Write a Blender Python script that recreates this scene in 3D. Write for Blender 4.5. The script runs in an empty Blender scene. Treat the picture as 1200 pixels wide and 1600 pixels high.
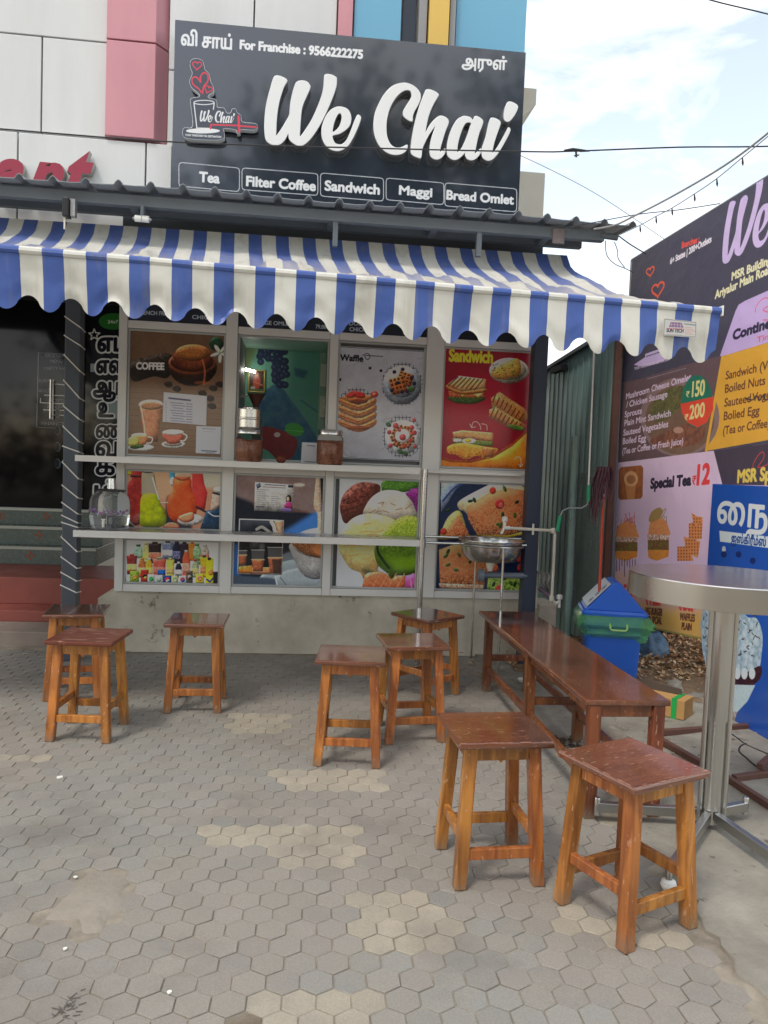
import bpy, math, random
import numpy as np
from mathutils import Vector, Matrix
random.seed(7); RS = np.random.RandomState(11)
SC = bpy.context.scene; COL = SC.collection
R = math.radians
# ------------------------------------------------------------------ camera, sky, sun, exposure
CAMZ = 1.42; FPX = 1190.0; PITCH = R(3.2); ROLL = R(2.25)
cam = bpy.data.cameras.new('camera'); CAM = bpy.data.objects.new('camera', cam); COL.objects.link(CAM)
cam.sensor_width = 36; cam.lens = 36 * FPX / 1600; cam.clip_start = .05; cam.clip_end = 2000
CAM.matrix_world = Matrix.Translation((0, 0, CAMZ)) @ Matrix.Rotation(R(90) - PITCH, 4, 'X') @ Matrix.Rotation(ROLL, 4, 'Z')
SC.camera = CAM
W = bpy.data.worlds.new("World"); SC.world = W; W.use_nodes = True
nt = W.node_tree; bgn = nt.nodes['Background']
sky = nt.nodes.new('ShaderNodeTexSky'); sky.sky_type = 'NISHITA'; sky.sun_disc = False
SUN_EL, SUN_AZ = R(58), R(215)        # azimuth clockwise from +Y: sun high, behind and left of the camera
sky.sun_elevation = SUN_EL; sky.sun_rotation = SUN_AZ
tc = nt.nodes.new('ShaderNodeTexCoord'); mp = nt.nodes.new('ShaderNodeMapping'); mp.inputs['Scale'].default_value = (1.6, 1.6, 4.0)
mp.inputs['Rotation'].default_value = (.2, .5, .4)
nz = nt.nodes.new('ShaderNodeTexNoise'); nz.inputs['Scale'].default_value = 2.3; nz.inputs['Detail'].default_value = 9; nz.inputs['Roughness'].default_value = .58; nz.inputs['Distortion'].default_value = .5
rp = nt.nodes.new('ShaderNodeValToRGB'); rp.color_ramp.elements[0].position = .43; rp.color_ramp.elements[1].position = .60
rp.color_ramp.elements[0].color = (.22, .22, .22, 1)
mx = nt.nodes.new('ShaderNodeMix'); mx.data_type = 'RGBA'
mx.inputs['B'].default_value = (12.4, 12.6, 12.8, 1)
L = nt.links.new
sc2 = nt.nodes.new('ShaderNodeMix'); sc2.data_type = 'RGBA'; sc2.blend_type = 'MULTIPLY'; sc2.inputs['Factor'].default_value = 1; sc2.inputs['B'].default_value = (4.2, 3.4, 2.7, 1)
L(tc.outputs['Generated'], mp.inputs[0]); L(mp.outputs[0], nz.inputs['Vector']); L(nz.outputs['Fac'], rp.inputs[0])
L(sky.outputs[0], sc2.inputs['A']); L(sc2.outputs['Result'], mx.inputs['A']); L(rp.outputs[0], mx.inputs['Factor']); L(mx.outputs['Result'], bgn.inputs[0])
bgn.inputs[1].default_value = .1
sl = bpy.data.lights.new('sun', 'SUN'); sl.energy = 1.35; sl.angle = R(10); sl.color = (1, .96, .9)
so = bpy.data.objects.new('sun', sl); COL.objects.link(so)
sd = Vector((math.sin(SUN_AZ) * math.cos(SUN_EL), math.cos(SUN_AZ) * math.cos(SUN_EL), math.sin(SUN_EL)))
so.rotation_euler = sd.to_track_quat('Z', 'Y').to_euler()
so.location = (0, -3, 9)
SC.view_settings.view_transform = 'Standard'; SC.view_settings.look = 'None'; SC.view_settings.exposure = .2; SC.view_settings.gamma = 1
SC.view_settings.use_curve_mapping = False

# ------------------------------------------------------------------ measuring helpers (photo pixel -> point on a real surface)
MR = CAM.matrix_world.to_3x3(); CP = Vector((0, 0, CAMZ))
def ray(px, py): return MR @ Vector(((px - 600) / FPX, (800 - py) / FPX, -1))
def gnd(px, py, z=0.0):
    d = ray(px, py); return CP + d * ((z - CAMZ) / d.z)
class Plane:
    def __init__(s, O, yaw, t=0.0):
        s.O = Vector(O); s.U = Vector((math.cos(R(yaw)), math.sin(R(yaw)), t)); s.V = Vector((0, 0, 1)); s.N = Vector((math.sin(R(yaw)), -math.cos(R(yaw)), 0))
        s.M = Matrix((s.U, s.V, s.N)).transposed().inverted()
    def uv(s, px, py, n=0.0):
        d = ray(px, py); O = s.O + s.N * n; k = (O - CP).dot(s.N) / d.dot(s.N)
        w = s.M @ (CP + d * k - s.O); return (w.x, w.y)
    def P(s, u, v, n=0.0): return s.O + s.U * u + s.V * v + s.N * n
    def at(s, px, py, n=0.0): return s.P(*s.uv(px, py, n), n)
def depth_pt(px, py, y):
    d = ray(px, py); return CP + d * (y / d.y)

# ------------------------------------------------------------------ mesh helpers
class MB:
    def __init__(s): s.v = []; s.f = []; s.m = []; s.uv = {}
    def add(s, vs, fs, m=0):
        b = len(s.v); s.v += [tuple(p) for p in vs]
        for f in fs: s.f.append(tuple(b + i for i in f)); s.m.append(m)
        return s
    def para(s, o, a, b, c, m=0):
        o, a, b, c = map(Vector, (o, a, b, c))
        vs = [o, o + a, o + a + b, o + b, o + c, o + a + c, o + a + b + c, o + b + c]
        fs = [(0, 3, 2, 1), (4, 5, 6, 7), (0, 1, 5, 4), (1, 2, 6, 5), (2, 3, 7, 6), (3, 0, 4, 7)]
        if a.cross(b).dot(c) < 0: fs = [f[::-1] for f in fs]
        return s.add(vs, fs, m)
    def box(s, x0, x1, y0, y1, z0, z1, m=0): return s.para((x0, y0, z0), (x1 - x0, 0, 0), (0, y1 - y0, 0), (0, 0, z1 - z0), m)
    def pbox(s, pl, u0, u1, v0, v1, n0, n1, m=0):
        o = pl.P(u0, v0, n0); return s.para(o, pl.P(u1, v0, n0) - o, pl.P(u0, v1, n0) - o, pl.N * (n1 - n0), m)
    def prism(s, pts, ext, m=0, mside=None):
        pts = [Vector(p) for p in pts]; e = Vector(ext); n = len(pts)
        nrm = Vector()
        for i in range(n): nrm += pts[i].cross(pts[(i + 1) % n])
        if nrm.dot(e) > 0: pts = pts[::-1]
        s.add(pts + [p + e for p in pts], [tuple(range(n)), tuple(range(2 * n - 1, n - 1, -1))], m)
        b = len(s.v) - 2 * n
        for i in range(n):
            j = (i + 1) % n; s.f.append((b + j, b + i, b + n + i, b + n + j)); s.m.append(m if mside is None else mside)
        return s
    def tube(s, pts, r, seg=8, m=0, caps=True):
        pts = [Vector(p) for p in pts]; n = len(pts); rr = r if isinstance(r, (list, tuple)) else [r] * n
        T = [(pts[min(i + 1, n - 1)] - pts[max(i - 1, 0)]).normalized() for i in range(n)]
        a = T[0].orthogonal().normalized(); vs = []
        for i in range(n):
            a = (a - T[i] * a.dot(T[i])).normalized(); b = T[i].cross(a)
            for k in range(seg):
                t = 2 * math.pi * k / seg; vs.append(pts[i] + (a * math.cos(t) + b * math.sin(t)) * rr[i])
        fs = []
        for i in range(n - 1):
            for k in range(seg):
                l = (k + 1) % seg; fs.append((i * seg + k, i * seg + l, (i + 1) * seg + l, (i + 1) * seg + k))
        if caps: fs += [tuple(range(seg))[::-1], tuple((n - 1) * seg + k for k in range(seg))]
        return s.add(vs, fs, m)
    def lathe(s, prof, c=(0, 0, 0), seg=24, m=0, cap0=True, cap1=True):
        c = Vector(c); vs = []
        for r, z in prof:
            for k in range(seg):
                t = 2 * math.pi * k / seg; vs.append(c + Vector((r * math.cos(t), r * math.sin(t), z)))
        fs = []; n = len(prof)
        for i in range(n - 1):
            for k in range(seg):
                l = (k + 1) % seg; fs.append((i * seg + k, i * seg + l, (i + 1) * seg + l, (i + 1) * seg + k))
        if cap0: fs.append(tuple(range(seg))[::-1])
        if cap1: fs.append(tuple((n - 1) * seg + k for k in range(seg)))
        return s.add(vs, fs, m)
def props(o, label=None, cat=None, group=None, kind=None):
    if label: o['label'] = label
    if cat: o['category'] = cat
    if group: o['group'] = group
    if kind: o['kind'] = kind
    return o
WM = {}
def empty(name, loc, rz=0.0, label=None, cat=None, group=None, kind=None):
    o = bpy.data.objects.new(name, None); COL.objects.link(o); o.empty_display_size = .1
    o.location = loc; o.rotation_euler = (0, 0, rz); WM[o.name] = Matrix.Translation(Vector(loc)) @ Matrix.Rotation(rz, 4, 'Z')
    return props(o, label, cat, group, kind)
def part(name, mb, mats, parent=None, bev=0, smooth=False, label=None, cat=None, group=None, kind=None, local=False, weld=False):
    me = bpy.data.meshes.new(name); base = WM.get(parent.name) if parent else None
    vs = mb.v
    if base is not None and not local:
        inv = base.inverted(); vs = [tuple(inv @ Vector(p)) for p in vs]
    me.from_pydata(vs, [], mb.f)
    mats = mats if isinstance(mats, (list, tuple)) else [mats]
    for mm in mats: me.materials.append(mm)
    me.polygons.foreach_set('material_index', mb.m)
    if smooth:
        me.polygons.foreach_set('use_smooth', [True] * len(me.polygons))
        me.set_sharp_from_angle(angle=R(smooth if smooth is not True else 35))
    me.update(); me.validate()
    o = bpy.data.objects.new(name, me); COL.objects.link(o)
    if parent: o.parent = parent; WM[o.name] = base if base is not None else Matrix.Identity(4)
    else: WM[o.name] = Matrix.Identity(4)
    if bev:
        b = o.modifiers.new('bevel', 'BEVEL'); b.width = bev; b.segments = 2; b.limit_method = 'ANGLE'; b.angle_limit = R(40)
    return props(o, label, cat, group, kind)
def children_of(o): return [c for c in bpy.data.objects if c.parent == o]
def copy_tree(o, parent=None):
    c = o.copy(); COL.objects.link(c)
    if parent: c.parent = parent
    for ch in children_of(o):
        if ch != c: copy_tree(ch, c)
    return c
def setuv(o, fn):
    me = o.data; uvl = me.uv_layers.new(name='UVMap'); base = WM[o.name]
    for lp in me.loops:
        p = base @ me.vertices[lp.vertex_index].co; uvl.data[lp.index].uv = fn(p)

# ------------------------------------------------------------------ materials
def lin(c): return tuple(((x / 255) / 12.92 if x <= 10.3 else ((x / 255 + .055) / 1.055) ** 2.4) for x in c)
MATS = {}
def mat(name, col=(.5, .5, .5), rough=.5, metal=0.0, spec=.5, var=0.0, vscale=4.0, col2=None, bump=0.0, bscale=60.0, coat=0.0, trans=0.0, ior=1.45,
        stretch=(1, 1, 1), rand=0.0, spots=None, spot_scale=20, spot_lo=.62, rvar=0.0, coord='Object', emis=0.0, alpha=1.0, aniso=0):
    if name in MATS: return MATS[name]
    m = bpy.data.materials.new(name); m.use_nodes = True; MATS[name] = m
    t = m.node_tree; N = t.nodes; p = N['Principled BSDF']; K = t.links.new
    p.inputs['Roughness'].default_value = rough; p.inputs['Metallic'].default_value = metal; p.inputs['Specular IOR Level'].default_value = spec
    p.inputs['Coat Weight'].default_value = coat; p.inputs['Coat Roughness'].default_value = .12; p.inputs['Transmission Weight'].default_value = trans; p.inputs['IOR'].default_value = ior; p.inputs['Alpha'].default_value = alpha
    p.inputs['Base Color'].default_value = (*col, 1)
    if emis: p.inputs['Emission Color'].default_value = (*col, 1); p.inputs['Emission Strength'].default_value = emis
    out = None
    if var or bump or rand or spots or rvar:
        tcn = N.new('ShaderNodeTexCoord'); mpn = N.new('ShaderNodeMapping'); mpn.inputs['Scale'].default_value = stretch; K(tcn.outputs[coord], mpn.inputs[0])
        oi = N.new('ShaderNodeObjectInfo')
        if rand:
            vm = N.new('ShaderNodeVectorMath'); vm.operation = 'ADD'; cx = N.new('ShaderNodeCombineXYZ')
            mm = N.new('ShaderNodeMath'); mm.operation = 'MULTIPLY'; mm.inputs[1].default_value = 37; K(oi.outputs['Random'], mm.inputs[0])
            K(mm.outputs[0], cx.inputs[0]); K(mm.outputs[0], cx.inputs[2]); K(mpn.outputs[0], vm.inputs[0]); K(cx.outputs[0], vm.inputs[1]); vec = vm.outputs[0]
        else: vec = mpn.outputs[0]
        n1 = N.new('ShaderNodeTexNoise'); n1.inputs['Scale'].default_value = vscale; n1.inputs['Detail'].default_value = 8; n1.inputs['Roughness'].default_value = .62; K(vec, n1.inputs['Vector'])
        c2 = col2 if col2 else tuple(x * .55 for x in col)
        mr = N.new('ShaderNodeMapRange'); mr.inputs['From Min'].default_value = .3; mr.inputs['From Max'].default_value = .7
        mr.inputs['To Min'].default_value = 0; mr.inputs['To Max'].default_value = var if var else 0; K(n1.outputs['Fac'], mr.inputs['Value'])
        mixn = N.new('ShaderNodeMix'); mixn.data_type = 'RGBA'; mixn.inputs['A'].default_value = (*col, 1); mixn.inputs['B'].default_value = (*c2, 1); K(mr.outputs[0], mixn.inputs['Factor'])
        out = mixn.outputs['Result']
        if rand:
            hs = N.new('ShaderNodeHueSaturation'); mv = N.new('ShaderNodeMapRange'); mv.inputs['To Min'].default_value = 1 - rand; mv.inputs['To Max'].default_value = 1 + rand
            K(oi.outputs['Random'], mv.inputs['Value']); K(mv.outputs[0], hs.inputs['Value']); K(out, hs.inputs['Color']); out = hs.outputs[0]
        if spots:
            n2 = N.new('ShaderNodeTexNoise'); n2.inputs['Scale'].default_value = spot_scale; n2.inputs['Detail'].default_value = 6; n2.inputs['Roughness'].default_value = .7; K(vec, n2.inputs['Vector'])
            r2 = N.new('ShaderNodeMapRange'); r2.inputs['From Min'].default_value = spot_lo; r2.inputs['From Max'].default_value = spot_lo + .08; K(n2.outputs['Fac'], r2.inputs['Value'])
            m2 = N.new('ShaderNodeMix'); m2.data_type = 'RGBA'; K(r2.outputs[0], m2.inputs['Factor']); K(out, m2.inputs['A']); m2.inputs['B'].default_value = (*spots, 1); out = m2.outputs['Result']
        K(out, p.inputs['Base Color'])
        if rvar:
            r3 = N.new('ShaderNodeMapRange'); r3.inputs['From Min'].default_value = .3; r3.inputs['From Max'].default_value = .7; r3.inputs['To Min'].default_value = max(.02, rough - rvar); r3.inputs['To Max'].default_value = rough + rvar
            K(n1.outputs['Fac'], r3.inputs['Value']); K(r3.outputs[0], p.inputs['Roughness'])
        if bump:
            nb = N.new('ShaderNodeTexNoise'); nb.inputs['Scale'].default_value = bscale; nb.inputs['Detail'].default_value = 5; K(vec, nb.inputs['Vector'])
            b = N.new('ShaderNodeBump'); b.inputs['Strength'].default_value = bump; b.inputs['Distance'].default_value = .004; K(nb.outputs['Fac'], b.inputs['Height']); K(b.outputs[0], p.inputs['Normal'])
    return m

# ------------------------------------------------------------------ flat print: a small painter for posters and lettering
def fnoise(h, w, cell, seed, octs=4):
    rs = np.random.RandomState(seed); out = np.zeros((h, w)); amp = 1; tot = 0
    for o in range(octs):
        c = max(1.5, cell / 2 ** o); gh, gw = int(h / c) + 3, int(w / c) + 3; g = rs.rand(gh, gw)
        y = np.arange(h) / c; x = np.arange(w) / c; yi = y.astype(int); xi = x.astype(int); fy = (y - yi)[:, None]; fx = (x - xi)[None]
        fy = fy * fy * (3 - 2 * fy); fx = fx * fx * (3 - 2 * fx)
        a = g[yi][:, xi]; b = g[yi][:, xi + 1]; c_ = g[yi + 1][:, xi]; d = g[yi + 1][:, xi + 1]
        out += amp * ((a * (1 - fx) + b * fx) * (1 - fy) + (c_ * (1 - fx) + d * fx) * fy); tot += amp; amp *= .55
    return out / tot
def smoothpoly(p, n=5, closed=True):
    p = np.asarray(p, float); m = len(p); out = []
    rng = range(m) if closed else range(m - 1)
    for i in rng:
        if closed: p0, p1, p2, p3 = p[(i - 1) % m], p[i], p[(i + 1) % m], p[(i + 2) % m]
        else: p0, p1, p2, p3 = p[max(i - 1, 0)], p[i], p[i + 1], p[min(i + 2, m - 1)]
        for k in range(n):
            t = k / n; out.append(.5 * ((2 * p1) + (p2 - p0) * t + (2 * p0 - 5 * p1 + 4 * p2 - p3) * t * t + (3 * p1 - p0 - 3 * p2 + p3) * t ** 3))
    if not closed: out.append(p[-1])
    return np.array(out)
GLYPH = {}
def text_contours(s):
    if s in GLYPH: return GLYPH[s]
    cu = bpy.data.curves.new('tmp', 'FONT'); cu.body = s; ob = bpy.data.objects.new('tmp', cu); COL.objects.link(ob)
    c2 = ob.to_curve(bpy.context.evaluated_depsgraph_get()); res = []
    for sp in c2.splines:
        if sp.type == 'BEZIER':
            bp = sp.bezier_points; n = len(bp); pts = []
            for i in range(n):
                a, b = bp[i], bp[(i + 1) % n]; P0, P1, P2, P3 = [np.array(q[:2]) for q in (a.co, a.handle_right, b.handle_left, b.co)]
                for k in range(4):
                    t = k / 4; pts.append((1 - t) ** 3 * P0 + 3 * t * (1 - t) ** 2 * P1 + 3 * t * t * (1 - t) * P2 + t ** 3 * P3)
            res.append(np.array(pts))
        else: res.append(np.array([q.co[:2] for q in sp.points]))
    ob.to_curve_clear(); bpy.data.objects.remove(ob); bpy.data.curves.remove(cu)
    GLYPH[s] = res; return res
class Canvas:
    def __init__(s, pl, n, u0, u1, v0, v1, ppm, bg, gain=1.0):
        s.pl, s.n, s.u0, s.u1, s.v0, s.v1 = pl, n, u0, u1, v0, v1
        s.w = max(8, int(abs(u1 - u0) * ppm)); s.h = max(8, int((v1 - v0) * ppm)); s.ppm = ppm; s.gain = gain
        s.a = np.ones((s.h, s.w, 3)) * (np.array(bg) / 255); s.seed = 1; s.shade = 0.0
    def q(s, pts):      # photo pixels -> canvas pixels
        o = []
        for p in pts:
            u, v = s.pl.uv(p[0], p[1], s.n); o.append(((u - s.u0) * s.ppm, (s.v1 - v) * s.ppm))
        return np.array(o)
    def cover(s, polys, ss=3):
        allp = np.concatenate(polys); x0 = max(0, int(allp[:, 0].min()) - 1); x1 = min(s.w, int(allp[:, 0].max()) + 2); y0 = max(0, int(allp[:, 1].min()) - 1); y1 = min(s.h, int(allp[:, 1].max()) + 2)
        if x1 <= x0 or y1 <= y0: return None
        Hh, Ww = (y1 - y0) * ss, (x1 - x0) * ss; A = np.zeros((Hh, Ww + 1), np.int32)
        rows = []; xs = []; ds = []
        for p in polys:
            a = (p - (x0, y0)) * ss; b = np.roll(a, -1, 0)
            for (ax, ay), (bx, by) in zip(a, b):
                if ay == by: continue
                d = 1
                if ay > by: ax, ay, bx, by, d = bx, by, ax, ay, -1
                r0 = max(0, int(math.ceil(ay - .5))); r1 = min(Hh, int(math.ceil(by - .5)))
                if r1 <= r0: continue
                r = np.arange(r0, r1); x = ax + (r + .5 - ay) * (bx - ax) / (by - ay)
                rows.append(r); xs.append(np.clip(np.ceil(x - .5), 0, Ww).astype(int)); ds.append(np.full(len(r), d))
        if not rows: return None
        np.add.at(A, (np.concatenate(rows), np.concatenate(xs)), np.concatenate(ds))
        cov = (np.cumsum(A, 1)[:, :Ww] != 0).astype(float).reshape(y1 - y0, ss, x1 - x0, ss).mean((1, 3))
        return x0, x1, y0, y1, cov
    def put(s, polys, col, a=1.0, blur=0, tex=0, tcell=8, col2=None, flat=False):
        if blur:
            b = int(blur); full = s.cover(polys)
            if full is None: return
            x0, x1, y0, y1, c = full; m = np.zeros((s.h + 4 * b, s.w + 4 * b)); m[y0 + 2 * b:y1 + 2 * b, x0 + 2 * b:x1 + 2 * b] = c
            for _ in range(2):
                for ax in (0, 1):
                    cs = np.cumsum(m, ax); m = (np.roll(cs, -b, ax) - np.roll(cs, b, ax)) / (2 * b)
            c = np.clip(m[2 * b:-2 * b, 2 * b:-2 * b], 0, 1); x0, x1, y0, y1 = 0, s.w, 0, s.h
        else:
            full = s.cover(polys)
            if full is None: return
            x0, x1, y0, y1, c = full
        colr = np.ones((y1 - y0, x1 - x0, 3)) * (np.array(col) / 255)
        mn_ = min(c.shape)
        if s.shade and not blur and not flat and mn_ > 7 and a == 1.0 and c.size < .55 * s.w * s.h:   # printed photograph: the pictured thing's own modelling
            r_ = int(max(2, min(26, mn_ * .16))); m = np.pad(c, 2 * r_ + 2)
            for _ in range(2):
                for ax in (0, 1): cs = np.cumsum(m, ax); m = (np.roll(cs, -r_, ax) - np.roll(cs, r_, ax)) / (2 * r_)
            gx_ = (np.roll(m, -2, 1) - np.roll(m, 2, 1)) * r_ * .5; gy_ = (np.roll(m, -2, 0) - np.roll(m, 2, 0)) * r_ * .5; k_ = 2 * r_ + 2
            m, gx_, gy_ = m[k_:-k_, k_:-k_], gx_[k_:-k_, k_:-k_], gy_[k_:-k_, k_:-k_]; s.seed += 1
            lit = 1 + s.shade * (.55 * (gx_ * .5 + gy_) - .75 * (1 - m) + .10) + s.shade * .5 * (fnoise(c.shape[0], c.shape[1], max(4, r_), s.seed) - .5) + s.shade * .55 * (fnoise(c.shape[0], c.shape[1], 4, s.seed + 50) - .5)
            colr = colr * np.clip(lit, .35, 1.5)[..., None] + (np.clip(.55 * (gx_ * .5 + gy_) - .18, 0, .3) * s.shade)[..., None]
        if tex:
            s.seed += 1; n = fnoise(y1 - y0, x1 - x0, tcell, s.seed)[..., None]; n = np.clip((n - .5) * 2.6 + .5, 0, 1)
            c2 = np.array(col2 if col2 is not None else [x * .5 for x in col]) / 255; colr = colr * (1 - n * tex) + c2 * n * tex
        c = (c * a)[..., None]; s.a[y0:y1, x0:x1] = s.a[y0:y1, x0:x1] * (1 - c) + colr * c
    def poly(s, pts, col, smooth=False, **k):
        if smooth: pts = smoothpoly(pts, 5)
        s.put([s.q(pts)], col, **k)
    def ell(s, cx, cy, rx, ry, col, rot=0, a0=0, a1=360, **k):
        t = np.radians(np.linspace(a0, a1, 28, endpoint=(a1 - a0) < 360)); c, n = math.cos(R(rot)), math.sin(R(rot))
        x = rx * np.cos(t); y = ry * np.sin(t); s.put([s.q(np.stack([cx + x * c - y * n, cy + x * n + y * c], 1))], col, **k)
    def strokepolys(s, p, w):
        out = []; n = len(p); ww = w if hasattr(w, '__len__') else [w] * n
        for i in range(n):
            t = np.linspace(0, 2 * np.pi, 9)[:-1]; out.append(np.stack([p[i][0] + ww[i] / 2 * np.cos(t), p[i][1] + ww[i] / 2 * np.sin(t)], 1))
            if i < n - 1:
                d = p[i + 1] - p[i]; L_ = np.hypot(*d)
                if L_ < 1e-6: continue
                nn = np.array([-d[1], d[0]]) / L_ / 2
                out.append(np.array([p[i] - nn * ww[i], p[i + 1] - nn * ww[i + 1], p[i + 1] + nn * ww[i + 1], p[i] + nn * ww[i]]))
        return out
    def line(s, pts, w, col, smooth=False, closed=False, **k):
        k['flat'] = True      # w in photo pixels
        if smooth: pts = smoothpoly(pts, 4, closed)
        elif closed: pts = list(pts) + [pts[0]]
        q = s.q(pts); m = np.mean(np.asarray(pts), 0); r = s.q([m, (m[0], m[1] + 1)]); sc = np.hypot(*(r[1] - r[0]))
        s.put(s.strokepolys(q, w * sc), col, **k)
    def glyphs(s, cont, x0, y0, x1, y1, h, col, bold=0, fh=None, outline=None, **k):
        k['flat'] = True
        # baseline from photo pixel (x0,y0) to (x1,y1); h = cap height in photo pixels at the start
        A, B, H = s.q([(x0, y0), (x1, y1), (x0, y0 - h)]); allp = np.concatenate(cont); mn, mxx = allp[:, 0].min(), allp[:, 0].max()
        fh = fh or max(1e-6, allp[:, 1].max()); ex = (B - A) / (mxx - mn); hh = np.hypot(*(H - A)); ey = np.array([0, -hh / fh])
        P = [A + np.outer(c[:, 0] - mn, ex) + np.outer(c[:, 1], ey) for c in cont]
        def st(wd):
            o = []
            for c in P: o += s.strokepolys(np.vstack([c, c[:1]]), wd)
            return o
        if outline: s.put(P, outline[0], **k); s.put(st(outline[1] * hh), outline[0], **k)
        s.put(P, col, **k)
        if bold: s.put(st(bold * hh), col, **k)
    def text(s, t, x0, y0, x1, y1, h, col, bold=.09, **k): s.glyphs(text_contours(t), x0, y0, x1, y1, h, col, bold, **k)
    def grain(s, amt=.03, cell=3, seed=5):
        n = fnoise(s.h, s.w, cell, seed) - .5; s.a = np.clip(s.a + n[..., None] * amt * 2, 0, 1)
    def mul(s, amt, cell, seed=3):
        n = fnoise(s.h, s.w, cell, seed)[..., None]; s.a = s.a * (1 - amt + amt * 2 * n)
    def image(s, name):
        a = np.clip(s.a, 0, 1); l = np.where(a <= .04045, a / 12.92, ((a + .055) / 1.055) ** 2.4) * s.gain; l = l / (1 + np.maximum(l - .8, 0) * .6); l = np.clip(l, 0, .88)
        a = np.where(l <= .0031308, l * 12.92, 1.055 * l ** (1 / 2.4) - .055)
        im = bpy.data.images.new(name, s.w, s.h); o = np.ones((s.h, s.w, 4), np.float32); o[..., :3] = a[::-1]; im.pixels.foreach_set(o.ravel()); im.update(); return im
    def material(s, name, rough=.4, bump=.02, coat=0.0, spec=.5):
        m = bpy.data.materials.new(name); m.use_nodes = True; t = m.node_tree; p = t.nodes['Principled BSDF']
        it = t.nodes.new('ShaderNodeTexImage'); it.image = s.image(name); it.extension = 'EXTEND'; t.links.new(it.outputs[0], p.inputs['Base Color'])
        p.inputs['Roughness'].default_value = rough; p.inputs['Coat Weight'].default_value = coat; p.inputs['Specular IOR Level'].default_value = spec; p.inputs['Coat Roughness'].default_value = .06; p.inputs['Coat IOR'].default_value = 1.62 if coat > .9 else 1.5
        if bump:
            nz = t.nodes.new('ShaderNodeTexNoise'); nz.inputs['Scale'].default_value = 9; nz.inputs['Detail'].default_value = 3; tcn = t.nodes.new('ShaderNodeTexCoord'); t.links.new(tcn.outputs['Object'], nz.inputs['Vector'])
            b = t.nodes.new('ShaderNodeBump'); b.inputs['Strength'].default_value = bump * 10; b.inputs['Distance'].default_value = .01; t.links.new(nz.outputs['Fac'], b.inputs['Height']); t.links.new(b.outputs[0], p.inputs['Normal'])
        return m
    def uvfn(s):
        pl = s.pl
        def f(p):
            w = pl.M @ (p - pl.O); return ((w.x - s.u0) / (s.u1 - s.u0), (w.y - s.v0) / (s.v1 - s.v0))
        return f
    def panel(s, name, m, poly=None, thick=.004, back=None, **k):
        # a flat printed sheet: outline in plane coordinates, printed on its front
        poly = poly or [(s.u0, s.v0), (s.u1, s.v0), (s.u1, s.v1), (s.u0, s.v1)]
        mb = MB().prism([s.pl.P(u, v, s.n - thick) for u, v in poly], s.pl.N * thick, 0)
        o = part(name, mb, m, **k); setuv(o, s.uvfn()); return o
def canvas_px(pl, n, pts, ppm, bg, gain=1.0, pad=0.0):
    q = np.array([pl.uv(x, y, n) for x, y in pts]); return Canvas(pl, n, q[:, 0].min() - pad, q[:, 0].max() + pad, q[:, 1].min() - pad, q[:, 1].max() + pad, ppm, bg, gain), [tuple(p) for p in q]

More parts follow.
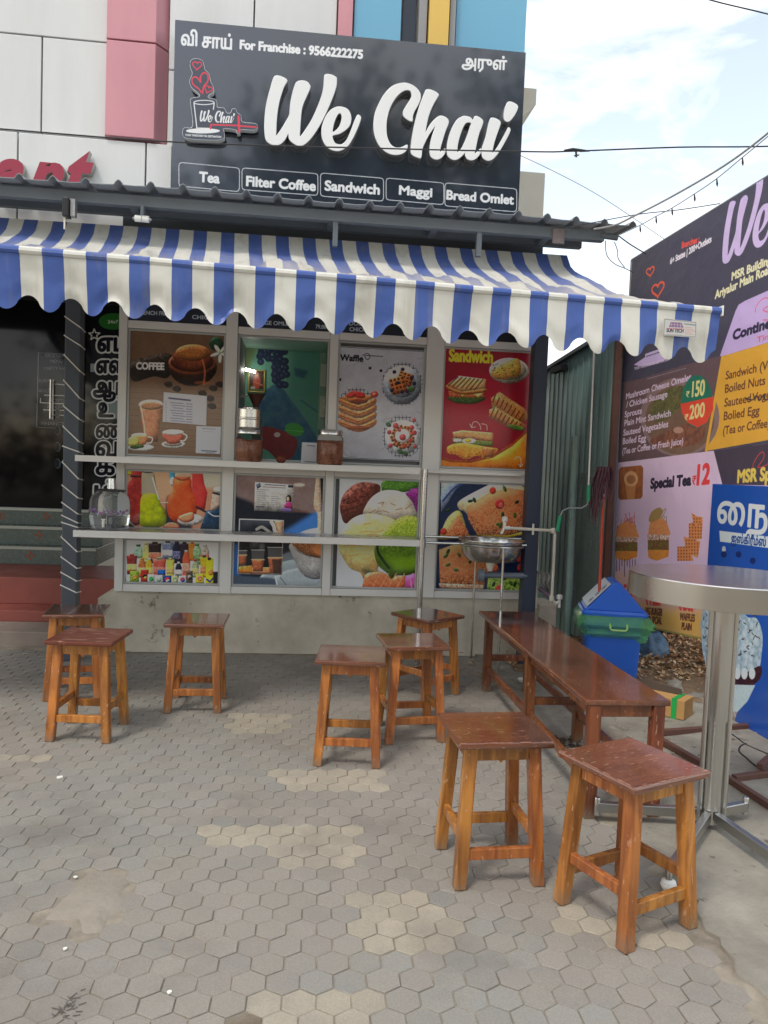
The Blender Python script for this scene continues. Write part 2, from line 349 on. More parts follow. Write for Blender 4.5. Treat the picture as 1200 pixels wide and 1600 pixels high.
# ------------------------------------------------------------------ traced brush lettering "We Chai"
def tr(pts, ox, oy, k): return [(ox + x / k, oy + y / k) for x, y in pts]
LET = {
 'W': ([tr([(205,130),(250,133),(300,155),(322,182),(290,240),(262,320),(240,400),(222,500),(212,600),(208,700),(209,758),(262,690),(310,610),(348,540),(355,480),(365,390),(385,300),(410,220),(430,192),(480,180),(530,192),(560,230),(558,265),(525,340),(490,420),(472,490),(462,600),(456,690),(457,766),(510,700),(580,590),(640,460),(685,340),(705,250),(712,160),(722,117),(780,118),(825,140),(838,160),(832,240),(800,340),(755,450),(690,590),(620,710),(550,800),(490,848),(430,850),(370,812),(345,775),(340,724),(300,790),(262,830),(215,848),(150,835),(105,790),(92,700),(92,600),(102,480),(125,360),(155,250),(180,165)],400,100,6.667)]),
 'e': ([tr([(880,452),(940,470),(975,510),(988,570),(975,640),(930,690),(865,730),(798,748),(800,790),(822,830),(860,845),(905,838),(950,790),(990,700),(1020,620),(1045,560),(1062,537),(1085,550),(1088,580),(1060,660),(1015,760),(960,850),(900,895),(840,908),(770,888),(720,840),(690,770),(685,690),(700,620),(730,550),(775,490),(830,458)],400,100,6.667),
        tr([(878,515),(895,545),(890,600),(868,660),(830,700),(796,718),(800,660),(820,590),(850,530)],400,100,6.667)]),
 'C': ([tr([(450,155),(520,165),(590,205),(640,265),(648,330),(625,400),(580,480),(558,540),(552,598),(500,580),(455,540),(450,490),(475,440),(525,360),(548,310),(540,255),(510,235),(460,240),(400,280),(340,350),(285,460),(255,580),(248,680),(258,780),(290,860),(340,905),(400,915),(450,900),(490,880),(498,900),(480,945),(430,980),(360,992),(280,975),(200,920),(145,840),(112,740),(105,640),(118,520),(160,410),(220,300),(300,210),(370,170)],570,110,7.5)]),
 'h': ([tr([(745,230),(810,250),(858,285),(850,315),(800,400),(760,490),(730,590),(705,740),(760,650),(820,580),(880,540),(940,555),(975,590),(970,640),(935,730),(905,830),(880,920),(882,965),(935,925),(940,950),(925,990),(880,1035),(830,1045),(780,1020),(762,970),(765,880),(790,770),(830,650),(760,740),(700,850),(668,930),(655,1025),(610,1020),(560,995),(540,960),(545,860),(570,700),(610,530),(650,400),(700,270),(715,240)],570,110,7.5)]),
 'a': ([tr([(420,468),(480,482),(515,515),(535,475),(560,470),(600,490),(630,525),(618,580),(590,650),(565,740),(545,840),(532,912),(562,890),(604,850),(608,880),(590,915),(550,960),(500,980),(450,965),(428,925),(425,885),(390,925),(340,965),(290,975),(240,950),(215,905),(215,800),(240,690),(280,590),(330,512),(380,478)],670,120,7.5),
        tr([(495,545),(440,540),(400,590),(365,680),(340,770),(326,870),(337,893),(380,850),(420,770),(455,680),(480,600)],670,120,7.5)]),
 'i': ([tr([(740,488),(800,505),(835,540),(820,600),(785,700),(755,800),(739,903),(790,850),(850,750),(905,650),(930,602),(950,620),(940,660),(900,740),(850,830),(790,920),(740,970),(690,985),(640,960),(622,920),(622,850),(640,790),(668,700),(690,600),(715,510)],670,120,7.5)]),
 'dot': ([tr([(930,302),(985,310),(1035,345),(1030,390),(1000,450),(950,515),(910,528),(882,500),(880,430),(900,350)],670,120,7.5)])}
# ------------------------------------------------------------------ main planes of the place
FO = gnd(600, 1023); F = Plane(FO, 6.3)                       # shop front (face of the plinth)
B = Plane(F.P(0, 0, -.12), 6.3)                               # upper facade of the building
SG = Plane(F.P(0, 0, .03), 5.5)                               # big sign
sgn_org = SG.uv(600, 200, .09)
def brush(keys, italic=0):                                    # the traced letters as contours in metres, baseline at 0
    cs = []
    for k in keys:
        for j, c in enumerate(LET[k]):
            q = np.array([SG.uv(x, y, .09) for x, y in smoothpoly(c, 3)])
            ar = np.sum(q[:, 0] * np.roll(q[:, 1], -1) - np.roll(q[:, 0], -1) * q[:, 1])
            if (ar > 0) == (j == 0): q = q[::-1]
            cs.append(q)
    b = np.concatenate(cs); cs = [c - (b[:, 0].min(), b[:, 1].min()) for c in cs]; return cs
WECHAI = brush(['W', 'e', 'C', 'h', 'a', 'i', 'dot']); WE = brush(['W', 'e'])

# common materials
ALU = mat('painted_aluminium', lin((232, 232, 228)), .36, .05, var=.3, vscale=3, col2=lin((206, 205, 198)), bump=.05, bscale=40)
STEEL = mat('brushed_steel', (.62, .62, .60), .25, 1, var=.12, vscale=1.5, col2=(.5, .5, .48), rvar=.06)
STEELD = mat('dull_steel', (.45, .45, .44), .34, 1, var=.35, vscale=6, rvar=.12)
CONC = mat('weathered_concrete', lin((214, 208, 190)), .85, var=.9, vscale=3.4, col2=lin((168, 162, 144)), bump=.6, bscale=26, spots=lin((84, 78, 66)), spot_scale=6, spot_lo=.62)
DARK = mat('dark_interior', (.02, .02, .022), .7)
NAVY = mat('dark_slate_paint', lin((78, 86, 96)), .45, var=.3, vscale=5, bump=.05)
ROPE = mat('white_cord', lin((225, 225, 220)), .6)
WIRE = mat('black_cable', (.025, .025, .03), .5)
PVC = mat('white_pvc', lin((226, 222, 205)), .35)
SHEET = mat('grey_roof_sheet', lin((150, 156, 160)), .5, .1, var=.4, vscale=2, col2=lin((122, 128, 134)), rvar=.1)
GALV = mat('grey_painted_tube', lin((118, 126, 132)), .5, .2, var=.3)
BRN = mat('brown_oxide_steel', lin((104, 72, 62)), .6, var=.5, vscale=12, bump=.2)

# ================================================================== GROUND
def in_poly(x, y, P):
    c = False; n = len(P)
    for i in range(n):
        x1, y1 = P[i][:2]; x2, y2 = P[(i + 1) % n][:2]
        if (y1 > y) != (y2 > y) and x < (x2 - x1) * (y - y1) / (y2 - y1) + x1: c = not c
    return c
mb = MB().add([(-300, -300, -.09), (300, -300, -.09), (300, 300, -.09), (-300, 300, -.09)], [(0, 1, 2, 3)])
part('ground', mb, mat('bare_earth', lin((140, 128, 108)), .95, var=.6, vscale=.6, bump=.3, bscale=8), kind='structure')
BND = [gnd(x, y) for x, y in [(745,1036),(800,1090),(850,1140),(893,1182),(945,1222),(985,1290),(1030,1345),(1085,1420),(1110,1468),(1160,1525),(1215,1578),(1290,1650)]]
by = np.array([p.y for p in BND][::-1]); bx = np.array([p.x for p in BND][::-1])
def xb(y): return float(np.interp(y, by, bx)) if y > by[0] else bx[0] + (by[0] - y) * .6
mb = MB().add([(-4.2, .2, -.0045), (3.0, .2, -.0045), (3.0, 5.9, -.0045), (-4.2, 5.9, -.0045)], [(0, 1, 2, 3)])
sand = mat('joint_sand', lin((158, 150, 134)), .95, var=.8, vscale=9, col2=lin((98, 92, 82)), bump=.6, bscale=90)
PAVE = part('pavement', mb, sand, kind='structure')
def paver_mat(name, attr):
    m = bpy.data.materials.new(name); m.use_nodes = True; t = m.node_tree; N = t.nodes; K = t.links.new; p = N['Principled BSDF']; p.inputs['Roughness'].default_value = .8
    geo = N.new('ShaderNodeNewGeometry')
    if attr: src = N.new('ShaderNodeAttribute'); src.attribute_name = 'tint'; col = src.outputs['Color']
    else: src = N.new('ShaderNodeObjectInfo'); col = src.outputs['Color']
    def noise(sc, det=6, rough=.6):
        n = N.new('ShaderNodeTexNoise'); n.inputs['Scale'].default_value = sc; n.inputs['Detail'].default_value = det; n.inputs['Roughness'].default_value = rough; K(geo.outputs['Position'], n.inputs['Vector']); return n.outputs['Fac']
    def rng(v, a, b, c, d):
        n = N.new('ShaderNodeMapRange'); n.inputs[1].default_value = a; n.inputs[2].default_value = b; n.inputs[3].default_value = c; n.inputs[4].default_value = d; K(v, n.inputs[0]); return n.outputs[0]
    def mixc(f, a, b, mode='MIX'):
        n = N.new('ShaderNodeMix'); n.data_type = 'RGBA'; n.blend_type = mode
        if isinstance(f, float): n.inputs['Factor'].default_value = f
        else: K(f, n.inputs['Factor'])
        for s_, v in (('A', a), ('B', b)):
            if isinstance(v, tuple): n.inputs[s_].default_value = v
            else: K(v, n.inputs[s_])
        return n.outputs['Result']
    c = mixc(rng(noise(5, 8, .7), .38, .62, 0, .62), col, (*lin((146, 141, 129)), 1))          # dust
    c = mixc(rng(noise(1.3, 7), .52, .68, 0, .42), c, (*lin((86, 83, 77)), 1))            # old spill stains
    c = mixc(rng(noise(160, 3), .35, .65, .25, 0), c, (*lin((88, 84, 76)), 1))           # aggregate speckle
    K(c, p.inputs['Base Color']); bp = N.new('ShaderNodeBump'); bp.inputs['Strength'].default_value = .35; bp.inputs['Distance'].default_value = .003; K(noise(120, 6), bp.inputs['Height']); K(bp.outputs[0], p.inputs['Normal'])
    return m
HW = .0927; HA = R(5); HR = HW / math.sqrt(3)
ORG = Vector((-.352, 1.851)); eU = Vector((math.cos(HA), math.sin(HA))); eV = Vector((-math.sin(HA), math.cos(HA)))
beige = [[(316,1284),(552,1288),(556,1348),(430,1352),(428,1325),(318,1322)],[(540,1388),(650,1392),(712,1450),(706,1487),(552,1484)],[(385,1545),(592,1548),(575,1602),(420,1602)],[(430,1205),(604,1207),(602,1236),(450,1238)],[(358,1114),(452,1118),(452,1150),(362,1146)],[(880,1420),(1000,1428),(1060,1452),(1140,1440),(1135,1482),(1040,1485),(880,1460)],[(930,1255),(1000,1262),(1010,1300),(950,1290)],[(0,1175),(85,1178),(83,1192),(0,1190)]]
beige = [[tuple(gnd(*q)) for q in p] for p in beige]
patch = [tuple(gnd(*q)) for q in [(100,1392),(130,1360),(165,1352),(215,1368),(200,1385),(196,1420),(170,1440),(160,1462),(125,1462),(118,1440),(58,1438)]]
def hexmesh(cx=0, cy=0, z=0, s=1.0, tilt=(0, 0)):
    vs = []; fs = []; jt = [random.uniform(.975, 1.015) for _ in range(6)]
    for rr, zz in ((.925, 0), (.968, -.0022), (.974, -.02)):
        for k in range(6):
            t = HA + math.pi / 6 + k * math.pi / 3; x = HR * rr * s * jt[k] * math.cos(t); y = HR * rr * s * jt[k] * math.sin(t); vs.append((cx + x, cy + y, z + zz + x * tilt[0] + y * tilt[1]))
    fs.append(tuple(range(6)))
    for a in (0, 6):
        for k in range(6): l = (k + 1) % 6; fs.append((a + 6 + k, a + 6 + l, a + l, a + k))
    return vs, fs
cells = []
for r in range(-14, 52):
    for i in range(-48, 34):
        off = .5 if r % 2 else 0; p = ORG + eU * ((i + .5 + off) * HW) + eV * (r * HW * .866)
        if p.y > 5.74 + p.x * .11 or p.x < -3.6 or p.y < .9: continue
        if p.x + HW * .45 > xb(p.y) + .02 * math.sin(p.y * 19): continue
        if in_poly(p.x, p.y, patch): continue
        cells.append((p.x, p.y))
lowf = fnoise(70, 70, 6, 21)
def tint(x, y):
    if any(in_poly(x, y, P) for P in beige): b = (168, 160, 142)
    else:
        k = lowf[int((y + 1) * 8) % 70, int((x + 5) * 8) % 70] + random.uniform(-.11, .11)
        b = (138, 138, 132) if k < .44 else ((140, 137, 130) if k < .54 else (144, 139, 131))
    j = random.uniform(.96, 1.04); c = lin(tuple(v * j for v in b))
    if abs(x - DK.x) < HW * .5 and abs(y - DK.y) < HW * .45: c = lin((104, 92, 72))
    return c
DK = gnd(380, 1590)
def inview(x, y):
    v = CAM.matrix_world.inverted() @ Vector((x, y, 0)); return v.z < 0 and abs(v.x / -v.z) * FPX < 612 and abs(v.y / -v.z) * FPX < 812
cells.sort(key=lambda c: (0 if inview(*c) else 1, c[0] ** 2 + c[1] ** 2))
PM1, PM2 = paver_mat('paver_cement', False), paver_mat('paver_cement_far', True)
HMS = []
for _ in range(9): vs, fs = hexmesh(); hm = bpy.data.meshes.new('paver'); hm.from_pydata(vs, [], fs); hm.materials.append(PM1); HMS.append(hm)
for x, y in cells[:300]:
    o = bpy.data.objects.new('paver', random.choice(HMS)); COL.objects.link(o); o.location = (x, y, random.uniform(-.0022, .0012)); o.rotation_euler = (random.gauss(0, .013), random.gauss(0, .013), random.gauss(0, .014)); o.color = (*tint(x, y), 1); o.parent = PAVE
mb = MB(); tv = []
for x, y in cells[300:]:
    v, f = hexmesh(x, y, random.uniform(-.0022, .0012), 1, (random.gauss(0, .008), random.gauss(0, .008))); mb.add(v, f); tv += [(*tint(x, y), 1)] * len(v)
o = part('pavers', mb, PM2, PAVE, kind='stuff'); ca = o.data.color_attributes.new('tint', 'FLOAT_COLOR', 'POINT'); ca.data.foreach_set('color', np.array(tv, np.float32).ravel())
# cement patch poured over missing pavers
pp = smoothpoly([p[:2] for p in patch], 3); mb = MB(); n = len(pp); cx, cy = pp.mean(0)
vs = [(cx, cy, .003)]
for k, s_ in ((0, .72), (1, .97)):
    for x, y in pp: j = 1 + random.uniform(-.05, .05); vs.append((cx + (x - cx) * s_ * j, cy + (y - cy) * s_ * j, (.002 if k == 0 else -.011) + random.uniform(-.001, .0015)))
fs = [(0, 1 + i, 1 + (i + 1) % n) for i in range(n)] + [(1 + i, 1 + n + i, 1 + n + (i + 1) % n, 1 + (i + 1) % n) for i in range(n)]
mb.add(vs, fs); CEM = mat('rough_cement', lin((150, 144, 131)), .92, var=.55, vscale=7, col2=lin((120, 114, 102)), bump=.9, bscale=45, spots=lin((196, 186, 166)), spot_scale=30, spot_lo=.68)
part('cement_patch', mb, CEM, PAVE, smooth=60)
# rough concrete strip on the right
cs = [];NX = 90
ys = np.concatenate([np.arange(.3, 6.4, .035), np.arange(6.4, 9.5, .3)])
nn = fnoise(420, 420, 40, 31, 6)
for y in ys:
    x0 = xb(y) + .015 * math.sin(y * 23) + .012 * math.sin(y * 61) + random.uniform(-.006, .006) + .004
    for k in range(NX):
        t = k / (NX - 1); x = x0 + (t ** 1.5) * 3.6; h = nn[int(y * 34) % 420, int((x + 2) * 60) % 420]
        rough = 1 if y > 3.2 and x < 2.6 else .45
        z = .004 + (h - .45) * .045 * rough + random.uniform(-.0012, .0012)
        if k == 0: z = -.012
        cs.append((x, y, z))
fs = [(j * NX + k, j * NX + k + 1, (j + 1) * NX + k + 1, (j + 1) * NX + k) for j in range(len(ys) - 1) for k in range(NX - 1)]
CS = mat('cement_screed', lin((158, 154, 142)), .9, var=.9, vscale=3.4, col2=lin((112, 108, 98)), bump=.9, bscale=60, spots=lin((92, 86, 76)), spot_scale=13, spot_lo=.60)
part('concrete_strip', MB().add(cs, fs), CS, smooth=80, kind='structure')

# ================================================================== BUILDING SHELL
u = lambda x, y, n=0, pl=F: pl.uv(x, y, n)[0]
v_ = lambda x, y, n=0, pl=F: pl.uv(x, y, n)[1]
UBR = u(822, 60, 0, B)                                # right corner of the upper building
bld = empty('commercial_building', B.P(-1, 0, -1), R(6.3), label='pale panelled building with pink, yellow and blue strips rising behind the sign', cat='building')
CLW = mat('white_cladding', lin((218, 222, 222)), .35, var=.45, vscale=1.0, stretch=(2.5, 2.5, .5), col2=lin((182, 186, 184)), rvar=.08)
CLP = mat('pink_cladding', lin((208, 150, 158)), .4, var=.55, vscale=1.4, stretch=(2, 2, .6), col2=lin((186, 128, 144)), rvar=.08)
CLB = mat('light_blue_glazing', lin((112, 176, 206)), .18, var=.3, vscale=.7, col2=lin((96, 160, 196)), coat=.3)
CLY = mat('yellow_cladding', lin((222, 188, 98)), .4, var=.2, vscale=1.5)
CLG = mat('grey_cladding', lin((150, 152, 154)), .4, .2, var=.2)
# mass of the building, above the shop and around the entrance
mb = MB().pbox(B, -9, UBR - .02, 3.0, 12, -6, -.06)
part('wall', mb, mat('plaster_wall', lin((196, 194, 184)), .8, var=.3, vscale=1), bld)
def clad(name, m, x0, x1, v0, v1, n0=-.055, n1=0.0, y=120, gap=.006):
    ua = x0 if isinstance(x0, float) else u(x0, y, 0, B); ub = x1 if isinstance(x1, float) else u(x1, y, 0, B)
    return part(name, MB().pbox(B, ua + gap, ub - gap, v0 + gap, v1 - gap, n0, n1), m, bld, bev=.003)
vj = v_(120, 62, 0, B); vm = v_(120, 213, 0, B)       # horizontal joints
top = 9.0
for x0, x1, m in ((-8.0, -5.2, CLW), (-5.2, -3.9, CLW)):
    for a, b in ((vm, vj), (vj, 5.9), (5.9, top)): clad('cladding_panel', m, x0, x1, a, b)
ua, ub, uc, ud = -3.9, u(65, 130, 0, B), u(167, 130, 0, B), u(262, 130, 0, B)
for a, b in ((vm, vj), (vj, 5.9), (5.9, top)):
    if a == vm: clad('cladding_panel', CLW, ua, ub, a, b); clad('cladding_panel', CLW, ub, uc, a, b)
    else: clad('cladding_panel', CLW, ua, uc, a, b)
    # projecting pink pilaster with a chamfered right side
    g = .006; P0 = [B.P(uc + g, a + g, -.05), B.P(uc + g, a + g, .055), B.P(ud - .08, a + g, .055), B.P(ud - g, a + g, -.05)]
    part('pink_pilaster_panel', MB().prism(P0, Vector((0, 0, b - a - 2 * g))), CLP, bld, bev=.003)
ue, uf, ug, uh, ui, uj, uk = [u(x, 30, 0, B) for x in (397, 527, 552, 628, 652, 667, 700)]
ul = u(711, 40, 0, B)
vj2 = v_(266, 109, 0, B)
for a, b in ((3.0, vj2), (vj2, 5.9), (5.9, top)):
    clad('cladding_panel', CLW, ud, ue, a, b); clad('cladding_panel', CLW, ue, uf, a, b)
    clad('pink_strip_panel', CLP, uf, ug, a, b, -.055, .03)
    clad('blue_panel', CLB, ug, uh, a, b); clad('dark_window_strip', mat('dark_glass', (.02, .03, .05), .08), uh, ui, a, b, -.055, -.03)
    clad('grey_mullion_panel', CLG, ui, uj, a, b, -.055, .05); clad('yellow_strip_panel', CLY, uj, uk, a, b, -.055, .09); clad('grey_mullion_panel', CLG, uk, ul, a, b, -.055, .05)
    clad('blue_panel', CLB, ul, UBR, a, b)
# fascia band below the white panels (behind the red letters)
un = u(30, 240, 0, B); uo = u(229, 255, 0, B)
for a, b in ((-8.0, -5.4), (-5.4, un), (un, uo), (uo, ud + .05)): clad('fascia_panel', CLW, a, b, 3.05, vm - .012, -.055, .03)
# ledge and parapet box on the side of the building
a0, a1 = u(815, 150, -1.2, B), u(838, 150, -1.2, B)
mb = MB().pbox(B, a0 - .6, a1, v_(830, 163, -1.2, B), v_(830, 138, -1.2, B), -2.0, -1.2)
pts = [B.P(a0 - .6, v_(830, 163, -1.2, B), -1.2), B.P(a1, v_(830, 163, -1.2, B), -1.2), B.P(a0 - .05, v_(818, 195, -1.2, B), -1.2), B.P(a0 - .6, v_(818, 195, -1.2, B), -1.2)]
mb.prism(pts, B.N * -.8); PLA = mat('cream_plaster', lin((205, 202, 190)), .85, var=.3, vscale=2)
part('ledge', mb, PLA, bld)
a0, a1 = u(812, 300, -1.0, B), u(851, 300, -1.0, B)
part('parapet_box', MB().pbox(B, a0 - .8, a1, 2.6, v_(830, 268, -1.0, B), -1.8, -1.0), PLA, bld, bev=.01)
# red letters of the restaurant sign ("...ant")
def font_mesh(name, s, pl, x0, y0, x1, y1, h, n, depth, m, parent, bold=0.0, shear=0.0, label=None, capref=None, side=None):
    cu = bpy.data.curves.new('tmp', 'FONT'); cu.body = s; cu.extrude = 1.0; cu.offset = bold; cu.shear = shear; cu.resolution_u = 4
    ob = bpy.data.objects.new('tmp', cu); COL.objects.link(ob); dg = bpy.context.evaluated_depsgraph_get(); me = bpy.data.meshes.new_from_object(ob.evaluated_get(dg))
    bpy.data.objects.remove(ob); bpy.data.curves.remove(cu)
    V = np.array([q.co[:] for q in me.vertices]); mn = V[:, 0].min(); w = V[:, 0].max() - mn; a = np.array(pl.uv(x0, y0, n)); b = np.array(pl.uv(x1, y1, n)); hh = pl.uv(x0, y0 - h, n)[1] - a[1]; ref = capref or V[:, 1].max()
    base = WM[parent.name].inverted()
    for q in me.vertices:
        t = (q.co.x - mn) / w; uu = a[0] + (b[0] - a[0]) * t; vv = a[1] + (b[1] - a[1]) * t + q.co.y / ref * hh
        q.co = base @ pl.P(uu, vv, n - depth * (.5 - q.co.z / 2))
    me.materials.clear(); me.materials.append(m); o = bpy.data.objects.new(name, me)
    if side:
        me.materials.append(side)
        for f in me.polygons: f.material_index = 0 if abs((WM[parent.name].to_3x3() @ f.normal).dot(pl.N)) > .6 else 1
    COL.objects.link(o); o.parent = parent; WM[o.name] = WM[parent.name]; me.update(); return o
RED = mat('red_acrylic', lin((154, 56, 76)), .35, var=.15, vscale=3)
rs = empty('restaurant_letters', B.P(-2.3, 3.3, .03), R(6.3), label='raised red italic letters ending in ant above the grey roof', cat='sign')
sil = mat('silver_return', lin((168, 168, 162)), .5, .3)
font_mesh('letter', 'a', B, -12, 292, 38, 298, 48, .10, .06, RED, rs, .05, .35, side=sil)
font_mesh('letter', 'n', B, 44, 296, 100, 301, 46, .10, .06, RED, rs, .05, .35, side=sil)
font_mesh('letter', 't', B, 104, 301, 146, 304, 68, .10, .06, RED, rs, .05, .35, side=sil)

# ================================================================== ENTRANCE: door wall and steps on the left
ent = empty('entrance_steps', F.P(-2.6, 0, -.3), R(6.3), label='red painted and grey granite steps with flower motifs left of the shop', cat='steps')
UL = -5.0
RP = mat('red_oxide_paint', lin((150, 84, 74)), .5, var=.45, vscale=4, col2=lin((112, 62, 56)), rvar=.1, bump=.08, bscale=20)
GRAN = mat('polished_granite', lin((112, 124, 118)), .25, var=.7, vscale=40, col2=lin((66, 78, 74)), rvar=.05)
def dep(y_px, z, x=60):    # plane offset n whose surface at height z shows at photo row y_px
    p = gnd(x, y_px, z); return (p - F.O).dot(F.N)
levels = [(1008, .0, .10, mat('kerb_cement', lin((150, 138, 128)), .8, var=.5, vscale=6)), (None, 0, 0, 0)]
ur = u(152, 1000); ur2 = u(176, 890, -1.2)
n0 = dep(1008, 0); z1 = .10
n1 = dep(972, .10); n2 = dep(944, .19); n3 = dep(882, .41)
part('kerb_step', MB().pbox(F, UL, ur, -.05, .10, n3, n0), levels[0][3], ent, bev=.008)
part('red_step', MB().pbox(F, UL, ur - .003, .10, .19, n3, n1), RP, ent, bev=.006)
part('red_step', MB().pbox(F, UL, ur - .006, .19, .41, n3, n2), RP, ent, bev=.006)
zs = [.41, .57, .74, .90]; nn_ = [n3, n3 - .22, n3 - .46]; ug_ = [u(150, 870, n3), u(160, 835, n3 - .22), u(165, 805, n3 - .46)]
part('landing', MB().pbox(F, UL, u(200, 880, n3), .38, .4105, n3 - .02, n3 + .003), mat('dark_red_mat', lin((70, 44, 42)), .9), ent)
motif = mat('painted_flower', lin((168, 92, 52)), .6, var=.5, vscale=30, col2=lin((60, 40, 30)))
for i in range(3):
    st = part('granite_step', MB().pbox(F, UL, ug_[i], zs[i], zs[i + 1], nn_[i] - 1.0, nn_[i]), GRAN, ent, bev=.003)
    part('nosing', MB().pbox(F, UL, ug_[i], zs[i + 1] - .022, zs[i + 1] + .004, nn_[i] - .03, nn_[i] + .008), mat('nosing_metal', lin((170, 176, 168)), .35, .5), ent)
for (x, y, i) in ((73, 807, 2), (60, 836, 1), (47, 868, 0), (-30, 806, 2), (2, 806, 2)):
    uu, vv = F.uv(x, y, nn_[i] + .004); mb = MB()
    for k in range(4):
        t = k * math.pi / 2; r = .042; c = F.P(uu + r * .62 * math.cos(t), vv + r * .62 * math.sin(t), nn_[i] + .001)
        pts = [c + F.U * ((.018 if k % 2 == 0 else .011) * math.cos(a)) + F.V * ((.011 if k % 2 == 0 else .018) * math.sin(a)) for a in np.linspace(0, 2 * math.pi, 7)[:-1]]; mb.prism(pts, F.N * .0015)
    part('flower_motif', mb, motif, ent)
# glass entrance wall
nd = n3 - .62
dr = empty('entrance_glass_wall', F.P(-2.8, .9, nd), R(6.3), label='dark tinted glass entrance with Tamil lettering and stickers above the steps', cat='glass door')
D = Plane(F.P(0, 0, nd), 6.3)
cv, _ = canvas_px(D, 0, [(-40, 380), (210, 800)], 300, (7, 8, 11), 2.2)
cv.put([np.array([(0, 0), (cv.w, 0), (cv.w, cv.h), (0, cv.h)], float)], (7, 8, 11), tex=.7, tcell=60, col2=(4, 5, 7))
OUT = (168, 178, 190)
cv.line([(60, 551), (121, 554)], 1.0, (84, 94, 102)); cv.line([(60, 551), (57, 667)], 1.2, (104, 114, 120)); cv.line([(57, 667), (88, 669)], 1.0, (84, 94, 102))
for t_, y, x0, x1 in (('FOR BOOKING', 558, 70, 105), ('MENU', 567, 78, 98), ('PARTY HALL', 578, 69, 110), ('ROOMS', 597, 61, 82), ('ROOM', 613, 61, 82), ('HOSTEL', 628, 76, 106), ('RESTAURANT', 638, 74, 104), ('FINANCE', 664, 64, 100)):
    cv.text(t_, x0, y, x1, y, 5, (92, 100, 106), bold=.06)
for l in ([(83, 594), (82, 654)],): cv.line(l, 2.6, (196, 200, 202))
for l in ([(86, 600), (104, 601)], [(69, 617), (102, 618)], [(63, 629), (102, 631)], [(68, 640), (102, 641)], [(84, 648), (102, 649)]): cv.line(l, 1.6, (170, 176, 180))
cv.line([(104, 594), (102, 654)], 1.6, (176, 182, 186)); cv.line([(63, 629), (63, 622)], 1.5, (170, 176, 180))
for y in (645, 672, 698, 724): cv.ell(90, y, 5, 8, (70, 84, 90), a=.7); cv.ell(89, y, 3.6, 6.4, (20, 26, 32))
cv.poly([(142, 470), (196, 470), (196, 800), (142, 800)], (12, 15, 22), tex=.5, tcell=40, col2=(18, 26, 30))
cv.ell(176, 502, 22, 13, (36, 92, 40)); cv.text('24x7', 168, 505, 184, 505, 5, (170, 190, 170))
cv.poly([(141, 568), (152, 568), (152, 581), (141, 581)], (110, 122, 128)); cv.poly([(150, 632), (188, 620), (188, 655), (152, 655)], (140, 160, 160), blur=2, a=.7)
st5 = [(147 + (9 if k % 2 == 0 else 4) * math.sin(k * math.pi / 5), 523 - (9 if k % 2 == 0 else 4) * math.cos(k * math.pi / 5)) for k in range(10)]
cv.line(st5, 2.0, OUT, closed=True)
for s_, x0, x1, y, h in (('எம்', 153, 200, 548, 29), ('எஸ்', 151, 200, 582, 27), ('ஆர்', 146, 196, 616, 27), ('உ', 154, 176, 651, 22), ('ண', 150, 192, 683, 19), ('வ', 150, 182, 712, 22), ('க', 150, 178, 741, 22), ('ம்', 148, 180, 778, 28)):
    cv.text(s_, x0, y, x1, y, h, (10, 13, 24), bold=.10, outline=(OUT, .30))
cv.panel('glass_panel', cv.material('entrance_glass_print', .06, 0, 0, .35), thick=.012, parent=dr)
part('glass_panel', MB().pbox(D, -8, cv.u0 - .01, .9, 3.0, -.012, 0), mat('tinted_glass', (.008, .009, .012), .05, spec=.35), dr)
part('glass_panel', MB().pbox(D, cv.u1 + .01, 1.2, .4, 3.0, -.012, 0), MATS['tinted_glass'], dr)
for x in (127, -45): uu = D.uv(x, 640)[0]; part('door_frame', MB().pbox(D, uu - .03, uu + .03, .9, 3.0, -.03, .02), mat('black_frame', (.015, .015, .018), .4), dr)
part('transom', MB().pbox(D, -8, 1.2, 2.95, 3.0, -.03, .03), MATS['black_frame'], dr)
uu = D.uv(82, 620)[0]; part('pull_handle', MB().tube([D.P(uu, v_(82, 655, 0, D), .05), D.P(uu, v_(82, 594, 0, D), .05)], .011).tube([D.P(uu, v_(82, 650, 0, D), 0), D.P(uu, v_(82, 650, 0, D), .05)], .008).tube([D.P(uu, v_(82, 598, 0, D), 0), D.P(uu, v_(82, 598, 0, D), .05)], .008), STEEL, dr, smooth=True)
part('porch_soffit', MB().pbox(F, -8, u(186, 700) - .02, 2.98, 3.02, nd, -.13), mat('soffit', (.09, .09, .09), .8), bld)

# ================================================================== SHOP FRONT (kiosk)
ks = empty('tea_kiosk', F.P(0, 0, -.8), R(6.3), label='tea kiosk with pale aluminium frames and eight food posters', cat='kiosk')
zA = v_(372, 511); zB = v_(200, 513); zC = v_(352, 718); zD = v_(347, 738); zF = v_(346, 915); zG = v_(346, 926); zTop = 3.06
uL0, uL1 = u(186, 600), u(199, 600); uRR = u(838, 620)
cols = [(u(352, 600), u(370, 600)), (u(513, 620), u(526, 620)), (u(663, 620), u(690, 620))]
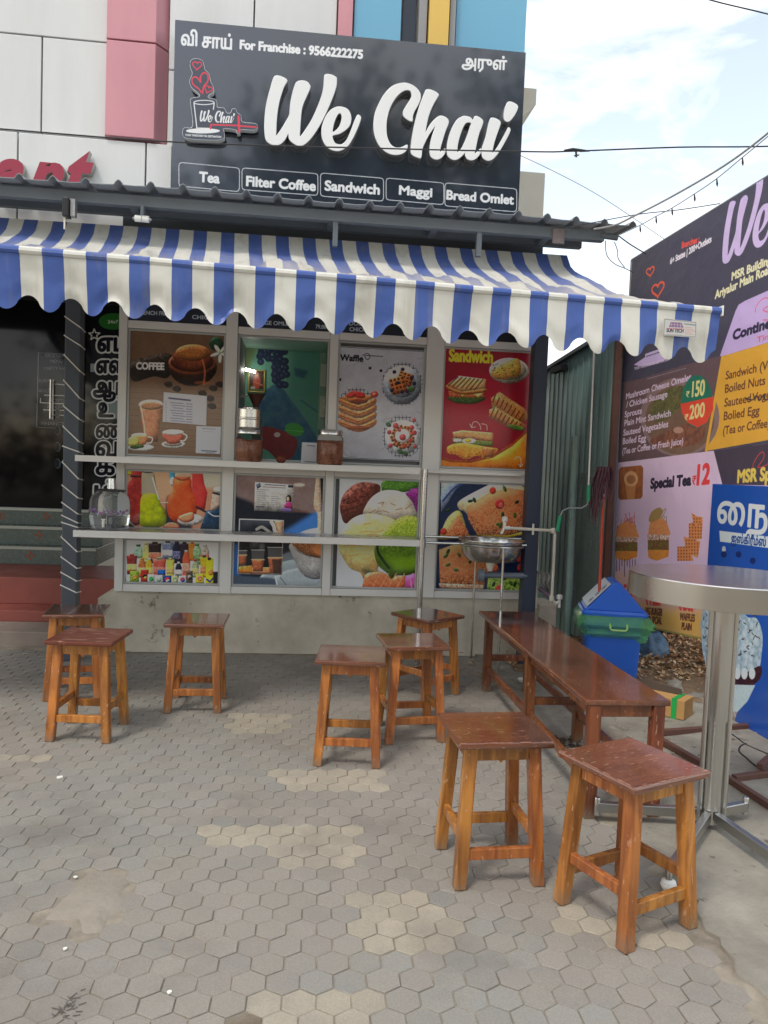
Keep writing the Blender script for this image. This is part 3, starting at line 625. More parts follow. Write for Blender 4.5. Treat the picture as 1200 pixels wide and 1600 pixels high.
# plinth
pl_ = empty('shop_plinth', F.P(0, 0, -.1), R(6.3), label='stained concrete plinth under the kiosk frames', cat='plinth')
mb = MB(); pu0, pu1 = u(152, 990), uRR + .05
segs = 60; vs = []
hh = zG - .004
for i in range(segs + 1):
    uu = pu0 + (pu1 - pu0) * i / segs
    tp = hh if uu > uL0 - .02 else hh - (uL0 - .02 - uu) * .55
    for n_, z in ((0, 0), (0, tp * .25), (0, tp * .5), (0, tp * .8), (0, tp), (-1.2, tp)):
        w_ = random.uniform(-.003, .003) + (.012 if z == 0 else 0); vs.append(F.P(uu, z, n_ - .004 + w_))
mb.add(vs, [(i * 6 + k, (i + 1) * 6 + k, (i + 1) * 6 + k + 1, i * 6 + k + 1) for i in range(segs) for k in range(5)] + [(0, 1, 2, 3, 4, 5)])
part('wall', mb, CONC, pl_, smooth=50)
# body behind the frames
mb = MB()
w0, w1, wz0, wz1 = cols[0][1] + .02, cols[1][0] - .01, v_(440, 722), v_(440, 530)
mb.pbox(F, uL0 + .01, w0, zG, zTop, -1.5, -.03); mb.pbox(F, w1, uRR - .01, zG, zTop, -1.5, -.03); mb.pbox(F, w0, w1, zG, wz0 - .03, -1.5, -.03); mb.pbox(F, w0, w1, wz1 + .03, zTop, -1.5, -.03)
part('body', mb, mat('kiosk_body', lin((120, 122, 120)), .5, var=.2), ks)
mb = MB().pbox(F, w0, w1, wz0 - .03, wz1 + .03, -1.06, -1.0)
part('back_wall_base', mb, DARK, ks)
# frame members
def fr(name, a, b, c, d, n0=-.03, n1=.035, m=ALU, par=ks, **k): return part(name, MB().pbox(F, a, b, c, d, n0, n1), m, par, bev=.003, **k)
fr('post', uL0, uL1, zG, zTop)
for a, b in cols: fr('post', a, b, zG, zTop)
fr('post', uRR - .03, uRR, zG, zTop)
mem = [uL1] + [x for c in cols for x in c] + [uRR - .03]
for i in range(4):
    a, b = mem[2 * i], mem[2 * i + 1]; e = .002
    fr('rail', a + e, b - e, zB, zA, -.03, .03); fr('rail', a + e, b - e, zD, zC, -.03, .03); fr('rail', a + e, b - e, zG, zF, -.03, .03)
    part('menu_board_back', MB().pbox(F, a + e, b - e, zA + e, zTop, -.03, .006), mat('board_black', lin((26, 30, 40)), .3), ks)
zE0, zE1 = v_(260, 842), v_(260, 828)
fr('rail', uL1 + .002, cols[0][0] - .002, zE0, zE1, -.03, .025)
# inner bezels, one ring for every pane
def ring(name, poly, w, n0, n1, m, par):
    (a, c), (b, _), (_, d) = poly[0], poly[1], poly[2]
    mb = MB(); mb.pbox(F, a, b, c, c + w, n0, n1); mb.pbox(F, a, b, d - w, d, n0, n1); mb.pbox(F, a, a + w, c + w, d - w, n0, n1); mb.pbox(F, b - w, b, c + w, d - w, n0, n1)
    return part(name, mb, m, par, bev=.002)
BEZ = mat('grey_bezel', lin((188, 192, 192)), .4, .2, var=.2)
panes = []
for i in range(4):
    a, b = mem[2 * i] + .002, mem[2 * i + 1] - .002; panes.append((a, b, zC + .002, zB - .002))
    if i == 0: panes += [(a, b, zE1 + .002, zD - .002), (a, b, zF + .002, zE0 - .002)]
    else: panes.append((a, b, zF + .002, zD - .002))
for a, b, c, d in panes: ring('pane_bezel', [(a, c), (b, c), (b, d)], .014, -.028, .012, BEZ, ks)
PN = .002
def poster(name, quad, bg, draw, rough=.16, ppm=480, gain=2.0, label=None, coat=.0):
    cv, q = canvas_px(F, PN, quad, ppm, bg, gain); cv.shade = .6; draw(cv); cv.grain(.03, 2); cv.a = np.clip(cv.a, 0, 1) ** 1.16 * 1.06
    a, b, c, d = cv.u0, cv.u1, cv.v0, cv.v1
    for A, B_, C_, D_ in panes:                       # clamp to the pane it sits in
        if A - .05 < (a + b) / 2 < B_ + .05 and C_ - .05 < (c + d) / 2 < D_ + .05: a, b, c, d = max(a, A + .006), min(b, B_ - .006), max(c, C_ + .006), min(d, D_ - .006)
    return cv.panel(name, cv.material(name + '_print', rough, .004, coat, .35), [(a, c), (b, c), (b, d), (a, d)], .02, parent=ks, label=label)
def d_coffee(c):
    c.poly([(190, 500), (365, 515), (355, 725), (190, 720)], (104, 82, 64), tex=.5, tcell=40, col2=(84, 62, 48))
    c.poly([(190, 600), (365, 610), (355, 725), (190, 720)], (122, 102, 86), blur=14, a=.8)
    for k in range(14): y = 585 + k * 9; c.line([(196, y), (250, y + 3), (354, y + 8)], 1.2, (96, 68, 46), a=.35)
    c.poly([(203, 568), (225, 558), (262, 552), (272, 566), (262, 590), (240, 588), (210, 596), (202, 580)], (52, 44, 38), smooth=True, tex=.6, tcell=6, col2=(34, 28, 24))
    c.ell(301, 574, 38, 27, (64, 40, 28)); c.ell(301, 578, 35, 25, (48, 30, 22)); c.ell(300, 567, 37, 19, (150, 86, 56)); c.ell(300, 565, 34, 16, (84, 44, 30))
    c.poly([(272, 550), (330, 551), (322, 574), (300, 580), (281, 573)], (118, 64, 40), smooth=True, tex=.5, tcell=7, col2=(70, 34, 22)); c.ell(301, 551, 27, 13, (156, 100, 58)); c.ell(301, 552, 24, 11, (142, 92, 48), tex=.5, tcell=5, col2=(120, 74, 36))
    c.line([(316, 562), (320, 580), (318, 600)], 3, (190, 110, 72), a=.6, smooth=True); c.ell(315, 598, 12, 3, (170, 96, 60), a=.5)
    for x, y in ((276, 607), (263, 600), (333, 606), (343, 600), (328, 622), (331, 634), (316, 614)): c.ell(x, y, 7, 5, (48, 32, 26), rot=20); c.line([(x - 5, y), (x + 5, y + 1)], .8, (28, 18, 14))
    c.ell(338, 537, 11, 11, (32, 62, 42)); 
    for a in range(0, 360, 72): c.ell(344 + 8 * math.cos(R(a + 20)), 552 + 8 * math.sin(R(a + 20)), 8, 3, (196, 206, 184), rot=a + 20)
    c.text('COFFEE', 213, 576.5, 256, 577.5, 10.5, (216, 212, 200), bold=.14)
    c.poly([(218, 633), (255, 633), (250, 662), (246, 690), (226, 690), (222, 662)], (176, 124, 94), tex=.3, tcell=12, col2=(150, 96, 70)); c.ell(236, 632, 19.5, 8, (214, 206, 194)); c.ell(236, 634, 17, 6, (150, 108, 76)); c.line([(220, 634), (225, 662), (228, 690)], 1.5, (220, 190, 165)); 
    c.ell(220, 699, 21, 6, (198, 196, 188)); c.ell(218, 680, 13, 4, (214, 208, 196)); c.poly([(205, 681), (231, 681), (227, 694), (210, 694)], (190, 126, 84), smooth=True); c.line([(231, 682), (238, 684), (236, 691), (229, 692)], 2, (206, 200, 190), smooth=True); c.ell(208, 690, 10, 8, (196, 178, 96)); c.ell(211, 698, 8, 3, (58, 84, 44)); c.ell(219, 697, 6, 2.5, (66, 96, 50))
    c.ell(271, 694, 19, 6, (204, 202, 196)); c.ell(270, 693, 14, 4, (150, 140, 130)); c.poly([(254, 675), (287, 675), (281, 691), (262, 692)], (184, 98, 80), smooth=True); c.ell(270.5, 675, 17, 4.5, (224, 220, 212)); c.line([(286, 677), (292, 681), (288, 688), (282, 688)], 2, (214, 210, 204), smooth=True)
def d_waffle(c):
    c.poly([(520, 535), (672, 540), (668, 725), (518, 722)], (156, 158, 164), tex=.35, tcell=26, col2=(138, 138, 146))
    rs = np.random.RandomState(4)
    for k in range(9):
        x, y = rs.uniform(530, 655), rs.uniform(560, 712); c.line([(x, y), (x + rs.uniform(4, 14), y + rs.uniform(-8, 8)), (x + rs.uniform(12, 24), y + rs.uniform(-10, 10))], 1.6, (112, 112, 118), smooth=True, a=.35)
    def grid(cx, cy, rx, ry):
        for k in range(-5, 6):
            t = k / 5.5; w = math.sqrt(max(0, 1 - t * t)); c.line([(cx + rx * t, cy - ry * w), (cx + rx * t, cy + ry * w)], .9, (44, 46, 56)); c.line([(cx - rx * w, cy + ry * t), (cx + rx * w, cy + ry * t)], .9, (44, 46, 56))
    def waf(cx, cy, w, h, rot, n=4, base=(176, 112, 66)):
        co, si = math.cos(R(rot)), math.sin(R(rot)); f = lambda x, y: (cx + x * co - y * si, cy + x * si + y * co)
        c.poly([f(-w, -h), f(w, -h), f(w, h), f(-w, h)], base, tex=.4, tcell=4, col2=(140, 80, 40))
        for i in range(n):
            for j in range(n):
                x, y = -w + (i + .5) * 2 * w / n, -h + (j + .5) * 2 * h / n; s = w / n * .62; t = h / n * .62; c.poly([f(x - s, y - t), f(x + s, y - t), f(x + s, y + t), f(x - s, y + t)], (104, 54, 32))
    grid(628, 600, 32, 34); c.ell(628, 602, 30, 30, (120, 128, 140)); c.ell(628, 600, 30, 29, (150, 158, 168)); c.ell(628, 600, 22, 21, (132, 140, 152)); waf(633, 592, 12, 10, 20); waf(622, 602, 12, 13, -15)
    for x, y in ((616, 581), (629, 577), (643, 590), (621, 598), (628, 612), (636, 611), (647, 599), (612, 610)): c.ell(x, y, 3, 3, (50, 42, 62))
    c.ell(642, 608, 6, 4, (70, 92, 52)); 
    grid(557, 640, 32, 34)
    for k, y in enumerate((661, 650, 639, 628)): c.poly([(530, y - 6), (560, y + 4), (586, y - 6), (585, y + 4), (560, y + 14), (531, y + 3)], (186 - k * 3, 118, 62), smooth=True, tex=.5, tcell=4, col2=(128, 74, 36)); c.line([(531, y - 1), (560, y + 9), (585, y - 1)], 1, (96, 52, 28))
    c.poly([(530, 622), (556, 613), (586, 620), (560, 633)], (190, 124, 68), tex=.5, tcell=4, col2=(120, 68, 34)); c.ell(560, 627, 14, 4, (110, 48, 26)); c.ell(550, 616, 10, 5, (186, 64, 56), rot=-20); c.ell(562, 617, 9, 5, (160, 44, 44), rot=15); c.ell(585, 616, 6, 5, (200, 66, 60)); c.ell(585, 616, 3, 2.5, (224, 130, 110))
    c.ell(560, 668, 17, 3, (130, 66, 30))
    grid(629, 682, 31, 33); c.ell(629, 683, 28, 27, (190, 194, 200)); 
    for k in range(9):
        a = R(k * 40 + 15); waf(629 + 14 * math.cos(a), 683 + 14 * math.sin(a), 5, 5, k * 40, 2)
    c.ell(629, 681, 12, 11, (214, 208, 208)); 
    for x, y, r_ in ((629, 683, 5), (618, 665, 4.5), (643, 668, 4), (647, 676, 4), (608, 675, 3.5), (610, 696, 3.5), (648, 697, 3), (632, 697, 3), (647, 656, 3), (624, 672, 2.5), (641, 688, 3)): c.ell(x, y, r_, r_, (178, 52, 58)); c.ell(x - 1, y - 1, r_ * .35, r_ * .35, (220, 120, 116))
    for x, y in ((607, 663), (625, 705), (633, 708)): c.ell(x, y, 5, 3.4, (60, 86, 56), rot=40)
    for x, y in ((578, 575), (595, 579), (531, 593)): c.ell(x, y, 2.4, 2.4, (48, 46, 58))
    c.text('Waffle', 531.5, 563, 567, 565, 9.5, (34, 34, 40), bold=.12); c.line([(566, 556), (574, 552), (578, 557), (574, 562), (570, 556), (582, 556), (598, 557)], 1.1, (34, 34, 40), smooth=True)
    q = np.array([[3, 3], [c.w - 3, 3], [c.w - 3, c.h - 3], [3, c.h - 3]], float); c.put(c.strokepolys(np.vstack([q, q[:1]]), 2.2), (60, 64, 74))
def sandw(c, x, y, s, fl=1):
    X = lambda a, b: (x + a * s * fl, y + b * s)
    c.poly([X(-30, 12), X(28, 12), X(24, 20), X(6, 24), X(-20, 22), X(-32, 16)], (74, 98, 48), smooth=True, tex=.6, tcell=3, col2=(38, 58, 28))
    c.poly([X(-32, 2), X(30, 4), X(28, 14), X(-30, 13)], (150, 66, 46), tex=.5, tcell=4, col2=(206, 170, 96)); c.poly([X(-14, 2), X(2, 4), X(-8, 14)], (224, 190, 92)); c.poly([X(8, 6), X(28, 6), X(20, 14)], (226, 196, 110))
    c.poly([X(-34, -8), X(-10, 2), X(30, -2), X(29, 4), X(-8, 8), X(-33, -1)], (178, 116, 66), smooth=True); c.poly([X(-34, -9), X(-14, -24), X(32, -18), X(30, -2), X(-10, 3)], (212, 172, 124), tex=.4, tcell=5, col2=(190, 136, 84))
    for k in range(7): a = k / 6.5; c.line([X(-16 + 46 * a, -22 + 5 * a), X(-32 + 48 * a, -7 + 8 * a)], 2.0 * s, (110, 54, 34))
def d_sandwich(c):
    c.poly([(685, 535), (835, 540), (835, 745), (685, 740)], (134, 34, 48), tex=.35, tcell=60, col2=(104, 32, 42)); c.ell(745, 640, 60, 60, (158, 36, 56), blur=22, a=.6)
    c.poly([(688, 716), (705, 720), (735, 721), (770, 712), (800, 694), (829, 668), (832, 745), (688, 740)], (208, 122, 40), smooth=False, tex=.2, tcell=30, col2=(220, 140, 50))
    c.poly([(688, 713), (705, 718), (735, 719), (770, 710), (800, 692), (829, 665), (829, 671), (800, 697), (770, 715), (735, 723), (705, 722), (688, 718)], (196, 92, 50))
    c.text('Sandwich', 702, 564, 769, 567, 19, (222, 178, 56), bold=.12)
    c.ell(795, 579, 31, 20, (188, 184, 166)); c.ell(795, 578, 27, 16, (164, 158, 136)); c.poly([(768, 585), (775, 574), (795, 564), (808, 560), (813, 568), (812, 584), (795, 592), (776, 592)], (206, 172, 84), smooth=True, tex=.6, tcell=4, col2=(156, 92, 48))
    for k in range(26): c.ell(770 + RS.rand() * 42, 568 + RS.rand() * 22, 1.3, 1, ((88, 104, 48), (176, 84, 50))[k % 2])
    sandw(c, 730, 609, .92); 
    c.poly([(767, 622), (780, 612), (822, 640), (825, 652), (812, 668), (785, 648), (768, 634)], (190, 134, 78), smooth=False, tex=.5, tcell=4, col2=(130, 76, 42))
    for k in range(8): c.line([(774 + k * 6.3, 617 + k * 4.2), (770 + k * 5.8, 628 + k * 4.2)], 2, (98, 50, 30))
    c.poly([(770, 632), (812, 664), (820, 668), (800, 660), (768, 640)], (96, 112, 60), tex=.6, tcell=3, col2=(190, 120, 90)); c.poly([(764, 640), (775, 636), (822, 664), (818, 672), (800, 670), (764, 652)], (196, 140, 84), tex=.5, tcell=4, col2=(128, 76, 42))
    for k in range(8): c.line([(772 + k * 6, 638 + k * 3.5), (766 + k * 6, 652 + k * 2.6)], 2, (100, 52, 32))
    c.ell(806, 668, 14, 4, (82, 110, 52), rot=12)
    c.poly([(707, 675), (722, 672), (771, 676), (770, 690), (740, 686), (709, 684)], (196, 142, 96), smooth=False, tex=.3, tcell=6, col2=(160, 104, 62)); c.poly([(707, 684), (770, 690), (770, 697), (740, 696), (708, 692)], (112, 128, 62), tex=.6, tcell=3, col2=(60, 78, 38)); c.ell(733, 689, 11, 4.5, (226, 222, 206)); c.ell(731, 688, 5, 3, (230, 176, 50)); c.ell(715, 688, 7, 3, (220, 216, 200))
    c.poly([(700, 697), (722, 692), (760, 698), (778, 702), (762, 716), (744, 712), (728, 718), (712, 710), (700, 708)], (196, 112, 46), smooth=True, tex=.7, tcell=5, col2=(222, 176, 74)); c.poly([(752, 698), (772, 702), (770, 712), (756, 716)], (184, 120, 66), tex=.5, tcell=3, col2=(100, 54, 36))
    for l in ([(737, 668), (739, 660), (745, 659), (750, 665), (751, 671)], [(752, 662), (760, 664), (761, 672)], [(737, 668), (734, 662)], [(737, 668), (743, 667)], [(804, 717), (809, 713), (814, 718), (813, 729)], [(813, 729), (810, 725)], [(813, 729), (817, 725)]): c.line(l, 1.0, (222, 190, 170), smooth=len(l) > 2)
def d_juice(c):
    c.poly([(190, 722), (352, 728), (350, 832), (190, 830)], (176, 136, 112), tex=.3, tcell=30, col2=(150, 104, 84)); c.ell(330, 745, 30, 18, (168, 164, 150), blur=6)
    c.ell(250, 745, 28, 36, (196, 148, 120), blur=5); c.poly([(198, 728), (206, 728), (206, 742), (198, 742)], (180, 180, 50)); c.poly([(262, 776), (300, 760), (300, 830), (255, 830)], (52, 52, 62), blur=4)
    c.poly([(206, 733), (224, 733), (224, 744), (236, 760), (238, 800), (232, 812), (205, 822), (198, 805), (199, 760), (206, 748)], (152, 50, 46), smooth=True, tex=.4, tcell=14, col2=(110, 34, 36)); c.poly([(207, 729), (224, 729), (224, 735), (207, 735)], (60, 40, 48)); c.line([(205, 744), (224, 745)], 3, (60, 34, 40))
    c.poly([(300, 737), (316, 737), (319, 756), (324, 770), (320, 796), (300, 796)], (190, 62, 58), smooth=False, tex=.3, tcell=14, col2=(160, 40, 44)); c.ell(308, 735, 9, 4, (214, 96, 88)); c.poly([(264, 728), (273, 728), (273, 752), (265, 750)], (60, 140, 170)); c.ell(269, 752, 4, 7, (190, 196, 200))
    c.poly([(272, 747), (297, 747), (299, 765), (306, 780), (307, 800), (300, 812), (285, 818), (268, 812), (261, 798), (262, 778), (270, 766)], (206, 86, 44), smooth=True, tex=.4, tcell=18, col2=(188, 62, 40)); c.ell(285, 745, 12, 6, (196, 104, 72)); c.poly([(273, 728), (296, 728), (297, 745), (273, 745)], (188, 176, 164), a=.6)
    c.poly([(222, 738), (239, 738), (244, 760), (250, 785), (259, 800), (259, 814), (248, 824), (226, 824), (218, 812), (220, 796), (222, 780)], (130, 134, 44), smooth=True); c.poly([(222, 738), (239, 738), (245, 768), (246, 774), (221, 772)], (158, 148, 144), a=.85); c.poly([(222, 774), (246, 773), (250, 788), (258, 802), (256, 820), (222, 822), (219, 806)], (166, 176, 24), smooth=True, tex=.5, tcell=14, col2=(122, 136, 44)); c.ell(231, 736, 9.5, 3.4, (110, 100, 110)); c.line([(238, 746), (248, 780)], 2, (214, 214, 208))
    c.ell(297, 812, 20, 9, (196, 186, 180), rot=-4); c.poly([(278, 808), (300, 800), (302, 812), (288, 816)], (216, 130, 96), smooth=True); c.line([(307, 792), (322, 800)], 3, (60, 34, 44))
    c.poly([(322, 798), (345, 790), (345, 828), (312, 828)], (36, 66, 92), smooth=False, tex=.4, tcell=8, col2=(28, 44, 60)); c.poly([(332, 770), (345, 764), (345, 792), (328, 800)], (176, 152, 140)); c.ell(341, 765, 8, 5, (186, 186, 182)); c.line([(333, 770), (345, 773)], 3, (42, 40, 46)); c.line([(325, 800), (334, 806), (345, 806)], 1.6, (216, 222, 224), smooth=True)
    c.ell(268, 823, 12, 7, (204, 122, 92)); c.line([(199, 812), (212, 824), (228, 827)], 2.5, (190, 190, 180), smooth=True); c.poly([(197, 812), (207, 820), (215, 826), (197, 826)], (70, 66, 60)); c.line([(251, 785), (262, 785)], 1.2, (220, 200, 190))
def d_bottles(c):
    c.poly([(185, 832), (352, 840), (350, 918), (185, 916)], (180, 186, 188)); c.poly([(193, 894), (196, 890), (197, 910), (193, 910)], (30, 30, 34)); c.poly([(333, 893), (343, 893), (343, 912), (333, 912)], (32, 32, 36))
    def bot(x, y0, y1, w, col, cap, lab=None, neck=.4):
        c.poly([(x - w * neck * .6, y0), (x + w * neck * .6, y0), (x + w * .5, y0 + (y1 - y0) * .3), (x + w * .5, y1), (x - w * .5, y1), (x - w * .5, y0 + (y1 - y0) * .3)], col, tex=.3, tcell=5); c.poly([(x - w * .22, y0 - 2.5), (x + w * .22, y0 - 2.5), (x + w * .22, y0 + 1), (x - w * .22, y0 + 1)], cap)
        if lab: c.poly([(x - w * .5, y0 + (y1 - y0) * .45), (x + w * .5, y0 + (y1 - y0) * .45), (x + w * .5, y0 + (y1 - y0) * .8), (x - w * .5, y0 + (y1 - y0) * .8)], lab, tex=.6, tcell=2, col2=(220, 200, 180))
    bot(216, 853, 872, 15, (150, 186, 160), (60, 90, 70)); bot(228, 850, 880, 11, (188, 184, 120), (200, 196, 120), (210, 196, 60)); bot(242, 849, 880, 19, (48, 36, 40), (60, 40, 40), (190, 80, 60), .9)
    bot(262, 847, 874, 17, (120, 130, 160), (40, 42, 60), (188, 192, 200), .9); bot(276, 846, 880, 13, (36, 40, 66), (30, 34, 50), (40, 60, 120)); bot(288, 849, 880, 13, (52, 40, 60), (40, 36, 50), None, .9); bot(300, 849, 876, 11, (206, 120, 50), (200, 110, 40), None, .9); bot(308, 852, 882, 13, (140, 178, 140), (60, 120, 70), (60, 110, 60)); bot(320, 853, 882, 13, (170, 160, 150), (180, 180, 180), (180, 60, 50))
    bot(206, 868, 897, 15, (140, 50, 46), (150, 60, 50), (208, 196, 80), .95); bot(222, 874, 902, 12, (190, 110, 60), (200, 130, 60), (196, 160, 80)); bot(233, 874, 902, 11, (220, 158, 40), (220, 220, 210), (222, 170, 60), .3)
    bot(249, 873, 902, 19, (204, 90, 76), (130, 150, 100), (196, 70, 60), .95); bot(266, 874, 902, 12, (206, 196, 84), (210, 200, 90), (186, 140, 60), .9); bot(279, 880, 902, 10, (36, 40, 60), (220, 220, 220), (200, 204, 210)); bot(291, 862, 902, 12, (206, 90, 62), (220, 190, 180), (196, 110, 90)); bot(305, 876, 902, 11, (150, 160, 130), (190, 60, 50), (160, 150, 80)); bot(319, 870, 902, 12, (220, 160, 40), (40, 60, 60), (196, 90, 40), .95)
    c.poly([(322, 871), (333, 872), (333, 912), (321, 912)], (216, 200, 40), tex=.3, tcell=6, col2=(200, 180, 40)); c.ell(327, 873, 3, 2.5, (34, 40, 50)); c.ell(329, 894, 4, 5, (214, 130, 60)); c.line([(323, 905), (328, 909), (333, 903)], 2.5, (36, 60, 110))
    def can(x, w, y0, col, a_=(200, 60, 60), b_=(50, 80, 150)):
        c.poly([(x - w / 2, y0), (x + w / 2, y0), (x + w / 2, 911), (x - w / 2, 911)], col, tex=.15, tcell=4); c.ell(x, (y0 + 911) / 2, w * .3, 3.4, a_, rot=-25); c.ell(x + 1, (y0 + 911) / 2 + 2, w * .26, 2, b_, rot=-25)
    can(210, 14, 892, (130, 160, 60), (208, 120, 70), (214, 150, 60)); can(226, 12, 890, (150, 50, 46), (40, 30, 30), (200, 170, 80)); can(236, 11, 897, (190, 198, 190), (60, 140, 80), (60, 140, 80)); can(248, 13, 898, (196, 200, 200), (160, 170, 172), (120, 150, 120)); can(261, 13, 899, (34, 62, 120), (196, 50, 56), (210, 214, 224)); can(273, 10, 899, (180, 184, 130), (120, 150, 90), (200, 200, 190)); can(285, 12, 899, (196, 200, 206)); can(296, 10, 892, (84, 74, 64), (160, 150, 140), (50, 44, 40)); can(312, 13, 896, (210, 190, 60), (200, 90, 90), (214, 140, 80))
    c.poly([(246, 890), (258, 890), (258, 898), (246, 898)], (40, 100, 170), tex=.4, tcell=3)
def d_milk(c):
    c.poly([(358, 728), (520, 734), (515, 922), (358, 920)], (28, 34, 46), tex=.3, tcell=40, col2=(36, 44, 60))
    c.poly([(366, 734), (497, 738), (500, 790), (502, 806), (470, 798), (430, 792), (395, 786), (368, 776)], (126, 110, 108), smooth=False, blur=5, tex=.5, tcell=30, col2=(108, 84, 80)); c.poly([(398, 780), (440, 795), (500, 800), (500, 802), (440, 800), (395, 790)], (150, 100, 84), blur=3, a=.6); c.ell(468, 758, 9, 3, (176, 168, 160), blur=2)
    c.poly([(440, 832), (500, 795), (514, 780), (514, 855), (440, 842)], (66, 116, 178), blur=8); c.poly([(365, 850), (376, 846), (376, 915), (362, 918)], (44, 92, 150), blur=5); c.ell(511, 774, 4, 6, (190, 190, 186), blur=2)
    c.poly([(495, 740), (500, 745), (503, 800), (504, 845), (496, 845), (496, 806), (490, 790)], (178, 152, 132), smooth=True)
    c.ell(470, 925, 72, 52, (120, 136, 142)); c.ell(478, 930, 66, 44, (150, 160, 164)); c.ell(474, 905, 62, 46, (138, 146, 150), blur=4, a=.7); c.poly([(362, 898), (430, 904), (436, 920), (362, 920)], (70, 82, 96), blur=3)
    c.poly([(455, 848), (515, 842), (514, 888), (506, 900), (488, 904), (470, 894), (458, 870)], (158, 158, 158), smooth=True, tex=.3, tcell=16, col2=(134, 130, 134)); c.line([(476, 899), (490, 904), (505, 901), (514, 892)], 1.6, (70, 80, 92), smooth=True)
    c.ell(505, 848, 49, 24, (178, 176, 168)); c.ell(506, 849, 46, 21, (150, 134, 116)); c.poly([(460, 846), (515, 835), (515, 869), (500, 871), (478, 866), (463, 856)], (176, 122, 82), smooth=True, tex=.7, tcell=3, col2=(110, 70, 46)); c.ell(510, 858, 20, 11, (206, 122, 76), blur=4); c.poly([(497, 800), (503, 800), (502, 850), (498, 850)], (200, 176, 152)); c.line([(430, 900), (434, 918)], 2.4, (196, 200, 200)); c.line([(438, 902), (452, 920)], 1.6, (90, 104, 112), smooth=False)
    c.poly([(373.5, 810), (443.6, 812.5), (440.5, 898), (370.5, 896.5)], (206, 204, 198)); c.poly([(375, 811.8), (442, 814), (439, 896.5), (372.3, 895)], (22, 26, 34)); c.poly([(428, 813), (442, 814), (441, 836), (436, 836)], (196, 150, 120))
    c.line([(401, 827), (409, 823), (417, 828), (424, 833), (432, 834), (436, 838)], 4.5, (150, 146, 140), smooth=True); c.line([(424, 815), (428, 822), (430, 830), (437, 836)], 6, (176, 170, 164), smooth=True); c.ell(406, 834, 5, 4, (128, 124, 118)); c.ell(406, 834, 2.5, 2, (24, 26, 30))
    for k in range(9): c.ell(394 + RS.rand() * 22, 840 + RS.rand() * 16, 4, 5, (104, 104, 104), blur=2, a=.4)
    def gl(x, w, y0, y1, lv):
        c.poly([(x - w, y0), (x + w, y0), (x + w * .72, y1), (x - w * .72, y1)], (120, 120, 118), a=.6); c.poly([(x - w * .93, lv), (x + w * .93, lv), (x + w * .7, y1 - 2), (x - w * .7, y1 - 2)], (164, 98, 66), tex=.3, tcell=8, col2=(120, 62, 44)); c.line([(x - w * .93, lv), (x + w * .93, lv)], 2, (206, 160, 126)); c.line([(x - w, y0), (x + w, y0)], 1, (196, 196, 190))
    c.poly([(373, 885), (394, 883), (396, 895), (373, 895)], (206, 140, 66), smooth=False, tex=.5, tcell=5, col2=(176, 90, 40)); c.poly([(394, 886), (436, 886), (438, 896), (394, 896)], (190, 128, 84)); gl(379, 7, 860, 884, 867); gl(403, 10.5, 859, 894, 874); gl(430, 12, 855, 897, 871)
    c.poly([(425, 874), (440, 874), (439, 896), (428, 896)], (46, 40, 44), blur=2, a=.7)
    c.poly([(398.5, 753), (459.5, 757.5), (457, 800.5), (397, 797.5)], (172, 170, 164)); c.poly([(400, 757), (406, 754), (408, 760), (402, 764)], (90, 96, 120)); c.poly([(450, 757.5), (458.5, 758), (458, 762), (450, 761.5)], (50, 54, 70))
    for k in range(10): y = 765 + k * 3.2; c.line([(401, y), (401 + (14 if k % 3 else 19), y + .5)], .8, (110, 108, 116)); c.line([(424, y + 1), (424 + (10 if k % 2 else 14), y + 1.5)], .8, (130, 128, 140)) if k > 2 else None
    c.line([(414, 757), (446, 759)], 1.4, (96, 92, 104)); c.line([(411, 760.5), (446, 762.5)], 1.2, (130, 110, 110)); c.line([(400, 791.5), (412, 792)], 1.8, (80, 80, 84))
    c.ell(451, 780, 4.5, 7, (44, 34, 40)); c.ell(450, 780, 2.4, 4, (196, 156, 130)); c.poly([(444, 790), (448, 784), (455, 784), (457, 791), (456, 795), (444, 793)], (164, 56, 112)); c.poly([(440, 793), (456.5, 795), (456, 800), (439, 799)], (112, 92, 142))
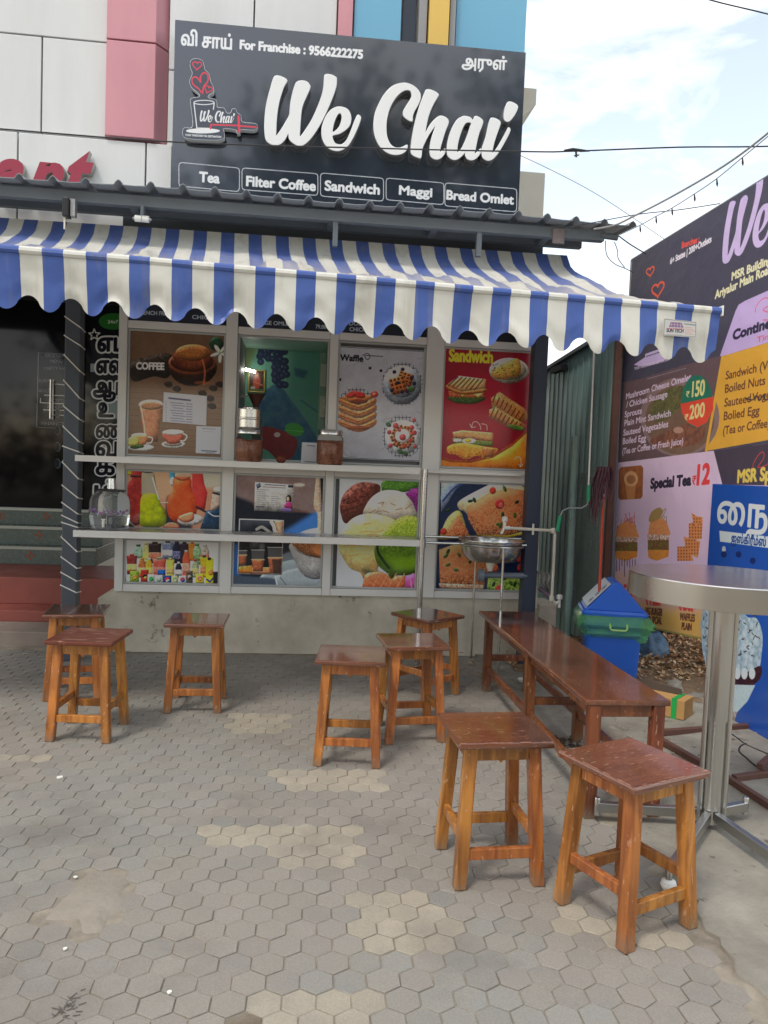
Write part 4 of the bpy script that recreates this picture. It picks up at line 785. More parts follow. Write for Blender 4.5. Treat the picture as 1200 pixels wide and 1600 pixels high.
def d_ice(c):
    c.poly([(520, 738), (680, 740), (675, 925), (520, 922)], (172, 176, 184)); X = lambda x, y: (520 + x / 7.06, 730 + y / 7.06); P = lambda l: [X(*q) for q in l]
    c.poly(P([(590, 100), (1000, 100), (980, 210), (800, 275), (540, 270), (530, 190)]), (98, 140, 56), smooth=False, tex=.8, tcell=3, col2=(50, 92, 34)); c.poly(P([(800, 290), (860, 240), (1000, 215), (1080, 230), (1080, 560), (930, 560), (880, 430)]), (140, 52, 132), smooth=False, tex=.8, tcell=3, col2=(84, 28, 82))
    c.poly(P([(150, 620), (90, 520), (80, 420), (120, 300), (220, 200), (330, 165), (440, 175), (520, 205), (510, 300), (430, 400), (360, 520)]), (120, 66, 56), smooth=True, tex=.7, tcell=7, col2=(70, 38, 34))
    for l in ([(100, 380), (180, 340), (160, 400), (290, 360)], [(290, 330), (360, 320), (400, 290)], [(120, 480), (230, 450), (320, 400)]): c.line(P(l), 1.2, (54, 30, 28), smooth=True)
    c.poly(P([(340, 520), (360, 430), (430, 330), (530, 265), (640, 250), (760, 275), (860, 360), (910, 470), (930, 560), (640, 600), (500, 570)]), (182, 174, 160), smooth=True, tex=.3, tcell=12, col2=(160, 146, 134))
    for l in ([(500, 400), (560, 385), (540, 410)], [(640, 400), (690, 420)], [(470, 500), (540, 480), (620, 500)], [(690, 470), (760, 455)], [(400, 505), (470, 470)], [(800, 460), (870, 410)]): c.line(P(l), 1.2, (140, 112, 90), smooth=True)
    c.poly(P([(70, 760), (140, 640), (240, 550), (380, 510), (540, 530), (700, 600), (720, 800), (500, 1100), (520, 1150), (380, 1165), (340, 1230), (300, 1160), (190, 1110), (90, 960), (60, 850)]), (196, 182, 128), smooth=True, tex=.5, tcell=14, col2=(204, 158, 96))
    for l in ([(300, 720), (380, 705), (480, 715), (560, 690)], [(340, 630), (420, 615)], [(120, 880), (180, 860), (330, 870)], [(180, 980), (280, 960)], [(380, 740), (500, 745)]): c.line(P(l), 1.3, (190, 140, 84), smooth=True)
    c.poly(P([(640, 620), (760, 545), (880, 535), (980, 590), (1065, 640), (1080, 820), (560, 800), (570, 720)]), (158, 172, 70), smooth=True, tex=.8, tcell=3, col2=(104, 128, 40))
    c.poly(P([(1000, 570), (1070, 560), (1080, 700), (1000, 700)]), (196, 190, 130)); c.poly(P([(470, 860), (560, 800), (1080, 790), (1080, 1110), (960, 1150), (820, 1190), (700, 1195), (640, 1235), (600, 1170), (500, 1080), (460, 960)]), (92, 122, 34), smooth=True, tex=.6, tcell=8, col2=(60, 92, 28)); c.line(P([(490, 860), (500, 940), (550, 1020), (620, 1110)]), 4, (30, 52, 28), smooth=True, a=.9); c.poly(P([(560, 980), (700, 1000), (980, 1000), (900, 1130), (700, 1150)]), (112, 146, 30), blur=8, a=.8)
    c.poly(P([(350, 1190), (420, 1160), (520, 1145), (600, 1180), (640, 1235), (700, 1200), (810, 1195), (790, 1345), (320, 1345)]), (190, 110, 76), tex=.2, tcell=8, col2=(170, 88, 56))
    for k in range(6): c.line(P([(420 + k * 90, 1345), (520 + k * 90, 1170)]), 1.6, (214, 140, 104)); c.line(P([(340 + k * 70, 1250 - k * 16), (480 + k * 60, 1345)]), .9, (150, 76, 48), a=.6)
    c.poly(P([(800, 1200), (960, 1150), (1080, 1130), (1080, 1345), (790, 1345)]), (176, 84, 138), tex=.3, tcell=10, col2=(150, 66, 116)); c.line(P([(850, 1200), (870, 1345)]), 2, (204, 130, 176))
def d_egg(c):
    c.poly([(680, 742), (828, 746), (822, 930), (680, 928)], (34, 48, 78), tex=.3, tcell=20, col2=(26, 34, 54)); c.poly([(688, 745), (735, 747), (712, 765), (700, 785), (689, 800)], (150, 166, 196)); X = lambda x, y: (510 + x / 3.158, 710 + y / 3.158); P = lambda l: [X(*q) for q in l]
    c.line(P([(575, 230), (640, 160), (740, 125)]), 3, (50, 70, 112), smooth=True)
    bread = dict(tex=.75, tcell=3.5, col2=(206, 150, 104))
    c.poly(P([(655, 230), (760, 170), (860, 128), (920, 150), (985, 175), (985, 330), (900, 400), (760, 400), (690, 290), (655, 270)]), (178, 168, 128), smooth=True, tex=.5, tcell=6, col2=(196, 180, 150)); c.poly(P([(690, 260), (800, 190), (900, 165), (985, 180), (985, 370), (880, 405), (745, 400), (700, 320)]), (166, 92, 58), smooth=False, **bread)
    c.poly(P([(560, 400), (600, 310), (660, 280), (700, 390), (740, 400), (720, 410), (560, 420)]), (190, 170, 96), smooth=True, tex=.4, tcell=6); c.poly(P([(585, 380), (650, 300), (700, 380), (700, 415), (590, 415)]), (160, 84, 54), **bread)
    c.poly(P([(720, 395), (900, 400), (985, 375), (985, 395), (900, 410)]), (214, 186, 70)); c.poly(P([(555, 470), (640, 440), (760, 490), (830, 540), (780, 610), (780, 645), (560, 635)]), (172, 98, 62), smooth=False, **bread); c.poly(P([(555, 635), (780, 645), (775, 668), (560, 660)]), (186, 170, 140), tex=.5, tcell=5, col2=(120, 60, 50)); c.poly(P([(800, 590), (965, 600), (965, 680), (790, 672)]), (90, 128, 44), tex=.8, tcell=5, col2=(186, 196, 120))
    for x, y, r_, col in ((820, 178, 5, (190, 60, 44)), (855, 245, 7, (176, 44, 44)), (862, 252, 4, (206, 90, 86)), (578, 380, 5, (196, 60, 46)), (955, 510, 7, (190, 60, 48)), (960, 560, 6, (170, 50, 44)), (850, 660, 5, (190, 60, 50)), (830, 560, 6, (200, 90, 60))): c.ell(*X(x, y), r_, r_ * 1.1, col)
    for x, y in ((710, 230), (730, 225), (850, 345), (860, 350), (880, 170), (940, 235), (600, 480), (590, 500), (655, 495), (710, 525), (600, 545), (640, 570), (910, 635), (930, 640), (825, 640), (880, 610), (930, 300), (870, 300), (870, 140), (600, 275)): c.ell(*X(x, y), 3.6 + 2 * RS.rand(), 2.4, (62, 92, 44) if RS.rand() < .6 else (40, 60, 38), rot=RS.rand() * 180)
poster('coffee_poster', [(200.6, 513), (356.6, 524), (352, 718), (197, 713)], (104, 82, 64), d_coffee, label='brown coffee poster with copper cup and glasses of tea')
poster('waffle_poster', [(526, 542), (666, 548.3), (662, 720), (523.6, 716)], (156, 158, 164), d_waffle, label='marble white waffle poster with three waffle plates')
poster('sandwich_poster', [(697, 541), (829, 547), (826, 737), (691, 732)], (134, 34, 48), d_sandwich, label='red and orange sandwich poster')
poster('juice_poster', [(198.5, 728), (347, 735.5), (343.4, 827.6), (197, 823.4)], (176, 136, 112), d_juice, label='poster of red, green and orange juice bottles')
poster('soft_drink_poster', [(192.5, 840), (347, 846), (343, 912.5), (192.5, 909.5)], (180, 186, 188), d_bottles, label='white poster crowded with drink bottles and cans')
poster('milk_tea_poster', [(368, 734), (515, 740), (510.5, 917), (362, 914)], (28, 34, 46), d_milk, label='dark poster of milk poured into a white cup')
poster('ice_cream_poster', [(531, 743.5), (672, 745), (670, 920), (526, 919)], (172, 176, 184), d_ice, label='poster of coloured ice cream scoops in a cone')
poster('egg_toast_poster', [(690, 747), (822, 751), (816, 925), (686, 922)], (34, 48, 78), d_egg, label='poster of browned egg toast on a dark plate')
# menu board prints above the posters
def mboard(x0, x1, y0, y1, items):
    cv, _ = canvas_px(F, .012, [(x0, y0), (x1, y0), (x1, y1), (x0, y1)], 420, (22, 28, 40), 2.0)
    for t_, a, b, y, h in items: cv.text(t_, a, y, b, y + (b - a) * .04, h, (150, 160, 170), bold=.1)
    cv.v1 = max(cv.v1, cv.v0 + .05); cv.panel('menu_strip', cv.material('menu_strip_print', .3, 0), [(cv.u0, max(cv.v0, zA + .004)), (cv.u1, max(cv.v0, zA + .004)), (cv.u1, cv.v1), (cv.u0, cv.v1)], .004, parent=ks)
mboard(206, 350, 470, 512, [('FRENCH FRIES', 216, 266, 491, 6), ('CHICKEN', 300, 345, 498, 6)])
mboard(374, 510, 480, 514, [('SAUSAGE OMLET', 386, 456, 506, 6), ('79.00', 493, 509, 513, 6)])
mboard(530, 658, 492, 526, [('DOUBLE', 546, 580, 508, 6), ('CHICKEN', 546, 582, 517, 6)])
# papers stuck on the coffee poster and the window
def paper(name, quad, n, draw, par=ks, lab=None, cat=None):
    cv, q = canvas_px(F, n, quad, 520, (170, 172, 190), 2.0); draw(cv)
    return cv.panel(name, cv.material(name + '_print', .6, 0), q, .0015, parent=par, label=lab)
def d_note(c):
    c.line([(264, 622), (297, 625.5)], 2.4, (70, 70, 96))
    for k in range(8): y = 629 + k * 4.0; c.line([(266 + (k % 3) * 2, y), (286 + (k % 2) * 3, y + 1.5)], 1.1, (104, 104, 128)); c.line([(291, y + 2), (300, y + 2.6)], 1.1, (104, 104, 128)); c.line([(259, y - .4), (260, y - .3)], 1, (110, 110, 130))
def d_card(c):
    c.line([(316, 669.5), (336, 670.5)], 1.1, (120, 120, 130)); c.line([(318, 674), (334, 675)], .9, (150, 150, 158)); c.line([(315, 704), (338, 705)], 1.4, (60, 60, 70)); c.line([(322, 707), (336, 707.4)], 1, (90, 90, 100))
paper('price_notice', [(255.8, 612.7), (323.4, 618.7), (322, 664.7), (254, 659)], .006, d_note, lab='white typed notice taped on the coffee poster')
paper('payment_card', [(306.8, 665.8), (345.3, 666.8), (343.6, 709.5), (305.7, 708)], .006, d_card, lab='small white payment card')
def d_card2(c): c.line([(480, 696), (492, 697)], 1.2, (90, 90, 100)); c.line([(476, 721), (494, 722)], 1.2, (90, 90, 100))
paper('payment_card', [(472, 691), (498, 692), (497, 724), (470, 723)], .03, d_card2, lab='white payment card standing beside the right jar')

# serving window: mural, side wall, boards, picture, lamp
ni = -.55
cv, q = canvas_px(F, ni, [(355, 520), (530, 520), (530, 730), (355, 730)], 330, (84, 128, 112), 2.5)
cv.poly([(350, 510), (540, 510), (540, 740), (350, 740)], (88, 134, 116), tex=.5, tcell=40, col2=(60, 110, 100)); cv.poly([(460, 520), (500, 520), (500, 730), (440, 730)], (52, 104, 96), blur=10, a=.6); cv.poly([(372, 530), (408, 530), (380, 600), (372, 600)], (84, 92, 56), blur=6, a=.8)
cv.poly([(400, 630), (432, 600), (455, 625), (480, 660), (497, 690), (500, 726), (440, 726), (420, 680), (390, 665)], (38, 70, 98), smooth=True, tex=.6, tcell=14, col2=(60, 100, 110), blur=2)
for k in range(60):
    t = RS.rand(); x, y = (405 + RS.rand() * 44, 530 + RS.rand() * 36) if t < .6 else (428 + RS.rand() * 24 - (t - .6) * 10, 562 + RS.rand() * 42); cv.ell(x, y, 5.5, 5.5, (30, 38, 62)); cv.ell(x - 1, y - 1, 2, 2, (50, 62, 92))
cv.poly([(408, 668), (425, 668), (440, 672), (456, 680), (465, 690), (458, 712), (440, 722), (420, 705), (405, 695)], (112, 40, 44), smooth=True, tex=.4, tcell=10, col2=(84, 28, 34)); cv.ell(433, 679, 5, 4, (180, 150, 150)); cv.ell(460, 671, 15, 10, (56, 128, 56), rot=15); cv.line([(445, 672), (474, 674)], 1, (90, 160, 80))
cv.poly([(460, 575), (482, 580), (476, 592), (462, 588)], (40, 74, 86), blur=3); cv.line([(470, 625), (498, 645)], 3, (40, 78, 90), a=.7)
cv.panel('mural', cv.material('mural_print', .55, 0, 0), [(w0 + .0, wz0), (u(497, 620, ni), wz0), (u(497, 620, ni), wz1), (w0, wz1)], .02, parent=ks, label='green wall mural of grapes, apple and leaf inside the window')
GRN = mat('green_interior_wall', lin((160, 200, 180)), .5, var=.3, vscale=3)
mb = MB().pbox(F, u(497, 620, ni) + .002, w1 + .3, wz0, wz1, ni - .02, ni - .004).pbox(F, w0 - .02, w0 - .002, wz0, wz1, ni, -.04).pbox(F, w1 + .001, w1 + .02, wz0, wz1, ni, -.04).pbox(F, w0, w1, wz0 - .03, wz0 - .002, -1, -.04).pbox(F, w0, w1, wz1 + .002, wz1 + .03, -1, -.04)
part('inner_wall', mb, GRN, ks)
gl_ = mat('window_glass', (.9, .95, .95), .02, trans=1, ior=1.45)
cream = mat('cream_plastic', lin((206, 214, 196)), .4)
sb = empty('distribution_box', F.P(*F.uv(508, 590, ni), ni), R(6.3), label='pale distribution box on the green wall inside the window', cat='electrical box')
a, b = F.uv(500, 605, ni), F.uv(518, 570, ni); part('cover', MB().pbox(F, a[0], b[0], a[1], b[1], ni - .003, ni + .06), cream, sb, bev=.006)
for k in range(3): z = a[1] + (b[1] - a[1]) * (.25 + .22 * k); part('vent_rib', MB().pbox(F, a[0] + .01, b[0] - .01, z, z + .006, ni + .0605, ni + .065), cream, sb)
sb = empty('switch_board', F.P(*F.uv(508, 635, ni), ni), R(6.3), label='cream switch board with two switches and a socket below the distribution box', cat='switch board')
a, b = F.uv(499, 653, ni), F.uv(515, 620, ni); part('plate', MB().pbox(F, a[0], b[0], a[1], b[1], ni - .003, ni + .03), cream, sb, bev=.005)
wht = mat('white_plastic', lin((232, 234, 226)), .35)
for k, t in enumerate((.78, .52)): uu = a[0] + (b[0] - a[0]) * .5; z = a[1] + (b[1] - a[1]) * t; part('switch', MB().pbox(F, uu - .013, uu + .013, z - .013, z + .013, ni + .0305, ni + .037), wht, sb, bev=.002)
z = a[1] + (b[1] - a[1]) * .22; mb = MB()
for dx, dz in ((0, .01), (-.01, -.006), (.01, -.006)): mb.lathe([(.0035, 0), (.0035, .001)], (0, 0, 0), 8); nv = mb.v[-16:]; mb.v[-16:] = [tuple(F.P(uu + dx + p[0], z + dz + p[1], ni + .031 + p[2])) for p in nv]
part('socket', mb, DARK, sb)
pf = empty('framed_picture', F.P(*F.uv(401, 595, ni), ni), R(6.3), label='small gold framed picture of a seated figure on the mural', cat='picture')
cv, q = canvas_px(F, ni + .012, [(390, 579), (413, 580), (412, 612), (389, 611)], 900, (60, 44, 30), 1.7); cv.ell(401, 597, 6, 11, (150, 62, 46)); cv.ell(401, 585, 3, 3.5, (176, 110, 84)); cv.line([(398, 597), (410, 602)], 2, (170, 96, 76)); cv.ell(395, 606, 4, 3, (150, 140, 130)); cv.poly([(390, 608), (412, 608), (412, 612), (390, 612)], (70, 90, 60))
cv.panel('print', cv.material('picture_print', .3, 0), thick=.003, parent=pf)
a, b = (cv.u0, cv.v0), (cv.u1, cv.v1); ring('gold_frame', [(a[0] - .008, a[1] - .008), (b[0] + .008, a[1] - .008), (b[0] + .008, b[1] + .008)], .009, ni - .002, ni + .018, mat('gilt', lin((206, 184, 110)), .35, .5), pf)
lp = empty('tube_lamp', F.P(w0 + .03, v_(380, 575, -.3), -.35), R(6.3), label='short lit white lamp inside the serving window, left side', cat='lamp')
part('tube', MB().tube([F.P(w0 + .012, v_(380, 574, -.3), -.42), F.P(w0 + .085, v_(380, 578, -.3), -.38)], .011, 10), mat('lamp_glow', (1, .97, .88), .5, emis=14), lp)
part('holder', MB().tube([F.P(w0 + .0, v_(380, 574, -.3), -.427), F.P(w0 + .012, v_(380, 574, -.3), -.42)], .014, 10), wht, lp)

# ================================================================== BIG SIGN ABOVE THE ROOF
sg = empty('shop_sign', SG.P(0, 3.3, 0), R(5.5), label='dark glossy signboard reading We Chai with menu boxes above the grey roof', cat='signboard')
cv, q = canvas_px(SG, .06, [(274, 32), (820, 80), (811, 352), (270, 312)], 420, (40, 50, 64), 1.0)
SU0, SU1, SV0, SV1 = u(273, 60, .06, SG), u(816, 200, .06, SG), v_(600, 348, .06, SG), v_(500, 52, .06, SG)
cv.put([np.array([(0, 0), (cv.w, 0), (cv.w, cv.h), (0, cv.h)], float)], (38, 46, 58), tex=.35, tcell=200, col2=(33, 41, 52))
wt = (222, 226, 228)
cv.text('வி', 283.3, 70, 307.5, 71.5, 25, wt, bold=.075); cv.text('சாய்', 316, 73.5, 361.7, 77, 24, wt, bold=.075)
cv.text('For Franchise : 9566222275', 375, 76, 566, 91.5, 13.5, wt, bold=.15)
cv.text('அருள்', 721.7, 105, 790.7, 109, 21, wt, bold=.08)
for x0, y0, x1, y1, h in ((279.5, 254, 374, 262, 37), (378, 262.6, 496.5, 271, 34), (500.6, 270.6, 599, 278, 36), (603, 278.4, 693.2, 285.4, 34), (694.8, 286, 807, 294.6, 36)):
    r_ = 5; p = [(x0 + r_, y0), (x1 - r_, y1), (x1 - 1, y1 + 1.5), (x1, y1 + r_), (x1, y1 + h - r_), (x1 - 1.5, y1 + h - 1), (x1 - r_, y1 + h), (x0 + r_, y0 + h), (x0 + 1, y0 + h - 1.5), (x0, y0 + h - r_), (x0, y0 + r_), (x0 + 1.2, y0 + 1.2)]
    cv.line(p, 1.3, (196, 202, 206), closed=True)
for t_, a, b, c, d, h in (('Tea', 311.7, 283.5, 342.3, 286, 15), ('Filter Coffee', 385, 290, 492.3, 298, 15), ('Sandwich', 507.6, 297, 592.3, 303.5, 15), ('Maggi', 623.6, 303.5, 674.3, 307.5, 13.5), ('Bread Omlet', 697.6, 311, 801.6, 319, 14)): cv.text(t_, a, b, c, d, h, wt, bold=.13)
cv.panel('board', cv.material('signboard_print', .16, .006, 1.0, .5), [(SU0, SV0), (SU1, SV0), (SU1, SV1), (SU0, SV1)], .012, parent=sg)
part('box', MB().pbox(SG, SU0, SU1, SV0, SV1, -.12, .0475), mat('sign_box_side', lin((60, 66, 78)), .4), sg)
WF = mat('white_acrylic_face', lin((226, 230, 230)), .3); CH = mat('chrome_return', (.5, .52, .53), .3, .9)
LN = {'W': 'letter_w', 'e': 'letter_e', 'C': 'letter_c', 'h': 'letter_h', 'a': 'letter_a', 'i': 'letter_i', 'dot': 'letter_dot'}
for kk, cs in LET.items():
    cu = bpy.data.curves.new('tmp', 'CURVE'); cu.dimensions = '2D'; cu.fill_mode = 'BOTH'; cu.extrude = .03; cu.bevel_depth = .004; cu.bevel_resolution = 1
    for c in cs:
        qs = [SG.uv(x, y, .12) for x, y in smoothpoly(c, 4)]
        sp = cu.splines.new('POLY'); sp.points.add(len(qs) - 1); sp.use_cyclic_u = True
        for p, (a, b) in zip(sp.points, qs): p.co = (a, b, 0, 1)
    ob = bpy.data.objects.new('tmp', cu); COL.objects.link(ob); me = bpy.data.meshes.new_from_object(ob.evaluated_get(bpy.context.evaluated_depsgraph_get())); bpy.data.objects.remove(ob)
    inv = WM[sg.name].inverted()
    for q_ in me.vertices: q_.co = inv @ SG.P(q_.co.x, q_.co.y, .095 + q_.co.z)
    me.materials.clear(); me.materials.append(WF); me.materials.append(CH)
    for f in me.polygons: f.material_index = 0 if abs((WM[sg.name].to_3x3() @ f.normal).dot(SG.N)) > .8 else 1
    o = bpy.data.objects.new('letter', me); COL.objects.link(o); o.parent = sg
# cup logo plate
LG = tr([(220,470),(240,435),(290,428),(340,450),(355,500),(365,535),(400,570),(415,640),(440,690),(440,740),(400,770),(395,795),(460,810),(475,850),(480,885),(540,890),(565,935),(600,935),(615,900),(650,900),(665,935),(700,960),(712,1020),(830,1035),(855,1060),(845,1090),(800,1100),(700,1095),(690,1125),(660,1130),(650,1100),(540,1085),(545,1130),(535,1180),(450,1195),(250,1185),(165,1165),(150,1110),(170,1075),(245,1060),(225,850),(235,800),(305,785),(300,755),(235,700),(215,640),(235,590),(240,560),(225,520)], 260, 20, 6)
def logo(c, X, k, white, red, bg):
    P = lambda l: [X(*p) for p in l]
    def heart(cx, cy, s, rot, w):
        t = np.linspace(0, 2 * np.pi, 30); x = 16 * np.sin(t) ** 3; y = -(13 * np.cos(t) - 5 * np.cos(2 * t) - 2 * np.cos(3 * t) - np.cos(4 * t)); co, si = math.cos(R(rot)), math.sin(R(rot))
        c.line([X(cx + (a * co - b * si) * s, cy + (a * si + b * co) * s) for a, b in zip(x, y)], w * k, red)
    heart(287, 492, 2.7, 5, 11); heart(392, 715, 2.3, 20, 10)
    c.line(P([(325, 745), (300, 710), (250, 670), (240, 620), (270, 600), (300, 620), (320, 650), (320, 600), (350, 560), (385, 580), (388, 640), (350, 690), (340, 740)]), 14 * k, red, smooth=True)
    c.line(P([(340, 760), (338, 735)]), 10 * k, red)
    t = np.linspace(0, 2 * np.pi, 24); c.line([X(352 + 95 * math.cos(a), 840 + 20 * math.sin(a)) for a in t], 8 * k, white)
    c.line(P([(258, 842), (285, 1080)]), 10 * k, white); c.line(P([(447, 845), (440, 905)]), 10 * k, white); c.line(P([(285, 1078), (412, 1082), (412, 1095)]), 7 * k, white)
    c.put([c.q([X(342 + 160 * math.cos(a), 1106 + 24 * math.sin(a)) for a in t])], white)
    c.glyphs(WECHAI, *X(312, 1022), *X(640, 1040), 118 * k / 1, white)
    c.line(P([(412, 1085), (415, 1048), (640, 1055), (840, 1072)]), 15 * k, red); c.line(P([(675, 970), (680, 1110)]), 22 * k, red)
    c.text('YOUR TANDOORI TEA DESTINATION', *X(175, 1152), *X(512, 1172), 18 * k, white, bold=.1)
cv, q = canvas_px(SG, .13, LG, 700, (70, 76, 88), 1.0, .005)
cv.line(LG, 1.2, (206, 210, 212), closed=True, smooth=True)
logo(cv, lambda x, y: (260 + x / 6, 20 + y / 6), 1 / 6, wt, (214, 66, 84), None)
sq = [tuple(SG.uv(x, y, .13)) for x, y in smoothpoly(LG, 3)]
cv.panel('cup_logo', cv.material('cup_logo_print', .25, 0), sq, .05, parent=sg, label='raised logo of a steaming cup with red hearts')

# ================================================================== CORRUGATED ROOF OVER THE SHOP
RZ = 3.20
cr_ = gnd(995, 352, RZ); rN = (cr_ - F.O).dot(F.N); rU = (cr_ - F.O).dot(F.U)
rf = empty('corrugated_roof', F.P(0, RZ, .3), R(6.3), label='grey corrugated metal sheet roof over the striped awning', cat='roof')
pitch = .206; vs = []; U0 = -4.6; prof = []
x = rU
while x > U0:
    for dx, dz in ((0, .0), (-.012, .022), (-.028, .032), (-.044, .022), (-.058, 0.0), (-.13, -.003)): prof.append((x + dx, dz))
    x -= pitch
bkN = .02
for j, n_ in enumerate((rN, rN * .5, bkN)):
    for (a, dz) in prof: vs.append(F.P(a, RZ + dz + (.012 * math.sin(a * 3.1) * .6 if j == 0 else 0) + .02 * j, n_))
for j, n_ in enumerate((rN, rN * .5, bkN)):
    for (a, dz) in prof: vs.append(F.P(a, RZ + dz + .004 + (.012 * math.sin(a * 3.1) * .6 if j == 0 else 0) + .02 * j, n_))
m_ = len(prof); fs = []
for j in range(2):
    for k in range(m_ - 1):
        a = j * m_ + k; fs.append((a, a + 1, a + m_ + 1, a + m_)); b = a + 3 * m_; fs.append((b, b + m_, b + m_ + 1, b + 1))
for k in range(m_ - 1): fs.append((k, k + 3 * m_, k + 1 + 3 * m_, k + 1))
part('sheet', MB().add(vs, fs), SHEET, rf, smooth=28)
tn = (gnd(600, 345, RZ - .05) - F.O).dot(F.N)
part('purlin', MB().pbox(F, U0, rU - .18, RZ - .085, RZ - .012, tn - .03, tn + .03), GALV, rf, bev=.004)
part('purlin', MB().pbox(F, U0, rU - .25, RZ - .065, RZ - .005, .06, .11), GALV, rf)
for x in (-1.9, -.55, .18, 1.0):
    part('rafter', MB().pbox(F, x, x + .05, RZ - .075, RZ - .02, .11, tn - .032), GALV, rf)
for x in (520, 745): uu = u(x, 360, tn); part('hanger', MB().pbox(F, uu, uu + .035, RZ - .25, RZ - .086, tn - .02, tn + .02), GALV, rf)
uu = u(869, 370, tn); part('bracket', MB().pbox(F, uu - .04, uu + .045, RZ - .13, RZ - .03, tn + .0301, tn + .05), mat('pale_bracket', lin((140, 130, 128)), .6, var=.6, vscale=30), rf)
part('roll_bundle', MB().tube([F.P(u(940, 365, tn + .03), v_(952, 368, tn + .03), tn + .02), F.P(u(965, 372, tn + .03), v_(960, 371, tn + .03), tn + .03)], .022, 10), GALV, rf, smooth=True)
# wall strip behind, between kiosk top and roof with boards
part('wall_board', MB().pbox(F, uL0, uRR, zTop + .003, RZ - .01, -.3, -.02), mat('grey_board', lin((88, 96, 104)), .6, var=.4), rf)
# small fittings under the roof
fl = empty('floodlight', F.P(*F.uv(112, 322, tn), tn), R(6.3), label='small black and silver floodlight clamped under the roof at the left', cat='lamp')
a, b = F.uv(98, 338, tn + .1), F.uv(108, 310, tn + .1); part('housing', MB().pbox(F, a[0], b[0], a[1], b[1], tn + .04, tn + .12), mat('black_plastic', (.02, .02, .022), .4), fl, bev=.004)
part('bracket', MB().pbox(F, b[0] + .003, b[0] + .035, a[1] + .01, b[1] + .005, tn + .035, tn + .09), mat('zinc', (.5, .5, .48), .45, .8, var=.5, vscale=20), fl, bev=.003)
c0 = F.uv(101, 341, tn + .08); part('cable', MB().tube([F.P(c0[0], c0[1] + .01, tn + .08), F.P(c0[0], c0[1] - .07, tn + .08)], .006, 6), PVC, fl)
tl = empty('cylinder_lamp', F.P(*F.uv(221, 342, tn), tn), R(6.3), label='white two part cylinder lamp lying under the roof purlin', cat='lamp')
a, b = F.uv(211, 341, tn + .05), F.uv(233, 343, tn + .05); A_, B_ = F.P(*a, tn + .05), F.P(*b, tn + .05); d = B_ - A_
part('body', MB().tube([A_, A_ + d * .48], .022, 14).tube([A_ + d * .52, B_], .022, 14), wht, tl, smooth=True)
part('end_cap', MB().tube([A_ - d * .18, A_], [.008, .018], 12), STEELD, tl, smooth=True); part('end_cap', MB().tube([B_, B_ + d * .18], [.018, .008], 12), STEELD, tl, smooth=True)
part('mount', MB().pbox(F, (a[0] + b[0]) / 2 - .01, (a[0] + b[0]) / 2 + .01, a[1] + .015, RZ - .086, tn - .01, tn + .06), GALV, tl)

# ================================================================== STRIPED AWNING
AO = Vector((0, 3.75, 0)); A = Plane(AO, 7.5)
fr_ = A.at(1125, 484); fl_ = A.at(-40, 382); fl_ = fl_ - (fr_ - fl_).normalized() * 1.64; br_ = F.at(886, 399, .10); b0_ = F.at(0, 340, .10); _L = (fr_ - fl_).length; bl_ = br_ - (br_ - b0_).normalized() * _L
# blue stripe centres measured along the front edge
bc = [18.6, 85.6, 153, 221, 286, 351, 414, 476.7, 538, 599, 660, 721, 782, 842, 900, 958, 1015.6, 1072]
fu = lambda px: (A.at(px, 384 + px * .0874) - fl_).length / (fr_ - fl_).length
xs_ = np.array([fu(b) for b in bc]); kf = np.polyfit(np.arange(18), xs_, 1); per = kf[0]; ph = kf[1]
ph_right = xs_[-1]; NU = 480; NVv = 26
def wrk(s, t): return .012 * math.sin(s * 31 + t * 5) * math.sin(t * 6) + .008 * math.sin(s * 73 - t * 9) * t * (1 - t) * 3
wn = fnoise(64, 400, 12, 77, 4)
vs = []
for j in range(NVv + 1):
    t = j / NVv
    for i in range(NU + 1):
        s = i / NU; a = bl_.lerp(br_, s); b = fl_.lerp(fr_, s); p = a.lerp(b, t)
        zz = a.z + (b.z - a.z) * (t ** .62); crease = (.5 - abs(((s * 5.2 + .13) % 1) - .5)) * .0
        p.z = zz + (wn[int(t * 60), int(s * 396)] - .5) * .13 * math.sin(math.pi * min(1, t * 1.02)) + wrk(s, t) * math.sin(math.pi * t) - .02 * math.sin(math.pi * t) * math.sin(s * 9.5) ** 2 + crease
        vs.append(p)
fs = [(j * (NU + 1) + i, (j + 1) * (NU + 1) + i, (j + 1) * (NU + 1) + i + 1, j * (NU + 1) + i + 1) for j in range(NVv) for i in range(NU)]
